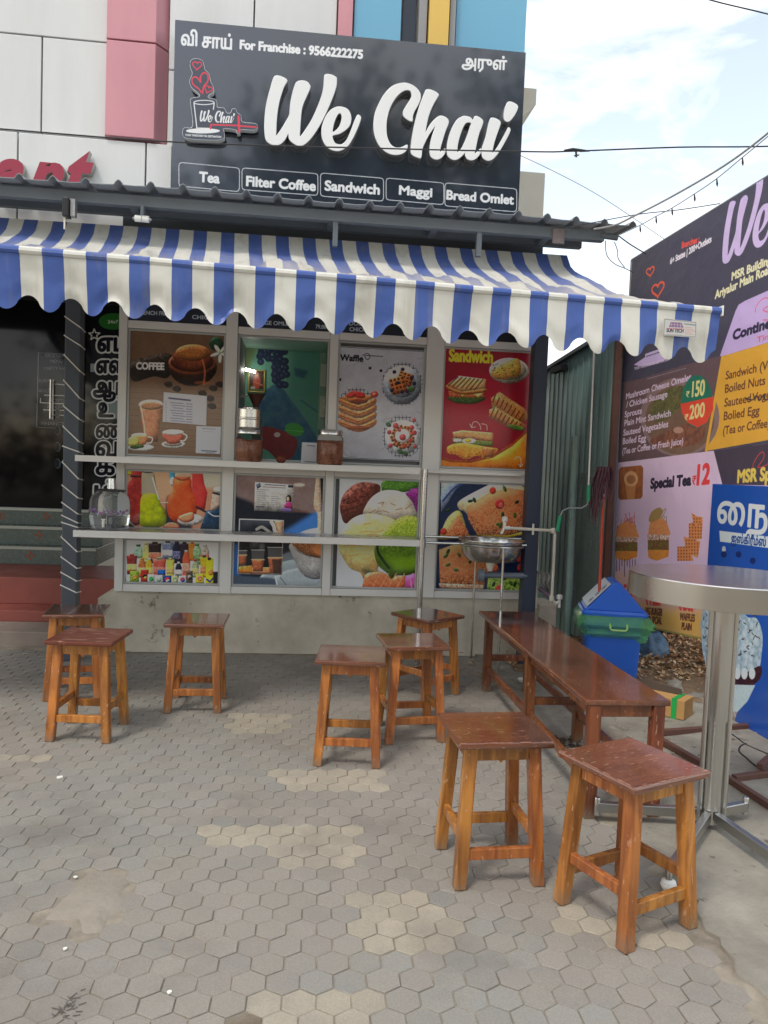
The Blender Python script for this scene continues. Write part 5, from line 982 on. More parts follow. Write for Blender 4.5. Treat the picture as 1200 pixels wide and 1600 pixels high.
def stripe_mat():
    m = bpy.data.materials.new('striped_canvas'); m.use_nodes = True; t = m.node_tree; N = t.nodes; K = t.links.new; p = N['Principled BSDF']
    uvn = N.new('ShaderNodeUVMap'); uvn.uv_map = 'UVMap'; sx = N.new('ShaderNodeSeparateXYZ'); K(uvn.outputs[0], sx.inputs[0])
    fr0 = N.new('ShaderNodeMath'); fr0.operation = 'FRACT'; K(sx.outputs[0], fr0.inputs[0]); cmp_ = N.new('ShaderNodeMath'); cmp_.operation = 'LESS_THAN'; cmp_.inputs[1].default_value = .485; K(fr0.outputs[0], cmp_.inputs[0])
    mx = N.new('ShaderNodeMix'); mx.data_type = 'RGBA'; mx.inputs['A'].default_value = (*lin((224, 225, 216)), 1); mx.inputs['B'].default_value = (*lin((58, 94, 174)), 1); K(cmp_.outputs[0], mx.inputs['Factor'])
    tcn = N.new('ShaderNodeTexCoord'); n = N.new('ShaderNodeTexNoise'); n.inputs['Scale'].default_value = 2.5; n.inputs['Detail'].default_value = 8; K(tcn.outputs['Object'], n.inputs['Vector'])
    # dust and sheen painted into the colour: paler towards the low front edge of the sheet (UV v runs back to front), a little everywhere
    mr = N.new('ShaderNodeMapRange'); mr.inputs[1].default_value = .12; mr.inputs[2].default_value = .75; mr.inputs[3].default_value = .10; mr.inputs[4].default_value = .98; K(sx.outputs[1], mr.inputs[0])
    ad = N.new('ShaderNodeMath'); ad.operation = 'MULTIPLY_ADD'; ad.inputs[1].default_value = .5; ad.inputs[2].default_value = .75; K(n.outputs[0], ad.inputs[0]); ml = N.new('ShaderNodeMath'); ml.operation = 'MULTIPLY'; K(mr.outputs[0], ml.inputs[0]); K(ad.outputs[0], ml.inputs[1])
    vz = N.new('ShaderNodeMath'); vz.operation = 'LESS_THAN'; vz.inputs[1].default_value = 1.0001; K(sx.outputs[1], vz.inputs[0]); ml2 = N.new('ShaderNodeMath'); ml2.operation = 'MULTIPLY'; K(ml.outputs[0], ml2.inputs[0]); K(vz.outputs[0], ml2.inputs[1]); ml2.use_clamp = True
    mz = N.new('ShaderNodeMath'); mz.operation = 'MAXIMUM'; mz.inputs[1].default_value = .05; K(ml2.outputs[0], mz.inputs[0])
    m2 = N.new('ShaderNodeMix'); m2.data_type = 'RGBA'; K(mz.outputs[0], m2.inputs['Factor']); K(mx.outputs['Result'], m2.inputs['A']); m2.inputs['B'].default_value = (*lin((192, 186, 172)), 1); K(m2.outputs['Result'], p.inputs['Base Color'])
    mpn = N.new('ShaderNodeMapping'); mpn.inputs['Scale'].default_value = (9, 9, .6); K(tcn.outputs['Object'], mpn.inputs[0]); n3 = N.new('ShaderNodeTexNoise'); n3.inputs['Scale'].default_value = 1.6; n3.inputs['Detail'].default_value = 6; K(mpn.outputs[0], n3.inputs['Vector'])
    r3 = N.new('ShaderNodeMapRange'); r3.inputs[1].default_value = .54; r3.inputs[2].default_value = .74; r3.inputs[3].default_value = 0; r3.inputs[4].default_value = .35; K(n3.outputs[0], r3.inputs[0])
    m3 = N.new('ShaderNodeMix'); m3.data_type = 'RGBA'; K(r3.outputs[0], m3.inputs['Factor']); K(m2.outputs['Result'], m3.inputs['A']); m3.inputs['B'].default_value = (*lin((150, 146, 132)), 1); K(m3.outputs['Result'], p.inputs['Base Color'])
    p.inputs['Roughness'].default_value = .42
    nb = N.new('ShaderNodeTexNoise'); nb.inputs['Scale'].default_value = 5; nb.inputs['Detail'].default_value = 5; K(tcn.outputs['Object'], nb.inputs['Vector']); b = N.new('ShaderNodeBump'); b.inputs['Strength'].default_value = .5; b.inputs['Distance'].default_value = .02; K(nb.outputs[0], b.inputs['Height']); K(b.outputs[0], p.inputs['Normal'])
    # cloth lets a little light through
    tr_ = N.new('ShaderNodeBsdfTranslucent'); K(m3.outputs['Result'], tr_.inputs[0]); ms = N.new('ShaderNodeMixShader'); ms.inputs[0].default_value = .12; K(p.outputs[0], ms.inputs[1]); K(tr_.outputs[0], ms.inputs[2]); K(ms.outputs[0], N['Material Output'].inputs['Surface'])
    return m
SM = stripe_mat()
aw = empty('striped_awning', F.P(0, 2.4, 1.0), R(6.3), label='blue and cream striped awning with scalloped valance across the shop', cat='awning')
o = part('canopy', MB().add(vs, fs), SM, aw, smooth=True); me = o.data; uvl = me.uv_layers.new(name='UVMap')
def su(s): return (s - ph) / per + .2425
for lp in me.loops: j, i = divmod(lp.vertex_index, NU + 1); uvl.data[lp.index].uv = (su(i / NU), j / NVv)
# valance: hem roll, then hanging cloth cut in scallops
H0 = .285; vs = []; NR = 10; rowz = []
L_ = (fr_ - fl_).length
def bottom(s):
    off = .012 + (-.075 - .012) * s; c = (s * L_ - (ph * L_ + off)) / (per * L_); w = math.cos(2 * math.pi * c); return H0 - .048 + .036 * (1 if w > 0 else -1) * abs(w) ** .72
vfn = fnoise(40, 400, 30, 5, 3)
for j in range(NR + 1):
    t = j / NR
    for i in range(NU * 2 + 1):
        s = i / (NU * 2); p = fl_.lerp(fr_, s); hb = bottom(s); fold = .015 * math.sin(s * 47 + 2 * math.sin(s * 9)) * t + .006 * math.sin(s * 131 + 2) * t * t + (vfn[int(t * 36), int(s * 396)] - .5) * .09 * t
        vs.append(p + A.N * (.012 + fold - .02 * t) + Vector((0, 0, -hb * t)))
M_ = NU * 2 + 1; fs = [(j * M_ + i, (j + 1) * M_ + i, (j + 1) * M_ + i + 1, j * M_ + i + 1) for j in range(NR) for i in range(M_ - 1)]
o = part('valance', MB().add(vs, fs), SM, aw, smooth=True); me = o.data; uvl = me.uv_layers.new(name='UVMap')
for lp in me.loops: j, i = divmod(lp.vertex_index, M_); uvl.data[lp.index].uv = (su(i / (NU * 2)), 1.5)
pr = [(fl_.lerp(fr_, i / 80) + Vector((0, 0, -.008))) for i in range(81)]
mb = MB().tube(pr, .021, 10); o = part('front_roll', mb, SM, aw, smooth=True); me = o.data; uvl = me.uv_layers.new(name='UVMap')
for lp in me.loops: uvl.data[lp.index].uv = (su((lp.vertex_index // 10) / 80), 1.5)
dk = fl_.lerp(fr_, .0) ; part('roll_shadow_rail', MB().tube([fl_ + Vector((0, .02, -.034)) + A.N * .0, fr_ + Vector((0, .02, -.034))], .006, 6), mat('roll_shadow_dark', (.05, .05, .05), .6), aw)  # dark rod standing in for the shadow line under the front roll
part('end_cap', MB().para(fr_ + A.N * -.024 + A.U * .001 + Vector((0, 0, -.034)), A.U * .008, A.N * .046, Vector((0, 0, .052))), wht, aw, bev=.002)
for s in (.25, .80):
    p0 = bl_.lerp(br_, s) + Vector((0, 0, -.35)); p1 = fl_.lerp(fr_, s) + Vector((0, 0, -.06)) - A.N * .06; mid = p0.lerp(p1, .5) + F.U * .5 + Vector((0, 0, -.16)); part('folding_arm', MB().tube([p0, mid], .018, 8).tube([mid, p1], .015, 8), ALU, aw, smooth=True)
# maker's plate on the valance
cv, q = canvas_px(A, .034, [(1038, 497.5), (1089, 503), (1087, 527.5), (1036, 524)], 900, (190, 190, 186))
cv.poly([(1048, 503), (1065, 504), (1068, 512), (1045, 511)], (128, 96, 132)); 
for k in range(4): cv.line([(1050 + k * 4.5, 503), (1048 + k * 5, 512)], .6, (190, 180, 190))
cv.line([(1047, 507), (1067, 508)], .6, (190, 180, 190)); cv.text('SUN TECH', 1041.5, 518.5, 1067.5, 519.5, 5.6, (60, 56, 74), bold=.12); cv.line([(1042, 513), (1067, 513.7)], 1, (184, 90, 110))
cv.line([(1069, 506), (1087, 508)], 1.6, (110, 124, 132))
for k in range(5): cv.line([(1070, 511 + k * 2.6), (1080 + (k % 3) * 3, 512 + k * 2.6)], .8, (196, 130, 124))
cv.line([(1042, 522), (1066, 523)], .8, (150, 150, 152)); cv.line([(1039, 498.5), (1087, 504), (1086, 526), (1037, 523)], .8, (110, 112, 110), closed=True)
cv.panel('maker_plate', cv.material('maker_plate_print', .35, 0), q, .003, parent=aw)

# ================================================================== POSTS, SHELVES, PIPES
pn = .30
def post(px, py, w, n_, zt, label, par_lab='post'):
    g_, _ = F.uv(px, py, n_); return g_
pL = empty('awning_post', F.P(u(105, 900, pn), 0, pn), R(6.3), label='dark slate post wound with white cord, left of the shelves', cat='post')
a, b = u(97, 800, pn), u(121, 800, pn); part('tube', MB().pbox(F, a, b, 0, 2.78, pn - (b - a), pn), NAVY, pL, bev=.006)
wy = [(500,512),(530,540),(560,580),(600,622),(640,655),(672,690),(703,706),(728,748),(764,778),(791,803),(811,817),(822,824),(845,862),(876,888),(900,908),(920,926)]
def cor(i, z): i %= 4; uu, nn_2 = ((a - .003, pn + .003), (b + .003, pn + .003), (b + .003, pn - (b - a) - .003), (a - .003, pn - (b - a) - .003))[i]; return F.P(uu, z, nn_2)
pts = []
for y0, y1 in wy: z0, z1_ = F.uv(100, y0 - 6, pn)[1], F.uv(121, y1, pn)[1]; pts += [cor(0, z0), cor(1, z1_), cor(2, z1_ - .01), cor(3, z1_ - .02)]
part('cord', MB().tube(pts, .0045, 6), ROPE, pL)
pR = empty('awning_post', F.P(u(834, 940, .2), 0, .2), R(6.3), label='dark slate post beside the wash basin, right end of the kiosk', cat='post')
a2, b2 = u(823, 800, .3), u(844, 800, .3); part('tube', MB().pbox(F, a2, b2, 0, 2.78, .3 - (b2 - a2), .3), mat('navy_post_paint', lin((52, 62, 82)), .45, var=.3, vscale=5), pR, bev=.005)
pts = [F.P(u(849, 555, .28), v_(849, 540, .28), .27), F.P(u(845, 700, .28), v_(845, 700, .28), .27), F.P(u(841, 860, .28), v_(841, 860, .28), .27), F.P(u(838, 950, .28), v_(838, 950, .28), .27)]
cdt = empty('grey_conduit', pts[-1], 0, label='thin pale conduit running down beside the right post', cat='pipe'); part('conduit', MB().tube(pts, .007, 8), PVC, cdt, smooth=True)
sn0, sn1 = .04, .36
def shelf(xl, yl, xr, yr, th, label, m=None):
    ul_, vl = F.uv(xl, yl, sn1); ur__, vr = F.uv(xr, yr, sn1); vt = (vl + vr) / 2
    s_ = empty('counter_shelf', F.P((ul_ + ur__) / 2, vt, .2), R(6.3), label=label, cat='shelf')
    part('top', MB().pbox(F, ul_, ur__, vt - .004, vt, sn0, sn1 - .004), m or STEELD, s_, bev=.001)
    part('front_edge', MB().pbox(F, ul_, ur__, vt - th, vt + .002, sn1 - .0035, sn1), ALU, s_, bev=.001)
    part('end_edge', MB().pbox(F, ul_, ul_ + .004, vt - th, vt + .001, sn0, sn1 - .004), ALU, s_)
    part('batten', MB().pbox(F, ul_ + .01, ur__ - .01, vt - th, vt - .006, sn0, sn0 + .03), ALU, s_)
    for t in (.12, .37, .62, .87): uu = ul_ + (ur__ - ul_) * t; part('bracket', MB().pbox(F, uu, uu + .02, vt - .028, vt - .005, sn0 + .031, sn1 - .006), ALU, s_)
    return vt
STP = mat('shelf_sheet', (.66, .66, .64), .3, .5, var=.3, vscale=5, rvar=.1)
pu = (u(658, 800, sn1), u(669, 800, sn1))
vt1 = shelf(117, 709.5, 656, 734, .040, 'upper steel counter shelf carrying the jars', STP); vt2 = shelf(114, 828, 656, 845, .045, 'lower steel counter shelf carrying the water dispenser', STP)
sp = empty('steel_stand_pipe', F.P((pu[0] + pu[1]) / 2, 0, sn1 - .03), R(6.3), label='upright steel pipe holding the right ends of both shelves', cat='pipe')
part('pipe', MB().tube([F.P((pu[0] + pu[1]) / 2 - .005, 0, sn1 - .015), F.P((pu[0] + pu[1]) / 2 - .005, vt1 + .0, sn1 - .015)], .019, 14), STEEL, sp, smooth=True)
part('collar', MB().tube([F.P((pu[0] + pu[1]) / 2 - .005, vt2 - .05, sn1 - .015), F.P((pu[0] + pu[1]) / 2 - .005, vt2 + .01, sn1 - .015)], .024, 14), STEEL, sp, smooth=True)
# upper shelf continues as a slim rail to the right post
rl = empty('steel_rail', F.P(u(740, 742, .2), v_(740, 742, .2), .2), R(6.3), label='slim steel shelf rail under the sandwich poster', cat='rail')
part('rail', MB().pbox(F, pu[1] + .01, u(818, 740, .15), vt1 - .028, vt1 - .004, .04, .15), ALU, rl, bev=.003)

# jars and pots on the upper shelf
GLS = mat('jar_glass', (.92, .95, .94), .03, trans=1, ior=1.3)
def jar(name, px, w_px, y_top, label, cont, n_=.2):
    uu = F.uv(px, 718, n_)[0]; r = w_px / 2 / FPX * 5.62; zt = F.uv(px, y_top, n_)[1]; c = F.P(uu, vt1 + .001, n_); h = zt - vt1
    j = empty(name, c, 0, label=label, cat='jar', group='jars on the upper shelf')
    part('glass', MB().lathe([(r * .82, 0), (r * .97, .012), (r, .03), (r, h * .72), (r * .93, h * .80), (r * .82, h * .86)], c, 28), GLS, j, smooth=True)
    mb = MB(); rs = random.Random(int(px))
    z = .006
    while z < h * .66:
        for k in range(9):
            t = rs.random() * 6.28; q_ = c + Vector((math.cos(t) * r * .62, math.sin(t) * r * .62, z)); mb.lathe([(r * .1, 0), (r * .26, .004), (r * .26, .012), (r * .1, .016)], q_, 8)
        z += .017
    part('cookies', mb, cont, j, smooth=True, kind='stuff')
    part('filling', MB().lathe([(r * .72, .005), (r * .8, .02), (r * .8, h * .62), (r * .6, h * .66)], c, 20), cont, j, smooth=True)
    part('lid', MB().lathe([(r * .86, h * .845), (r * .94, h * .86), (r * .94, h * .95), (r * .88, h), (r * .3, h * 1.0)], c, 28), STEEL, j, smooth=True); return c, r, h
CK = mat('brown_biscuits', lin((206, 140, 108)), .7, var=.9, vscale=34, stretch=(1, 1, .35), col2=lin((122, 66, 48)))
c1, r1, h1 = jar('cookie_jar', 388.5, 41, 671, 'left glass jar of brown cookies, steel tiffin stacked on it', CK)
c2, r2, h2 = jar('cookie_jar', 515, 41, 672, 'right glass jar of brown cookies with a steel lid', CK)
tf = empty('steel_tiffin', c1 + Vector((0, 0, h1 + .002)), 0, label='steel tiffin of two tiers standing on the left cookie jar', cat='tiffin')
b_ = c1 + Vector((0, 0, h1 + .001)); hh_ = F.uv(390, 637, .2)[1] - b_.z
part('body', MB().lathe([(r1 * .95, 0), (r1 * .98, .006), (r1 * .86, .012), (r1 * .86, hh_ * .42), (r1 * .92, hh_ * .46), (r1 * .92, hh_ * .5), (r1 * .86, hh_ * .53), (r1 * .86, hh_ * .9), (r1 * .92, hh_ * .93), (r1 * .7, hh_ * .97), (r1 * .2, hh_)], b_, 32), STEEL, tf, smooth=True)
part('handle', MB().tube([b_ + F.U * -r1 * .6 + Vector((0, 0, hh_ * .95)), b_ + F.U * -r1 * .2 + Vector((0, 0, hh_ * 1.06)), b_ + F.U * r1 * .3 + Vector((0, 0, hh_ * .97))], .005, 8), STEEL, tf, smooth=True)
fn = empty('brown_funnel', F.at(400, 634, -.15), 0, label='brown funnel with a steel spout behind the tiffin', cat='funnel')
q_ = F.at(400, 637, -.15); part('cone', MB().lathe([(.022, 0), (.022, .015), (.065, .1), (.068, .1), (.06, .098), (.018, .012)], q_, 20), mat('brown_enamel', lin((92, 56, 48)), .3), fn, smooth=True)
part('spout', MB().tube([F.at(391, 617, -.15), F.at(372, 622, -.14)], .008, 8), STEEL, fn, smooth=True)
part('stand', MB().tube([q_ + Vector((0, 0, -.17)), q_ + Vector((0, 0, .01))], .014, 8), STEELD, fn, smooth=True)
cp = F.at(439, 722, .22); cp.z = vt1 + .001; cpt = empty('clay_pot', cp, 0, label='tiny reddish brown clay pot between the two jars', cat='pot')
part('bowl', MB().lathe([(.016, 0), (.028, .008), (.036, .024), (.030, .042), (.036, .052), (.030, .052), (.024, .04), (.026, .02)], cp, 20), mat('terracotta', lin((132, 70, 52)), .6, var=.3, vscale=20), cpt, smooth=True)

# water dispenser with steel tumbler
wd = F.at(171, 826, .19); wd.z = vt2 + .001; WD = empty('water_dispenser', wd, R(6.3), label='clear plastic water dispenser with flower band and white tap', cat='water dispenser')
rr = 29.5 / FPX * 5.55; H = F.uv(171, 765, .19)[1] - wd.z
PLS = mat('clear_plastic', (.92, .95, .97), .06, trans=.93, ior=1.12)
part('tank', MB().lathe([(rr * .8, 0), (rr * .95, .01), (rr * .93, H * .12), (rr * .98, H * .22), (rr * 1.02, H * .33), (rr * .99, H * .36), (rr * 1.02, H * .6), (rr * .99, H * .63), (rr * 1.0, H * .72), (rr * .88, H * .84), (rr * .7, H * .92), (rr * .64, H * .97)], wd, 36), PLS, WD, smooth=True)
part('water', MB().lathe([(rr * .76, .012), (rr * .88, .03), (rr * .92, H * .36), (rr * .1, H * .365)], wd, 28), mat('water', (.85, .9, .92), .02, trans=1, ior=1.33), WD, smooth=True)
mb = MB(); fb = mat('printed_flowers', lin((188, 120, 150)), .5, var=1, vscale=40, col2=lin((60, 90, 170)))
for k in range(26):
    t = -2.9 + k * .11 * (1 if True else 0) + random.uniform(-.03, .03); z = H * (.46 + random.uniform(-.06, .06)); c = wd + Vector((math.cos(t) * rr * 1.004, math.sin(t) * rr * 1.004, z)); tang = Vector((-math.sin(t), math.cos(t), 0)); nrm = Vector((math.cos(t), math.sin(t), 0)); s_ = random.uniform(.006, .011)
    mb.prism([c + tang * (s_ * math.cos(q)) + Vector((0, 0, s_ * math.sin(q))) for q in np.linspace(0, 6.28, 8)[:-1]], nrm * .0015)
part('flower_band', mb, fb, WD)
part('lid', MB().lathe([(rr * .6, H * .96), (rr * .78, H * .965), (rr * .78, H * .995), (rr * .6, H * 1.01), (rr * .1, H * 1.01)], wd, 32), mat('black_lid', (.02, .022, .03), .35), WD, smooth=True)
tp = wd + F.N * rr + Vector((0, 0, H * .2)); mb = MB().tube([tp - F.N * .005, tp + F.N * .045], .010, 10).tube([tp + F.N * .035 + Vector((0, 0, -.03)), tp + F.N * .035 + Vector((0, 0, .022))], .009, 10).tube([tp + F.N * .035 + F.U * -.014 + Vector((0, 0, .024)), tp + F.N * .035 + F.U * .014 + Vector((0, 0, .024))], .005, 8)
part('tap', mb, wht, WD, smooth=True)
tb = wd + Vector((0, 0, H * 1.01 + .001)) + F.U * .01; TB = empty('steel_tumbler', tb, 0, label='upturned steel tumbler on the lid of the water dispenser', cat='tumbler')
part('cup', MB().lathe([(.031, 0), (.033, .003), (.026, .075), (.022, .078), (.004, .078)], tb, 24), STEEL, TB, smooth=True)

# wash basin with stand, tap and pipes
BN = .30; bc_ = F.at(767, 860, BN); rim_z = v_(767, 850, BN); br = 50 / FPX * 5.5; cz = F.P(u(767, 860, BN), rim_z, BN)
bs = empty('wash_basin', Vector((cz.x, cz.y, 0)), R(6.3), label='round stainless steel wash basin on a thin pipe stand before the toast poster', cat='wash basin')
part('bowl', MB().lathe([(br * 1.06, .034), (br * 1.06, .028), (br * .98, .022), (br * .95, -.02), (br * .92, -.075), (br * .76, -.118), (br * .3, -.135), (br * .3, -.129), (br * .72, -.110), (br * .87, -.07), (br * .88, -.008), (br * .92, .026)], cz, 40, cap0=False, cap1=False), STEEL, bs, smooth=True)
mb = MB(); ringp = [cz + Vector((math.cos(t) * br * 1.07, math.sin(t) * br * 1.07, -.004)) for t in np.linspace(0, 2 * math.pi, 40)]
mb.tube(ringp, .007, 8)
part('support_ring', mb, STEEL, bs, smooth=True)
part('rail', MB().tube([F.P(pu[1], rim_z + .0, .335), F.P(u(822, 852, .33), rim_z, .335)], .009, 10).tube([F.P(pu[1], rim_z + .02, .05), F.P(u(822, 852, .05), rim_z + .02, .05)], .009, 10), STEEL, bs, smooth=True)
for t in (-1.35, 1.9):
    q_ = cz + Vector((math.cos(t) * br * 1.07, math.sin(t) * br * 1.07, 0)); part('leg', MB().tube([Vector((q_.x, q_.y, 0)), q_], .0085, 10), STEEL, bs, smooth=True)
part('drain', MB().lathe([(.016, -.2), (.03, -.16), (.034, -.125), (.034, -.115)], cz, 16), PVC, bs, smooth=True)
dz = cz + Vector((0, 0, -.2)); gp = mat('grey_drain_pipe', lin((112, 122, 134)), .4); part('drain_pipe', MB().tube([dz + F.U * -.09 + Vector((0, 0, -.03)), dz + F.U * -.05 + Vector((0, 0, -.03))], [.04, .05], 14).tube([dz + F.U * -.05 + Vector((0, 0, -.03)), F.P(u(822, 905, .28), dz.z - .03, .28)], .022, 12), gp, bs, smooth=True)
pv = empty('pvc_pipe_run', F.P(u(868, 940, .3), 0, .3), R(6.3), label='white plastic water pipe with two taps crossing the right post', cat='pipe')
Q = [F.at(793, 825, .34), F.at(845, 828, .34), F.at(864, 829, .34), F.at(867, 834, .34), F.at(864, 900, .34), F.at(862, 935, .34), F.at(868, 943, .34)]
part('pipe', MB().tube(Q[:3], .011, 10).tube(Q[2:4], .012, 10).tube(Q[3:], .011, 10), PVC, pv, smooth=True)
for q_, d in ((Q[2], .016), (Q[5], .016)): part('elbow', MB().lathe([(d, -.02), (d + .002, -.01), (d + .002, .01), (d, .02)], q_, 12), PVC, pv, smooth=True)
q_ = F.at(788, 825, .34); part('tap', MB().tube([F.at(797, 825, .34), q_], .014, 10).tube([q_ + Vector((0, 0, .05)), q_ + Vector((0, 0, -.01))], .012, 10).lathe([(.012, .045), (.021, .05), (.021, .078), (.012, .084)], q_, 8).tube([q_, F.at(783, 834, .36)], .009, 8), mat('white_tap', lin((236, 236, 230)), .3), pv, smooth=True)
q_ = F.at(874, 940, .34); part('tap', MB().tube([Q[-1], q_], .012, 10).tube([q_ + Vector((0, 0, .02)), q_ + Vector((0, 0, -.045))], .011, 10).lathe([(.012, .015), (.022, .02), (.022, .046), (.012, .052)], q_, 8), MATS['white_tap'], pv, smooth=True)
part('clip', MB().tube([F.at(833, 827, .345) + Vector((0, 0, .04)), F.at(833, 827, .345) + Vector((0, 0, -.04))], .008, 8), PVC, pv)
cl = empty('grey_rag', F.at(848, 905, .30), 0, label='grey rag tied on the conduit beside the right post', cat='rag')
mb = MB(); rs = random.Random(3); base = F.at(846, 893, .30)
gr = [];
for j in range(9):
    for i in range(7): t = j / 8; s = i / 6 - .5; gr.append(base + F.U * (s * (.09 - .06 * abs(t - .35)) + .05 * t + .01 * math.sin(t * 7)) + Vector((0, 0, -.15 * t * (1 - .35 * abs(s)))) + F.N * (.02 * math.sin(s * 14 + t * 3)))
mb.add(gr, [(j * 7 + i, (j + 1) * 7 + i, (j + 1) * 7 + i + 1, j * 7 + i + 1) for j in range(8) for i in range(6)])
o = part('cloth', mb, mat('grey_cloth', lin((150, 150, 146)), .9, var=.4, vscale=20), cl, smooth=True); sm = o.modifiers.new('solidify', 'SOLIDIFY'); sm.thickness = .004
pb = F.at(852, 1000, .15); pil = empty('concrete_stub', Vector((pb.x, pb.y, 0)), R(6.3), label='low concrete stub under the plastic pipe beside the right post', cat='concrete block')
a, b = u(841, 955, .2), u(870, 960, .2); part('block', MB().pbox(F, a, b, 0, v_(852, 944, .2), -.1, .2), CONC, pil, bev=.012)
part('purple_pipe', MB().tube([F.at(842, 918, .25), F.at(864, 936, .27)], .018, 10), mat('mauve_pipe', lin((120, 104, 124)), .5), pil, smooth=True)

# ================================================================== WOODEN STOOLS AND BENCH
def wood(name, c1, c2, rough, coat, rand, scr):
    m = bpy.data.materials.new(name); m.use_nodes = True; t = m.node_tree; N = t.nodes; K = t.links.new; p = N['Principled BSDF']
    tcn = N.new('ShaderNodeTexCoord'); oi = N.new('ShaderNodeObjectInfo'); cx = N.new('ShaderNodeCombineXYZ'); mm = N.new('ShaderNodeMath'); mm.operation = 'MULTIPLY'; mm.inputs[1].default_value = 23
    K(oi.outputs['Random'], mm.inputs[0]); [K(mm.outputs[0], cx.inputs[i]) for i in range(3)]
    vm = N.new('ShaderNodeVectorMath'); vm.operation = 'ADD'; K(tcn.outputs['Object'], vm.inputs[0]); K(cx.outputs[0], vm.inputs[1])
    def noise(sc, st, det=6, dist=0.0):
        mpn = N.new('ShaderNodeMapping'); mpn.inputs['Scale'].default_value = st; K(vm.outputs[0], mpn.inputs[0]); n = N.new('ShaderNodeTexNoise'); n.inputs['Scale'].default_value = sc; n.inputs['Detail'].default_value = det; n.inputs['Distortion'].default_value = dist; K(mpn.outputs[0], n.inputs['Vector']); return n.outputs['Fac']
    def rng(v, a, b, c, d): n = N.new('ShaderNodeMapRange'); n.inputs[1].default_value = a; n.inputs[2].default_value = b; n.inputs[3].default_value = c; n.inputs[4].default_value = d; K(v, n.inputs[0]); return n.outputs[0]
    def mixc(f, a, b): 
        n = N.new('ShaderNodeMix'); n.data_type = 'RGBA'; K(f, n.inputs['Factor'])
        for s_, v in (('A', a), ('B', b)):
            if isinstance(v, tuple): n.inputs[s_].default_value = v
            else: K(v, n.inputs[s_])
        return n.outputs['Result']
    grain = noise(7, (5, 5, .55) if scr < 1 else (.6, 6, 6), 8, .6); c = mixc(rng(grain, .38, .62, 0, 1 if scr < 1 else .6), (*c1, 1), (*c2, 1))
    c = mixc(rng(noise(2.2, (1, 1, 1)), .45, .7, 0, .55), c, (*tuple(x * .42 for x in c2), 1))                    # darker polish built up in places
    c = mixc(rng(noise(3, (1, 1, .6), 5), .62, .72, 0, .35), c, (*tuple(min(1, x * 1.9) for x in c1), 1))
    fine = noise(26, (1, 9, 4) if scr >= 1 else (3, 3, 1), 5, .3)
    sc_ = mixc(rng(fine, .655, .675, 0, .7), c, (*lin((196, 150, 120)), 1)); K(sc_, p.inputs['Base Color']) if False else None
    hs = N.new('ShaderNodeHueSaturation'); K(rng(oi.outputs['Random'], 0, 1, 1 - rand, 1 + rand), hs.inputs['Value']); K(sc_, hs.inputs['Color'])
    if scr < 1:
        fr0 = N.new('ShaderNodeMath'); fr0.operation = 'MULTIPLY'; fr0.inputs[1].default_value = 7.3; K(oi.outputs['Random'], fr0.inputs[0]); f2 = N.new('ShaderNodeMath'); f2.operation = 'FRACT'; K(fr0.outputs[0], f2.inputs[0]); K(rng(f2.outputs[0], 0, 1, .494, .514), hs.inputs['Hue'])
    gy = N.new('ShaderNodeNewGeometry'); sz = N.new('ShaderNodeSeparateXYZ'); K(gy.outputs['Position'], sz.inputs[0]); m9 = N.new('ShaderNodeMath'); m9.operation = 'MULTIPLY'; K(rng(sz.outputs[2], 0, .07, .75, 0), m9.inputs[0]); K(rng(noise(18, (1, 1, 1)), .3, .6, .3, 1), m9.inputs[1])
    dirt = mixc(m9.outputs[0], hs.outputs[0], (*lin((120, 110, 94)), 1)); K(dirt, p.inputs['Base Color'])      # street dirt on the feet
    K(rng(noise(9, (1, 1, 1)), .3, .7, rough - .08, rough + .14), p.inputs['Roughness']); p.inputs['Coat Weight'].default_value = coat; p.inputs['Coat Roughness'].default_value = .07
    b = N.new('ShaderNodeBump'); b.inputs['Strength'].default_value = .2; b.inputs['Distance'].default_value = .003; K(grain, b.inputs['Height']); K(b.outputs[0], p.inputs['Normal'])
    return m
WL = wood('varnished_leg_wood', lin((192, 122, 58)), lin((142, 82, 40)), .32, .25, .2, 0)
WT = wood('dark_polished_top', lin((124, 76, 52)), lin((90, 53, 37)), .13, .9, .14, 1)
WE_ = mat('worn_edge', lin((168, 128, 110)), .6, var=.8, vscale=60, col2=lin((100, 54, 42)))
def legbar(x0, y0, x1, y1, z0, z1, w0_, w1_):
    vs = []
    for x, y, z, w in ((x0, y0, z0, w0_), (x1, y1, z1, w1_)):
        for a, b in ((-1, -1), (1, -1), (1, 1), (-1, 1)): vs.append((x + a * w / 2, y + b * w / 2, z))
    return MB().add(vs, [(0, 3, 2, 1), (4, 5, 6, 7), (0, 1, 5, 4), (1, 2, 6, 5), (2, 3, 7, 6), (3, 0, 4, 7)])
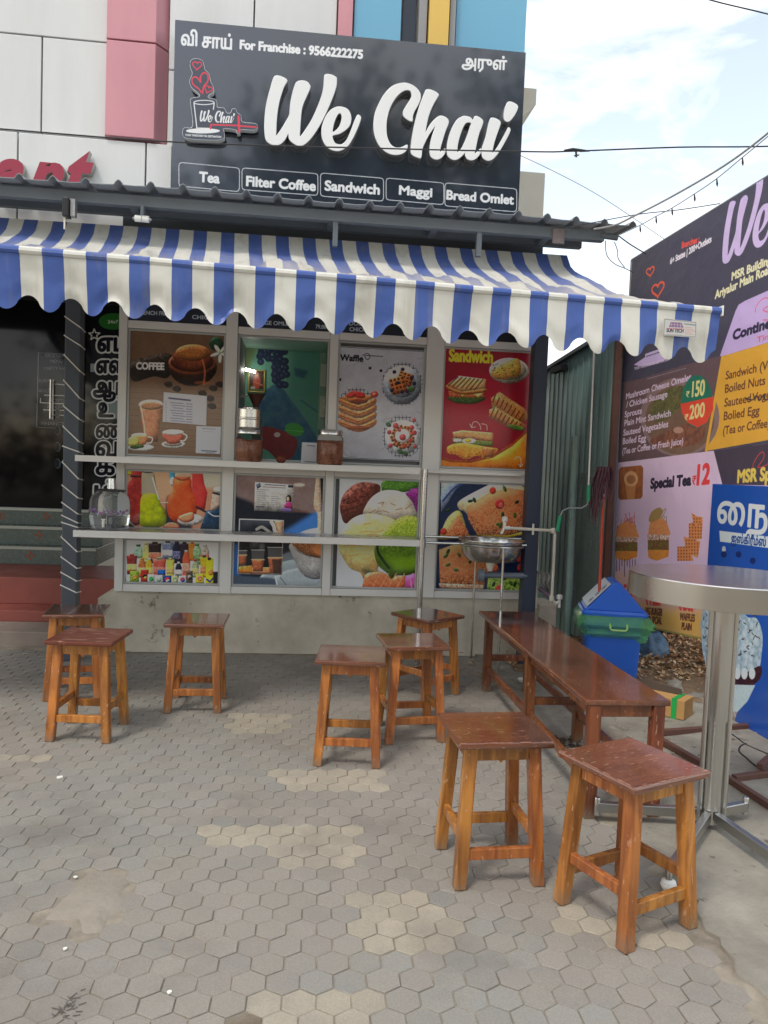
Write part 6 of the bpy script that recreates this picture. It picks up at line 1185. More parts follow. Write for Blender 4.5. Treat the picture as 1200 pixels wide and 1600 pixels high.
def stool(name):
    t = empty(name, (0, 0, 0), 0, cat='stool', group='square wooden stools on the paving'); hz = .512; fb, ft = .140, .112; lw = .043
    def at(z): return fb + (ft - fb) * z / (hz - .024)
    q = .168; o = part('seat', MB().box(-q, q, -q, q, hz - .022, hz), WT, t, bev=.006, local=True)
    for sx, sy in ((-1, -1), (1, -1), (1, 1), (-1, 1)): part('leg', legbar(sx * fb, sy * fb, sx * ft, sy * ft, 0, hz - .0225, lw * .98, lw), WL, t, bev=.004, local=True)
    z = hz - .048
    for s in (-1, 1):
        k = at(z) - lw / 2; part('apron', MB().box(-k, k, s * (at(z) + .004) - .011, s * (at(z) + .004) + .011, z - .026, hz - .0235), WL, t, bev=.002, local=True); part('apron', MB().box(s * (at(z) + .004) - .011, s * (at(z) + .004) + .011, -k, k, z - .026, hz - .0235), WL, t, bev=.002, local=True)
        z1 = .115; k = at(z1) - lw / 2 + .002; part('stretcher', MB().box(-k, k, s * at(z1) - .011, s * at(z1) + .011, z1 - .019, z1 + .019), WL, t, bev=.003, local=True)
        z2 = .165; k = at(z2) - lw / 2 + .002; part('stretcher', MB().box(s * at(z2) - .011, s * at(z2) + .011, -k, k, z2 - .018, z2 + .018), WL, t, bev=.003, local=True)
        part('corner_block', MB().prism([(-.016, s * (at(z) - .008), z - .026), (.016, s * (at(z) - .008), z - .026), (0, s * (at(z) - .008), z - .045)], (0, -s * .01, 0)), WL, t, local=True)
    return t
ST = stool('wooden_stool')
spots_ = [(-1.81, 4.52, 13, 'wooden stool hidden behind the scuffed one at the left'), (-1.487, 3.88, 1, 'wooden stool with the pale scuffed seat at the front left'), (-1.057, 4.39, 6, 'wooden stool standing alone before the bottle poster plinth'),
          (-.131, 3.70, 0, 'wooden stool left of the middle three, its orange legs square to the camera'), (.179, 4.05, 12, 'wooden stool between the orange legged one and the rear one'), (.305, 4.82, 43, 'wooden stool turned cornerwise against the plinth by the steel pipe'),
          (.423, 2.694, 9, 'wooden stool nearest the bench front end, left of the closest one'), (.835, 2.418, 29, 'closest wooden stool, turned cornerwise beside the steel table')]
for i, (x, y, rz, lb) in enumerate(spots_):
    o = ST if i == 0 else copy_tree(ST); o.location = (x, y, 0); o.rotation_euler = (0, 0, R(rz)); o['label'] = lb
    WM[o.name] = Matrix.Translation((x, y, 0)) @ Matrix.Rotation(R(rz), 4, 'Z')
# pale scuffed seat on the second stool
sc_m = wood('scuffed_top', lin((128, 74, 54)), lin((84, 42, 32)), .3, .3, .1, 1); t_ = sc_m.node_tree
for o in bpy.data.objects:
    if o.parent and o.parent.get('label', '').startswith('wooden stool with the pale') and o.name.startswith('seat'):
        o.data = o.data.copy(); sc2_ = mat('worn_pale_seat', lin((110, 58, 42)), .3, var=.4, vscale=8, stretch=(1, 6, 1), coat=.3, spots=lin((190, 150, 128)), spot_scale=9, spot_lo=.56); o.data.materials[0] = sc2_; o['label'] = 'seat with pale scuff marks'
# worn rims on the two nearest seats
for (x, y, rz, sd_) in ((.835, 2.418, 29, ((-1, 0), (0, -1))), (.423, 2.694, 9, ((0, -1),))):
    own = [o for o in bpy.data.objects if o.get('category') == 'stool' and abs(o.location.x - x) < .001][0]; q = .168
    for a, b in sd_:
        mb = MB(); rs = random.Random(int(x * 100)); s = -q + .004
        while s < q - .01:
            l = rs.uniform(.006, .03)
            if rs.random() < .6:
                w_ = rs.uniform(.0015, .004); z0 = .5122
                if a: mb.box(a * (q - .006) - w_, a * (q - .006) + w_, s, s + l, z0 - .001, z0 + .0004)
                else: mb.box(s, s + l, b * (q - .006) - w_, b * (q - .006) + w_, z0 - .001, z0 + .0004)
            s += l
        part('worn_rim', mb, WE_, own, local=True, kind='stuff')
# bench
e0, e1 = Vector((.714, 4.92, 0)), Vector((.905, 3.12, 0)); dirb = (e1 - e0).normalized(); bw = .275; sideb = Vector((-dirb.y, dirb.x, 0))
ang = math.atan2(dirb.y, dirb.x) ; Lb = (e1 - e0).length
bn = empty('wooden_bench', (e0 + sideb * bw / 2).lerp(e1 + sideb * bw / 2, .5), ang, label='long dark polished wooden bench running towards the camera', cat='bench')
hz = .505; lw = .05
def bx_(name, x0, x1, y0, y1, z0, z1, m=WL, bv=.003): return part(name, MB().box(x0, x1, y0, y1, z0, z1), m, bn, bev=bv, local=True)
WB = wood('bench_leg_wood', lin((142, 80, 48)), lin((100, 54, 34)), .34, .25, .15, 0)
bx_('seat', -Lb / 2 - .12, Lb / 2 + .03, -bw / 2 - .045, bw / 2 + .045, hz - .024, hz, WT, .006)
for x in (-Lb / 2, .02, Lb / 2):
    for y in (-bw / 2, bw / 2): bx_('leg', x - lw / 2, x + lw / 2, y - lw / 2, y + lw / 2, 0, hz - .0245, WB)
    bx_('cross_stretcher', x - .012, x + .012, -bw / 2 + lw / 2, bw / 2 - lw / 2, .20, .24, WB); bx_('end_apron', x - .011, x + .011, -bw / 2 + lw / 2, bw / 2 - lw / 2, hz - .075, hz - .025, WB)
for y in (-bw / 2, bw / 2):
    for x0, x1 in ((-Lb / 2 + lw / 2, .02 - lw / 2), (.02 + lw / 2, Lb / 2 - lw / 2)):
        bx_('apron', x0, x1, y - .011, y + .011, hz - .075, hz - .025, WB); bx_('stretcher', x0, x1, y - .012, y + .012, .13, .17, WB)

# ================================================================== DUSTBIN
dc = gnd(950, 1064); db = empty('dustbin', dc, R(-9), label='blue swing top dustbin with a green bag folded over its rim', cat='dustbin')
BLU = mat('blue_plastic', lin((48, 108, 216)), .35, var=.25, vscale=5, bump=.05, rvar=.06); w0_, w1_, d0, d1 = .165, .203, .135, .165; zt = .50
def rr_(w, d, z, r=.03, n=4):
    o = []
    for cx, cy, a0 in ((w - r, d - r, 0), (-w + r, d - r, 90), (-w + r, -d + r, 180), (w - r, -d + r, 270)):
        for k in range(n + 1): a = R(a0 + 90 * k / n); o.append((cx + r * math.cos(a), cy + r * math.sin(a), z))
    return o
def loft(rings, cap0=True, cap1=True):
    n = len(rings[0]); vs = [p for r_ in rings for p in r_]; fs = []
    for j in range(len(rings) - 1):
        for k in range(n): l = (k + 1) % n; fs.append((j * n + k, j * n + l, (j + 1) * n + l, (j + 1) * n + k))
    if cap0: fs.append(tuple(range(n))[::-1])
    if cap1: fs.append(tuple((len(rings) - 1) * n + k for k in range(n)))
    return MB().add(vs, fs)
part('body', loft([rr_(w0_, d0, 0), rr_(w0_ + .004, d0 + .004, .02), rr_(w1_ - .012, d1 - .012, zt - .02), rr_(w1_, d1, zt - .015), rr_(w1_, d1, zt)], True, True), BLU, db, smooth=True, local=True)
rings = []; rs = np.random.RandomState(8); nz1 = fnoise(40, 60, 8, 9, 3)
for j in range(12):
    t = j / 11; z = zt + .004 - t * .165; g = .008 + .024 * math.sin(math.pi * min(1, t * 1.1)) + .004
    b = rr_(w1_ - .012 * t + g, d1 - .012 * t + g, z, .05, 9); o = []
    for k, (x, y, zz) in enumerate(b):
        f = (nz1[int(t * 38), k % 60] - .5) * .11 * (.25 + t) + .006 * math.sin(k * 1.9 + t * 4); r_ = math.hypot(x, y); ex = .05 * t * max(0, 1 - abs(k - 36) / 4.) if k > 20 else 0
        o.append((x * (1 + (f + ex) / r_), y * (1 + (f + ex * .3) / r_), zz + (.02 * math.sin(k * .55) + .012 * math.sin(k * 1.3)) * t))
    rings.append(o)
BAG = mat('green_bag_film', lin((136, 214, 124)), .28, trans=.4, var=.9, vscale=9, col2=lin((96, 170, 160)), bump=1.0, bscale=22, ior=1.1, alpha=.72)
part('bag', loft(rings, False, False), BAG, db, smooth=True, local=True)
LD = .17; ap = .715
g0 = rr_(.216, LD + .01, zt - .012, .03); g1 = rr_(.219, LD + .014, zt + .006, .03); g2 = rr_(.210, LD + .004, zt + .022, .03)
part('lid_rim', loft([g0, g1, g2]), BLU, db, smooth=True, local=True)
def tri(y, s, z0): return [(-.200 * s, y, z0), (.200 * s, y, z0), (.182 * s, y, z0 + .02), (.035 * s, y, ap - .012 - (1 - s) * .03), (.012 * s, y, ap - (1 - s) * .03), (-.012 * s, y, ap - (1 - s) * .03), (-.035 * s, y, ap - .012 - (1 - s) * .03), (-.182 * s, y, z0 + .02)]
part('lid', loft([tri(-LD + .005, .93, zt + .0225), tri(-LD + .02, 1, zt + .0225), tri(LD - .02, 1, zt + .0225), tri(LD - .005, .93, zt + .0225)][::-1]), BLU, db, bev=.004, local=True)
n_ = Vector((-(ap - zt - .05), 0, .15)).normalized(); GP = mat('pale_grey_plastic', lin((186, 192, 198)), .35)
P0_, P1_ = Vector((-.186, 0, zt + .043)), Vector((-.036, 0, ap - .010)); up = (P1_ - P0_); nn__ = Vector((-up.z, 0, up.x)).normalized()
part('swing_flap', MB().para(P0_ + nn__ * .001 + Vector((0, -LD + .004, 0)), Vector((0, 2 * LD - .01, 0)), up, nn__ * .007), GP, db, bev=.003, local=True)
IC = mat('icon_print', lin((70, 100, 120)), .5)
for k in (.22, .5, .78):
    c = P0_ + up * k + nn__ * .0085 + Vector((0, -LD + .06, 0)); ud = up.normalized(); mb = MB(); ps = [c + ud * (.021 * math.cos(a)) + Vector((0, .026 * math.sin(a), 0)) for a in np.linspace(0, 6.283, 17)[:-1]]
    for i in range(16): mb.tube([ps[i], ps[(i + 1) % 16]], .0022, 4)
    mb.para(c - ud * .006 - Vector((0, .012, 0)) - nn__ * .0006, ud * .012, Vector((0, .024, 0)), nn__ * .001)
    part('pictogram', mb, IC, db, local=True)
hb = Vector((.02, -d1 - .043, zt - .085)); part('handle', MB().tube([hb + Vector((-.055, 0, .03)), hb + Vector((-.055, -.006, 0)), hb + Vector((-.045, -.008, -.012)), hb + Vector((.045, -.008, -.012)), hb + Vector((.055, -.006, 0)), hb + Vector((.055, 0, .03))], .007, 8), mat('pale_yellow_plastic', lin((170, 214, 130)), .35), db, smooth=True, local=True)

# ================================================================== ROUND STEEL TABLE
tc_ = gnd(1108, 1294); tbl = empty('steel_table', tc_, 0, label='tall round stainless steel table on a single pole at the right edge', cat='table')
tz = 1.047; TRr = .372
part('top', MB().lathe([(.05, tz - .088), (TRr - .006, tz - .094), (TRr, tz - .092), (TRr, tz - .004), (TRr - .004, tz)], tc_, 72), STEEL, tbl, smooth=True)
part('pole', MB().lathe([(.040, .03), (.040, .45), (.0455, .46), (.0455, tz - .089)], tc_, 28), STEEL, tbl, smooth=True)
for dx, dy in ((.05, -.012), (-.05, -.012)): part('side_tube', MB().tube([tc_ + Vector((dx, dy, .03)), tc_ + Vector((dx, dy, tz - .09))], .010, 10), STEEL, tbl, smooth=True)
def fbar(name, a, b, z0, z1, w, m=STEELD):
    a, b = Vector(a), Vector(b); d = (b - a); s = Vector((-d.y, d.x, 0)).normalized() * w
    return part(name, MB().para(a - s / 2 + Vector((0, 0, z0)), d, s, Vector((0, 0, z1 - z0))), m, tbl, bev=.003)
for dx, dy, ln_ in ((-1, .04, .46), (-.58, -.81, .60), (.22, -.97, .75), (.80, .35, .20)):
    d = Vector((dx, dy, 0)).normalized(); e = tc_ + d * ln_; fbar('foot', tc_ + d * .0455, e, .045, .085, .03)
    part('peg', MB().lathe([(.012, .03), (.012, .10), (.010, .104)], e, 14), STEEL, tbl, smooth=True)
    if ln_ > .5: part('caster', MB().lathe([(.008, 0), (.022, .006), (.028, .02), (.024, .034), (.010, .042)], e, 18), wht, tbl, smooth=True)

# ================================================================== GREEN SHED, POLE, MESH, MOP, ROPES
S0 = Vector((1.735, 5.9, 0)); SDR = Vector((-.1097, .994, 0)); SN = Vector((-.994, -.1097, 0)); SL = 4.2
sh = empty('green_shed', S0 + SDR * 1.5, 0, label='green corrugated metal shed right of the shop', cat='shed')
GS = mat('green_sheet_metal', lin((134, 164, 160)), .5, .1, var=.5, vscale=3, col2=lin((108, 138, 136)), rvar=.12, bump=.05, stretch=(1, 1, .4), spots=lin((120, 116, 96)), spot_scale=7, spot_lo=.7)
zn, zf = 2.56, 2.56 - .075 * SL; vs = []; k = 0; s = 0
prof = []
while s < SL: prof += [(s, 0), (s + .05, 0), (s + .058, .006), (s + .075, .006), (s + .083, 0)]; s += .125
for s, o_ in prof:
    t = s / SL; p = S0 + SDR * s + SN * o_; vs += [(p.x, p.y, 0), (p.x, p.y, zn + (zf - zn) * t)]
part('side_wall', MB().add(vs, [(2 * i, 2 * i + 2, 2 * i + 3, 2 * i + 1) for i in range(len(prof) - 1)]), GS, sh, smooth=20)
part('roof', MB().prism([S0 + SDR * -.08 + SN * .05 + Vector((0, 0, zn + .005)), S0 + SDR * SL + SN * .05 + Vector((0, 0, zf + .005)), S0 + SDR * SL - SN * 2.5 + Vector((0, 0, zf + .005)), S0 + SDR * -.08 - SN * 2.5 + Vector((0, 0, zn + .005))], (0, 0, .03)), mat('shed_roof_edge', lin((84, 92, 92)), .6), sh)
part('dark_gap_panel', MB().para(S0 + SN * -.003 + SDR * .34, SN * -1.6, (0, 0, zn), SDR * .04), mat('dark_gap_brown', lin((58, 48, 44)), .7, var=.5, vscale=8), sh)  # dark panel standing in for the shaded gap between shed and banner
part('corner_trim', MB().para(S0 + SN * .014 - SDR * .02, SN * -.05, (0, 0, zn), SDR * .04), BRN, sh, bev=.003)
w_ = S0 + SDR * 1.05 + SN * .02; part('iron_bracket', MB().para(w_ + Vector((0, 0, zn - .18)), SN * .06, SDR * .28, (0, 0, .05)), DARK, sh)
pb_ = depth_pt(890, 900, 5.35); pt_ = depth_pt(899, 682, 5.35); gp_ = empty('leaning_pole', (pb_.x, pb_.y, 0), 0, label='rusty grey green steel pole standing before the green shed', cat='pole')
dd = (pt_ - pb_); base_ = pb_ - dd * (pb_.z / dd.z); part('pole', MB().tube([base_, pt_], .026, 14), mat('weathered_pole', lin((112, 134, 128)), .55, .3, var=.6, vscale=9, spots=lin((96, 78, 62)), spot_scale=14, spot_lo=.62), gp_, smooth=True)
ch = empty('chain_link_mesh', S0 + SN * .12, 0, label='leaning sheet of chain link mesh between the pole and the mop', cat='mesh fence')
mb = MB(); CO = S0 + SN * .10 + SDR * .45; cu_ = -SDR * .62; cell = .05
for i in range(24):
    ptsA = []
    for j in range(29): s = i * .026 + (.013 if j % 2 else 0); z = .28 + j * .042; ptsA.append(CO + cu_ * (s / .62) + Vector((0, 0, z)) + SN * (.03 * math.sin(z * 3) + (.003 if j % 2 else 0)))
    mb.tube(ptsA, .0016, 3, caps=False); 
    if i: mb.tube([p - cu_ * ((.026 - .0 if j % 2 == 0 else .0) / .62) * 0 + cu_ * ((-.013 if j % 2 else .013) / .62) for j, p in enumerate(ptsA)], .0016, 3, caps=False)
part('wire_mesh', mb, mat('galvanised_wire', lin((132, 140, 134)), .5, .6), ch, kind='stuff')
mh, ml_ = depth_pt(944, 742, 5.3), depth_pt(936, 935, 5.2); mop = empty('mop', ml_, 0, label='upturned mop with reddish strings and red handle beside the banner', cat='mop')
part('handle', MB().tube([ml_ + (ml_ - mh) * .25, ml_.lerp(mh, .82)], .010, 10), mat('red_handle', lin((188, 66, 40)), .4), mop, smooth=True)
part('ferrule', MB().tube([ml_.lerp(mh, .82), mh], [.009, .011], 10), wht, mop, smooth=True); part('cap', MB().tube([mh - Vector((0, 0, .01)), mh + Vector((0, 0, .035))], [.02, .028], 12), wht, mop, smooth=True)
mb = MB(); rs = random.Random(5)
for k in range(110):
    a = rs.uniform(0, 6.28); r_ = rs.uniform(.03, .075); l = rs.uniform(.12, .34) * (1.2 if math.cos(a) < -.1 else .7); c = mh + Vector((0, 0, .035))
    p1 = c + Vector((math.cos(a) * r_ * .7, math.sin(a) * r_ * .7, .02)); mb.tube([c, p1, p1 + Vector((math.cos(a) * r_ * .4 - .01, math.sin(a) * r_ * .3, -l * .5)), p1 + Vector((math.cos(a) * r_ * .3 - .015 + rs.uniform(-.02, .02), math.sin(a) * .01, -l))], .0035, 4)
part('strings', mb, mat('mop_strings', lin((118, 84, 92)), .95, var=.8, vscale=60, col2=lin((70, 50, 58))), mop, kind='stuff')
GH = mat('green_grip', lin((28, 150, 104)), .4)
ro = empty('rope_with_grips', depth_pt(918, 700, 5.25), 0, label='pale hanging rope with two green grips before the shed', cat='rope')
part('rope', MB().tube([depth_pt(928, 548, 5.3), depth_pt(924, 650, 5.28), depth_pt(919.5, 760, 5.25)], .006, 8), ROPE, ro, smooth=True)
part('rope', MB().tube([depth_pt(*q, 5.25) for q in ((919, 782), (917, 789), (908, 794), (888, 794), (879, 798), (875, 808))], .0055, 8), mat('grey_hose', lin((140, 148, 146)), .5), ro, smooth=True)
part('grip', MB().tube([depth_pt(919.5, 758, 5.25), depth_pt(919, 783, 5.25)], .013, 10), GH, ro, smooth=True); part('grip', MB().tube([depth_pt(875, 806, 5.25), depth_pt(871, 830, 5.25)], .013, 10), GH, ro, smooth=True)

# ================================================================== MENU BANNER ON THE RIGHT
bo = depth_pt(966, 720, 5.98); BP = Plane(bo, -76, .08)
bnn = empty('menu_banner', bo, 0, label='tall printed menu banner with dark top, yellow and lilac panels at right', cat='banner')
outl = [(988, 405), (1290, 220), (1290, 1044), (1100, 1000), (957, 969), (963, 800), (969, 640), (974, 562), (984, 470)]
cv, q = canvas_px(BP, 0, outl, 420, (78, 76, 92), 1.55, .01)
X0, X1 = 930, 1310
cv.poly([(930, 150), (1310, 150), (1310, 1100), (930, 1100)], (68, 66, 80), tex=.25, tcell=120, col2=(60, 58, 74))
OR = (226, 84, 62); LIL = (178, 160, 204)
def hrt(cx, cy, s, w, sk=.0):
    t = np.linspace(0, 2 * np.pi, 30); x = 16 * np.sin(t) ** 3; y = -(13 * np.cos(t) - 5 * np.cos(2 * t) - 2 * np.cos(3 * t) - np.cos(4 * t)); cv.line([(cx + a * s * .8, cy + b * s - a * s * .35) for a, b in zip(x, y)], w, OR)
hrt(1016, 424, .48, 2.6); hrt(1028, 452, .75, 3.4)
cv.text('Branches :', 1065, 388, 1092, 378, 9, (214, 74, 66), bold=.12); cv.text('6+ States | 200+Outlets', 1047, 413, 1111, 378, 9, (204, 190, 206), bold=.12)
cv.glyphs(WE, 1127, 417, 1209, 375, 100, LIL)
cv.text('MSR Building,', 1143, 438, 1206, 411, 12, (222, 202, 160), bold=.12); cv.text('Ariyalur Main Road, Perambalur', 1117, 467, 1275, 393, 12, (222, 202, 160), bold=.12)
cv.poly([(1124, 558), (1149, 486), (1154, 476), (1164, 470), (1310, 405), (1310, 500), (1200, 535)], (172, 152, 196)); cv.line([(1180, 488), (1181, 480), (1190, 468), (1200, 466), (1206, 474), (1192, 484), (1204, 490), (1202, 499), (1192, 500)], 1.3, (206, 70, 90), smooth=True)
cv.text('Continental', 1145, 531, 1232, 502, 14, (48, 44, 64), bold=.17); cv.text('Time', 1182, 535, 1213, 526, 8, (196, 90, 104), bold=.05)
cv.poly([(1131, 556), (1200, 535), (1310, 500), (1310, 668), (1101, 705)], (202, 150, 60), tex=.15, tcell=50, col2=(190, 134, 50))
for t_, a, b, c, d in (('Sandwich (Veg)', 1133.6, 593, 1216, 573), ('Boiled Nuts', 1132.5, 614, 1195, 600.5), ('Sauteed', 1131.6, 635.5, 1172.4, 628), ('Vege', 1175, 627.5, 1203, 622), ('Bolied Egg', 1130.5, 656.5, 1186, 647), ('(Tea or Coffee)', 1129.6, 679, 1202, 667)): cv.text(t_, a, b, c, d, 12.5, (92, 58, 48), bold=.05)
cv.line([(1165, 622), (1175, 625), (1182, 618), (1186, 626), (1193, 617), (1197, 625), (1215, 615)], 2.2, (52, 48, 60), smooth=True)
cv.poly([(971, 598), (1000, 592), (1070, 570), (1127, 556), (1101, 705), (965, 723)], (94, 76, 80)); cv.ell(1062, 652, 62, 62, (124, 104, 104)); cv.ell(1062, 656, 54, 54, (112, 90, 76), tex=.4, tcell=20, col2=(96, 76, 66)); cv.poly([(1015, 640), (1040, 610), (1070, 605), (1060, 640), (1030, 660)], (104, 100, 62), smooth=True, tex=.8, tcell=6, col2=(70, 72, 50)); cv.poly([(1015, 690), (1040, 675), (1080, 660), (1100, 660), (1095, 690), (1050, 700)], (128, 84, 66), smooth=True, tex=.7, tcell=8, col2=(84, 58, 56)); cv.ell(1060, 672, 8, 5, (160, 124, 112))
cv.poly([(1101, 705), (1127, 556), (1131, 556), (1105, 706)], (202, 150, 60))
for t_, a, b, c, d in (('Mushroom Cheese Omelet', 978, 624, 1079.6, 593.5), ('/ Chicken Sausage', 978.6, 637, 1042.4, 620), ('Sprouts', 976, 652, 1002.4, 646), ('Plain Mint Sandwich', 975.6, 665.6, 1047.6, 650), ('Sauteed Vegetables', 974, 680.6, 1043.6, 667), ('Boiled Egg', 973, 694, 1009, 688.5), ('(Tea or Coffee or Fresh Juice)', 972.4, 709.6, 1067, 693.8)): cv.text(t_, a, b, c, d, 9, (198, 178, 208), bold=.07)
cv.ell(1089, 627, 24, 41, (38, 104, 86)); cv.poly([(1063, 631), (1115, 619.5), (1114, 640), (1104, 660), (1090, 668), (1074, 660), (1066, 646)], (204, 70, 54), smooth=False)
cv.text('₹', 1071.5, 621, 1077, 620, 9, (226, 196, 130), bold=.03); cv.text('150', 1081, 620, 1100, 617, 23, (226, 196, 130), bold=.08); cv.text('₹', 1069.5, 657, 1075, 656, 9, (230, 190, 130), bold=.03); cv.text('200', 1077, 655, 1100, 650.5, 21, (230, 190, 130), bold=.08)
cv.poly([(990, 570), (1008, 558), (1008, 553), (1031, 545), (1033, 550), (1040, 562), (1020, 570), (1000, 572)], LIL); cv.line([(1010, 557), (1031, 550)], 1.6, (78, 76, 94)); cv.text('YOUR TANDOORI TEA DESTINATION', 991, 578, 1046, 563, 4, (190, 176, 210), bold=.1); cv.line([(1011, 592), (1072, 575)], .7, (150, 140, 160))
cv.poly([(965, 723), (1115, 704), (1310, 678), (1310, 1100), (930, 1100), (930, 728)], (194, 170, 200)); cv.poly([(950, 890), (1110, 908), (1310, 930), (1310, 1100), (930, 1100)], (206, 160, 150), blur=16); cv.poly([(950, 940), (1110, 960), (1310, 985), (1310, 1100), (930, 1100)], (212, 158, 84), blur=14); cv.line([(950, 969), (1000, 979), (1100, 1000), (1290, 1042)], 7, (150, 134, 60))
cv.poly([(966.6, 735), (970, 730), (1002, 727), (1005, 731), (1004, 775), (1001, 779), (969, 781), (966, 777)], (150, 92, 54), smooth=False, tex=.5, tcell=16, col2=(112, 64, 44)); cv.poly([(975, 745), (995, 744), (991, 779), (980, 780)], (176, 120, 78)); cv.ell(986, 748, 11, 12, (198, 156, 116), a=.8); cv.ell(986, 749, 7, 7, (150, 100, 66))
cv.text('Special Tea', 1016.5, 763, 1079, 757.5, 15, (44, 40, 58), bold=.16); cv.text('₹', 1081, 758, 1087, 757, 14, (206, 60, 66), bold=.04); cv.text('12', 1089, 757, 1107.5, 755, 30, (206, 60, 66), bold=.12)
cv.poly([(1115, 704), (1310, 678), (1310, 760), (1128.5, 757)], (64, 58, 72)); cv.line([(1181, 738), (1176, 728), (1184, 712), (1192, 706), (1193, 716), (1184, 730), (1198, 726), (1203, 716)], 1.3, (208, 66, 60), smooth=True); cv.text('MSR Special', 1152, 754, 1236, 747, 19, (216, 176, 84), bold=.13)
def burger(x0, x1, y0, y1, k):
    w = x1 - x0; h = y1 - y0; X = lambda a, b: (x0 + a * w, y0 + b * h)
    for i in range(14): cv.line([X(.05 + RS.rand() * .9, .3), X(.2 + RS.rand() * .7, .0 + RS.rand() * .25)], 1.6, ((176, 92, 84), (140, 124, 96))[k])
    cv.poly([X(0, .48), X(.08, .3), X(.4, .2), X(.8, .24), X(1, .4), X(1, .52), X(0, .54)], (200, 118, 72), smooth=True, tex=.6, tcell=3, col2=(226, 160, 110)); cv.poly([X(-.05, .5), X(1, .5), X(1, .62), X(-.03, .62)], (214, 206, 190), tex=.9, tcell=3, col2=(128, 60, 50)); cv.poly([X(-.03, .6), X(1, .6), X(1, .8), X(-.03, .8)], (110, 62, 48), tex=.9, tcell=4, col2=(108, 120, 56)); cv.poly([X(-.02, .78), X(1, .78), X(.98, .9), X(.4, .98), X(0, .92)], (214, 140, 62), tex=.5, tcell=4, col2=(176, 88, 48))
    if k == 0:
        for i in range(8): cv.line([X(.05 + i * .12, .95), X(.05 + i * .12, 1.05 + RS.rand() * .25)], 2, (74, 40, 52))
burger(962, 996, 800, 878, 0); burger(1013, 1045, 792, 878, 1); cv.poly([(1014, 815), (1018, 800), (1030, 793), (1036, 800), (1028, 812)], (150, 124, 78), smooth=True)
for p in ([(1076, 818), (1098, 812), (1096, 842), (1076, 845)], [(1068, 838), (1094, 846), (1090, 872), (1072, 862)], [(1058, 855), (1074, 853), (1084, 876), (1058, 876)], [(1080, 800), (1086, 806), (1098, 808), (1096, 816), (1084, 822)]):
    cv.poly(p, (206, 134, 84), tex=.3, tcell=5, col2=(170, 96, 56)); c0_ = np.mean(np.array(p), 0)
    for i in range(-2, 3):
        for j in range(-2, 3): cv.ell(c0_[0] + i * 4.4, c0_[1] + j * 5, 1.2, 1.5, (134, 72, 44)) if in_poly(c0_[0] + i * 4.4, c0_[1] + j * 5, p) else None
RDD = (204, 64, 58); BRD = (96, 56, 44)
cv.text('₹150/-', 960, 934, 993, 936, 22, RDD, bold=.1); cv.text('₹125/-', 1008, 944, 1037, 946, 22, RDD, bold=.1); cv.text('₹80/-', 1059, 952, 1089, 955, 22, RDD, bold=.12)
for t_, a, b, c, d in (('NON BURGER', 959, 951, 993, 953), ('VEG BURGER', 1008, 959.4, 1034.4, 962), ('MSR SPCIAL', 1008, 972.5, 1033.5, 975), ('WAFFLES', 1062, 968, 1085, 971), ('PLAIN', 1065, 983, 1080, 985)): cv.text(t_, a, b, c, d, 10.5, BRD, bold=.12)
cv.panel('banner_print', cv.material('menu_banner_print', .35, .07), [tuple(BP.uv(*p)) for p in outl], .008, parent=bnn)
g_ = [BP.at(988, 407, -.03), BP.at(1290, 222, -.03), BP.at(1290, 1030, -.03), BP.at(960, 960, -.03)]
for k in range(4): part('frame_tube', MB().tube([g_[k], g_[(k + 1) % 4]], .014, 8), STEELD, bnn, smooth=True)
for px, py0, py1 in ((1038, 950, 1017), (1087, 960, 1021)):
    f_ = gnd(px, py1, .0); part('leg', MB().tube([f_, f_ + Vector((0, 0, .42))], .013, 8).lathe([(.05, 0), (.03, .02), (.014, .05)], f_, 12), STEELD, bnn, smooth=True)
part('hem_pole', MB().tube([BP.at(970, 560, .02), BP.at(963, 720, .02), BP.at(955, 960, .02)], .014, 8), mat('grey_pvc_pole', lin((128, 130, 142)), .4), bnn, smooth=True)
# blue ice cream standee
ko = gnd(1175, 1146); KP = Plane(ko, -83)
kk = empty('ice_cream_standee', ko, 0, label='blue Tamil ice cream standee with a sundae cut out behind the table', cat='sign')
KO = [(1113.5, 756), (1290, 764), (1290, 1220), (1200, 1162), (1150, 1128), (1136, 1131), (1124, 1100), (1108, 1060), (1098, 1020), (1094, 975), (1100, 945), (1104, 900)]
cv, q = canvas_px(KP, 0, KO, 420, (26, 74, 158), 1.4, .01)
cv.poly([(1060, 730), (1310, 730), (1310, 1240), (1060, 1240)], (28, 76, 160), tex=.2, tcell=90, col2=(24, 64, 146))
WHT = (196, 208, 214)
cv.text('நைஸ்'.replace('நை', 'ைந'), 1120.6, 815, 1262, 836, 46, WHT, bold=.07)
cv.poly([(1124, 829), (1290, 849), (1290, 868), (1125, 846)], (190, 206, 214)); cv.text('ஐஸ்கிரீம்ஸ்', 1142.6, 847, 1196, 853.5, 15, (24, 60, 130), bold=.07)
for x, y in ((1131, 862), (1154, 862), (1176, 872)): cv.ell(x, y - 4, 3, 5, (170, 180, 186)) if x == 1131 else None; cv.ell(x, y + 4, 4.5, 5, (20, 40, 96))
cv.poly([(1090, 920), (1150, 905), (1156, 930), (1166, 962), (1182, 966), (1191, 990), (1190, 1020), (1184, 1050), (1165, 1062), (1130, 1060), (1085, 1050), (1080, 970)], (176, 192, 200), smooth=True, tex=.8, tcell=10, col2=(118, 142, 158))
for k in range(110):
    x, y = 1098 + RS.rand() * 86, 925 + RS.rand() * 105; a = RS.rand() * 3; cv.line([(x, y), (x + 4 * math.cos(a), y + 5 * math.sin(a))], 1.8, (56, 44, 44))
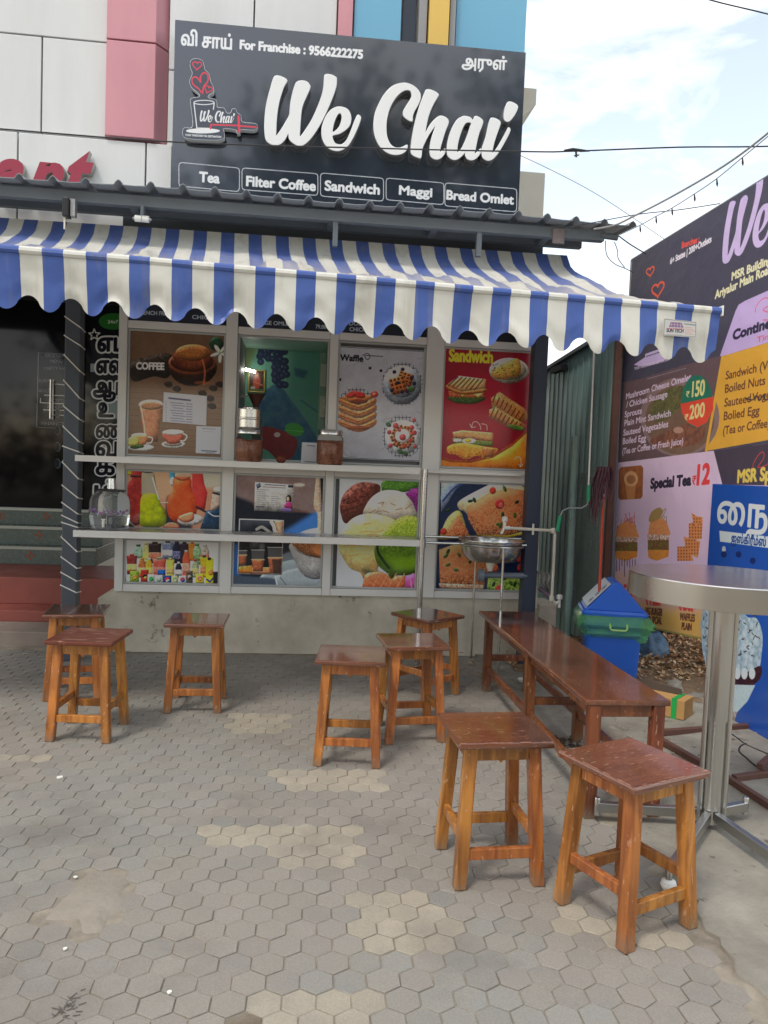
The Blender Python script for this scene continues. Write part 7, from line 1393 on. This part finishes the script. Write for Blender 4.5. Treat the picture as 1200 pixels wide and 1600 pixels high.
cv.poly([(1095, 1050), (1130, 1046), (1160, 1052), (1188, 1040), (1186, 1062), (1160, 1076), (1130, 1074), (1104, 1068)], (64, 34, 36), smooth=True, tex=.6, tcell=6, col2=(36, 22, 24))
for x in (1140, 1152, 1163, 1175): cv.ell(x, 1052, 5, 9, (190, 204, 210))
cv.poly([(1105, 1068), (1180, 1070), (1168, 1095), (1152, 1112), (1128, 1112), (1115, 1095)], (168, 190, 204), smooth=False, tex=.5, tcell=5, col2=(190, 208, 216)); cv.poly([(1125, 1108), (1152, 1112), (1147, 1127), (1130, 1128)], (110, 84, 78), tex=.8, tcell=5, col2=(190, 190, 186))
cv.panel('standee_board', cv.material('standee_print', .25, .02, .2), [tuple(KP.uv(*p)) for p in KO], .012, parent=kk)
for px in (1210, 1280): f_ = KP.at(px, 1150, -.03); part('back_strut', MB().tube([Vector((f_.x, f_.y, 0)) - KP.N * .25, f_ + Vector((0, 0, 1.0))], .012, 8), BRN, kk)

# ================================================================== THINGS ON THE GROUND AT THE RIGHT
a_, b_, c_ = gnd(1068, 1129), gnd(976, 1109), gnd(1082, 1120); ux = (b_ - a_) * 1.25; uy = (c_ - a_)
ct = empty('cardboard_box', a_ + ux * .5 + uy * .5, 0, label='flattish cardboard box with a green strap behind the bench', cat='box')
CB = mat('cardboard', lin((196, 154, 96)), .8, var=.45, vscale=9, col2=lin((160, 118, 68)), bump=.1)
part('carton', MB().para(a_ + Vector((0, 0, .012)), ux, uy, (0, 0, .115)), CB, ct, bev=.004)
mb = MB(); o1 = a_ + ux * .10 + Vector((0, 0, .010)); wv = ux * .07; n1 = -uy.normalized() * .003
mb.para(o1 + n1, wv, uy - n1 * 2, (0, 0, .002)) if False else None
mb.para(o1 + n1, wv, n1 * -.8, (0, 0, .121)); mb.para(o1 + n1 + Vector((0, 0, .1185)), wv, uy - n1 * 1, (0, 0, .002)); mb.para(a_ + uy * .55 + Vector((0, 0, .1185)), ux, uy * .18, (0, 0, .0025))
part('strap', mb, mat('green_tape', lin((40, 170, 84)), .35), ct, kind='stuff')
part('open_flap', MB().prism([a_ + ux * .12 + uy * .75 + Vector((0, 0, .128)), a_ + ux + uy * .8 + Vector((0, 0, .128)), a_ + ux * .95 + uy * 1.35 + Vector((0, 0, .155)), a_ + ux * .2 + uy * 1.3 + Vector((0, 0, .14))], (0, 0, .003)), mat('flap_dark', lin((76, 64, 52)), .8), ct)
mb = MB()
for k in range(3): mb.para(a_ + ux * (.30 + .2 * k) + uy.normalized() * -.0012 + Vector((0, 0, .05 - .006 * k)), ux * .12, uy.normalized() * .001, (0, 0, .005)); mb.para(a_ + ux * (.32 + .2 * k) + uy.normalized() * -.0012 + Vector((0, 0, .075)), ux * .09, uy.normalized() * .001, (0, 0, .004))
part('box_print', mb, mat('brown_ink', lin((112, 78, 48)), .8), ct, kind='stuff')
sp_ = gnd(1053, 1082, .0); stn = empty('loose_stone', sp_, 0, label='grey broken stone lying behind the cardboard box', cat='stone'); rs = random.Random(2); vs = []; prf = []
mb = MB().lathe([(.035, 0), (.055, .02), (.05, .06), (.03, .085), (.008, .1)], sp_ + Vector((0, 0, -.005)), 9); mb.v = [(x + rs.uniform(-.012, .012), y + rs.uniform(-.012, .012), z + rs.uniform(-.008, .008)) for x, y, z in mb.v]
part('stone', mb, mat('grey_stone', lin((150, 146, 136)), .9, var=.5, vscale=20, bump=.4), stn)
LFM = []
for i, c in enumerate(((186, 142, 98), (206, 172, 128), (150, 104, 70), (216, 192, 152), (132, 116, 92))): LFM.append(mat('dry_leaf_%s' % 'abcde'[i], lin(c), .85, var=.4, vscale=30))
hp = gnd(1055, 1040); lit = MB(); rs = random.Random(12)
def hgt(x, y): return .13 * math.exp(-(((x - hp.x) / .75) ** 2 + ((y - hp.y - .25) / .55) ** 2))
gx = []; NG = 46
for j in range(NG):
    for i in range(NG): x = hp.x - 1.3 + 3.2 * i / (NG - 1); y = hp.y - 1.0 + 3.2 * j / (NG - 1); gx.append((x, y, -.03 + .035 * (math.exp(-(((x - hp.x) / 1.2) ** 2 + ((y - hp.y) / .9) ** 2)) > .25) + hgt(x, y) + rs.uniform(-.006, .012)))
part('soil_mound', MB().add(gx, [(j * NG + i, j * NG + i + 1, (j + 1) * NG + i + 1, (j + 1) * NG + i) for j in range(NG - 1) for i in range(NG - 1)]), mat('dry_soil', lin((140, 116, 88)), .95, var=.7, vscale=14, col2=lin((96, 78, 58)), bump=.9, bscale=40), smooth=True, kind='structure')
for k in range(5200):
    x = hp.x + rs.gauss(0, .62); y = hp.y + rs.gauss(.12, .42)
    if y < hp.y - .62: continue
    z = .012 + hgt(x, y) + rs.uniform(0, .03); s = rs.uniform(.009, .027); a = rs.uniform(0, 6.28); tl_ = rs.uniform(-.7, .7); tl2 = rs.uniform(-.6, .6)
    ex = Vector((math.cos(a), math.sin(a), tl_)) * s; ey = Vector((-math.sin(a), math.cos(a), tl2)) * s * .55; c = Vector((x, y, z)); lit.add([c - ex, c + ey * .9 - ex * .1, c + ex, c - ey + Vector((0, 0, s * .2))], [(0, 1, 2, 3)], rs.randrange(5))
part('leaf_litter', lit, LFM, kind='stuff')
mb = MB()
for k in range(150):
    t = rs.random(); x = BND[3].x + rs.gauss(.0, .03) + .02 + (rs.random() * .12); y = BND[3].y - .30 + rs.random() * .55; s = rs.uniform(.004, .014); c = Vector((x - (y - BND[3].y) * .35, y, .008)); mb.para(c, (s, s * .3, 0), (-s * .3, s, rs.uniform(-.004, .004)), (0, 0, s * .7), 0)
for k in range(240):
    x = rs.uniform(.95, 2.6); y = rs.uniform(3.4, 5.7)
    s = rs.uniform(.003, .011); c = Vector((x, y, .012)); mb.para(c, (s, s * .3, 0), (-s * .3, s, 0), (0, 0, s * .8), 1)
part('rubble_bits', mb, [mat('dark_rubble', lin((72, 62, 50)), .9), mat('pale_rubble', lin((160, 154, 140)), .9)], kind='stuff')
bt = gnd(1010, 1040); tp_ = empty('blue_tarpaulin', bt, 0, label='crumpled blue and black tarpaulin behind the dustbin', cat='tarpaulin'); gr = []; nn5 = fnoise(30, 30, 5, 17, 3)
for j in range(18):
    for i in range(18): a = i / 17 * 2 - 1; b = j / 17 * 2 - 1; r2 = math.hypot(a, b); h = max(0, 1 - r2 ** 2) ** .6; gr.append((bt.x + a * .19 + nn5[j, i] * .05, bt.y + .1 + b * .22, .02 + h * .26 * (.7 + .6 * nn5[i, j])))
part('sheet', MB().add(gr, [(j * 18 + i, j * 18 + i + 1, (j + 1) * 18 + i + 1, (j + 1) * 18 + i) for j in range(17) for i in range(17)]), mat('tarp', lin((70, 110, 140)), .45, var=1, vscale=16, col2=lin((28, 34, 44)), bump=.3), tp_)
fm = empty('brown_steel_frame', gnd(1080, 1180), 0, label='brown square tube frame lying on the concrete behind the table', cat='frame')
def lay(a, b, w=.032, z0=.008):
    a, b = gnd(*a), gnd(*b); d = b - a; s = Vector((-d.y, d.x, 0)).normalized() * w; part('bar', MB().para(a - s / 2 + Vector((0, 0, z0)), d, s, (0, 0, w)), BRN, fm, bev=.003)
lay((1020, 1152), (1172, 1141)); lay((1026, 1160), (1136, 1225)); lay((1139, 1226), (1240, 1292)); lay((1146, 1224), (1260, 1208)); lay((1186, 1216), (1214, 1190), .03, .042)
gc = empty('ground_cable', gnd(1170, 1180), 0, label='thin black cables looping on the concrete below the blue standee', cat='cable')
for pts in ([(1138, 1143), (1150, 1152), (1165, 1163), (1185, 1172), (1215, 1184)], [(1166, 1162), (1157, 1166), (1155, 1174), (1166, 1184), (1180, 1196), (1200, 1207)]): part('cable', MB().tube([gnd(x, y, .016) for x, y in smoothpoly(pts, 4, False)], .0045, 6), WIRE, gc, smooth=True)
tr_c = empty('plastic_cup_lid', gnd(812, 1070), 0, label='small white crushed cup lying under the bench', cat='litter'); part('cup', MB().lathe([(.016, 0), (.024, .01), (.03, .02), (.026, .024)], gnd(815, 1068) + Vector((0, 0, .012)), 12), wht, tr_c, smooth=True)
for (x, y, w_, lb) in ((93, 1215, .017, 'small white paper scrap on the paving below the scuffed stool'), (118, 1371, .008, 'tiny white crumb on the cement patch'), (102, 1483, .008, 'tiny white crumb left of the bottom row'), (265, 1551, .008, 'tiny white crumb near the bottom edge of the paving')):
    g = gnd(x, y, .001); part('paper_scrap', MB().prism([g + Vector((w_ * math.cos(a) * random.uniform(.5, 1), w_ * math.sin(a) * random.uniform(.5, 1), 0)) for a in np.linspace(0, 6.28, 7)[:-1]], (0, 0, .004)), wht, label=lb, cat='litter')
# fallen twig smear
g = gnd(105, 1575, .0012); mb = MB(); rs = random.Random(4)
for k in range(26):
    a = rs.uniform(0, 3.14); l = rs.uniform(.01, .03); c = g + Vector((rs.gauss(0, .016), rs.gauss(0, .03), 0)); mb.tube([c, c + Vector((math.cos(a) * l, math.sin(a) * l, .001))], .0012, 4)
part('dark_twigs', mb, mat('dark_twig', lin((98, 94, 88)), .9), label='dark crushed twigs stuck on a paver at the bottom left', cat='twigs')

# ================================================================== OVERHEAD WIRES
def wire(name, pts, y, r, m, label, extra=None):
    e = empty(name, depth_pt(*pts[len(pts) // 2], y if not isinstance(y, (list, tuple)) else y[len(pts) // 2]), 0, label=label, cat='cable')
    P = [depth_pt(*p, y if not isinstance(y, (list, tuple)) else y[i]) for i, p in enumerate(pts)]; P = [Vector(q) for q in smoothpoly([tuple(p) for p in P], 5, False)]
    part('strand', MB().tube(P, r, 6), m, e, smooth=True); return e
e = wire('overhead_cable', [(-420, 168), (-40, 198), (275, 222), (600, 232), (830, 237), (900, 236), (1060, 230), (1240, 227), (1560, 205)], 4.6, .0042, WIRE, 'black cable stretched across the whole picture in front of the sign')
k0 = depth_pt(900, 236, 4.6); part('knot', MB().tube([k0 + Vector((-.07, 0, .002)), k0 + Vector((-.02, 0, .008)), k0 + Vector((.03, 0, .004)), k0 + Vector((.08, 0, .003))], [.004, .010, .009, .004], 8).tube([k0, k0 + Vector((.004, 0, -.035))], .006, 6).tube([k0 + Vector((-.01, 0, -.028)), k0 + Vector((.02, 0, -.022))], .004, 5), WIRE, e, smooth=True)
GRC = mat('grey_cable', lin((142, 142, 140)), .5)
wire('thick_grey_cable', [(928, 358), (960, 352), (990, 338), (1050, 307), (1130, 260), (1200, 208), (1300, 120)], [5.2, 5.1, 5.0, 4.8, 4.5, 4.2, 3.8], .0062, GRC, 'thick pale grey cable rising from the roof corner to the upper right')
pts = [(968, 367), (1000, 352), (1025, 338), (1050, 325), (1085, 303), (1120, 279), (1160, 246), (1200, 213), (1300, 130)]; ysl = [5.05, 5.0, 4.9, 4.8, 4.65, 4.5, 4.35, 4.15, 3.8]
e = wire('string_light', pts, ysl, .0028, GRC, 'thin drooping light string with tiny bulbs beside the thick cable')
for i, p in enumerate(pts[1:7]): q_ = depth_pt(*p, ysl[i + 1]); part('bulb', MB().tube([q_, q_ + Vector((.004, 0, -.03)), q_ + Vector((.006, 0, -.045))], [.003, .006, .002], 6), WIRE, e)
wire('thin_dark_wire', [(880, 357), (990, 336), (1060, 328), (1125, 318)], [5.1, 5.0, 4.9, 4.8], .0028, WIRE, 'thin dark wire from the roof edge to the top of the banner')
wire('service_wire', [(780, 228), (860, 265), (940, 308), (1040, 375)], 6.8, .0028, GRC, 'faint grey wire slanting down behind the roof corner')
wire('service_wire', [(1060, -20), (1110, 0), (1200, 22), (1300, 50)], 4.2, .0035, WIRE, 'dark wire crossing the top right corner of the sky')
wire('looped_wire', [(966, 368), (985, 382), (1010, 397)], 5.0, .004, WIRE, 'short dark wire from the roof corner down to the banner')
wire('looped_wire', [(946, 376), (948, 398), (960, 412), (978, 420), (990, 426)], 5.1, .0028, WIRE, 'left loop of thin wire hanging under the roof corner')
wire('looped_wire', [(960, 378), (965, 392), (966, 404), (976, 418)], 5.1, .0028, WIRE, 'right loop of thin wire hanging under the roof corner')

# ================================================================== TREES ACROSS THE ROAD (seen mirrored in the sign, glass and steel)
LEAF = mat('tree_leaves', (.05, .09, .03), .6, var=.6, vscale=.8, col2=(.03, .05, .02)); BARK = mat('bark', (.12, .09, .06), .9, var=.5, vscale=6)
for (x, y, h, r_, lb) in ((2.6, -15, 15.2, 4.6, 'broad leafy tree across the road, mirrored in the left of the sign'), (9.0, -14.5, 15.6, 4.8, 'leafy tree across the road, mirrored in the right of the sign')):
    t = empty('street_tree', (x, y, -.09), 0, label=lb, cat='tree'); rs = np.random.RandomState(int(h * 10)); c0 = Vector((x, y, h - r_)); mb = MB(); lm = MB()
    part('trunk', MB().tube([(x, y, -.09), (x + .15, y, 2.2), (x, y + .1, 4.6), (x + .1, y, h - r_)], [.32, .24, .19, .1], 10), BARK, t, smooth=True)
    for k in range(6): a = k * 1.05; part('limb', MB().tube([(x, y, 3.6 + k * .4), (x + math.cos(a) * r_ * .4, y + math.sin(a) * r_ * .4, 5 + k * .5), (x + math.cos(a) * r_ * .75, y + math.sin(a) * r_ * .75, h - r_ + .3 * k - .4)], [.12, .07, .03], 6), BARK, t, smooth=True)
    for cnum in range(95):
        d = rs.normal(size=3); d /= np.linalg.norm(d); rad = r_ * rs.uniform(.35, 1.0); cc = c0 + Vector((d[0] * rad, d[1] * rad, d[2] * rad * .85))
        for k in range(40):
            p = cc + Vector(rs.normal(size=3) * r_ * .13); a = Vector(rs.normal(size=3)).normalized() * .19; b = a.orthogonal().normalized() * .13; lm.add([p - a, p + b, p + a, p - b], [(0, 1, 2, 3)])
    part('crown', lm, LEAF, t)
for (x, y, sc_, lb, src) in ((-5.6, -17, .8, 'smaller leafy tree across the road, left of the sign mirror', 0), (-12.5, -15, .95, 'leafy tree across the road, mirrored in the entrance glass', 1)):
    base_t = [o for o in bpy.data.objects if o.get('category') == 'tree'][src]; o = copy_tree(base_t); o.location = (x, y, -.09); o.rotation_euler = (0, 0, 1.3 + x); o.scale = (1, 1, sc_); o['label'] = lb
hd = empty('roadside_hedge', (0, -12, -.09), 0, label='long clipped hedge across the road behind the camera', cat='hedge'); rs = np.random.RandomState(3); lm = MB()
for k in range(5200):
    p = Vector((rs.uniform(-16, 14), -12 + rs.normal() * .5, abs(rs.normal()) * .9 + rs.uniform(0, 1.6))); a = Vector(rs.normal(size=3)).normalized() * .16; b = a.orthogonal().normalized() * .11; lm.add([p - a, p + b, p + a, p - b], [(0, 1, 2, 3)])
part('foliage', lm, LEAF, hd)
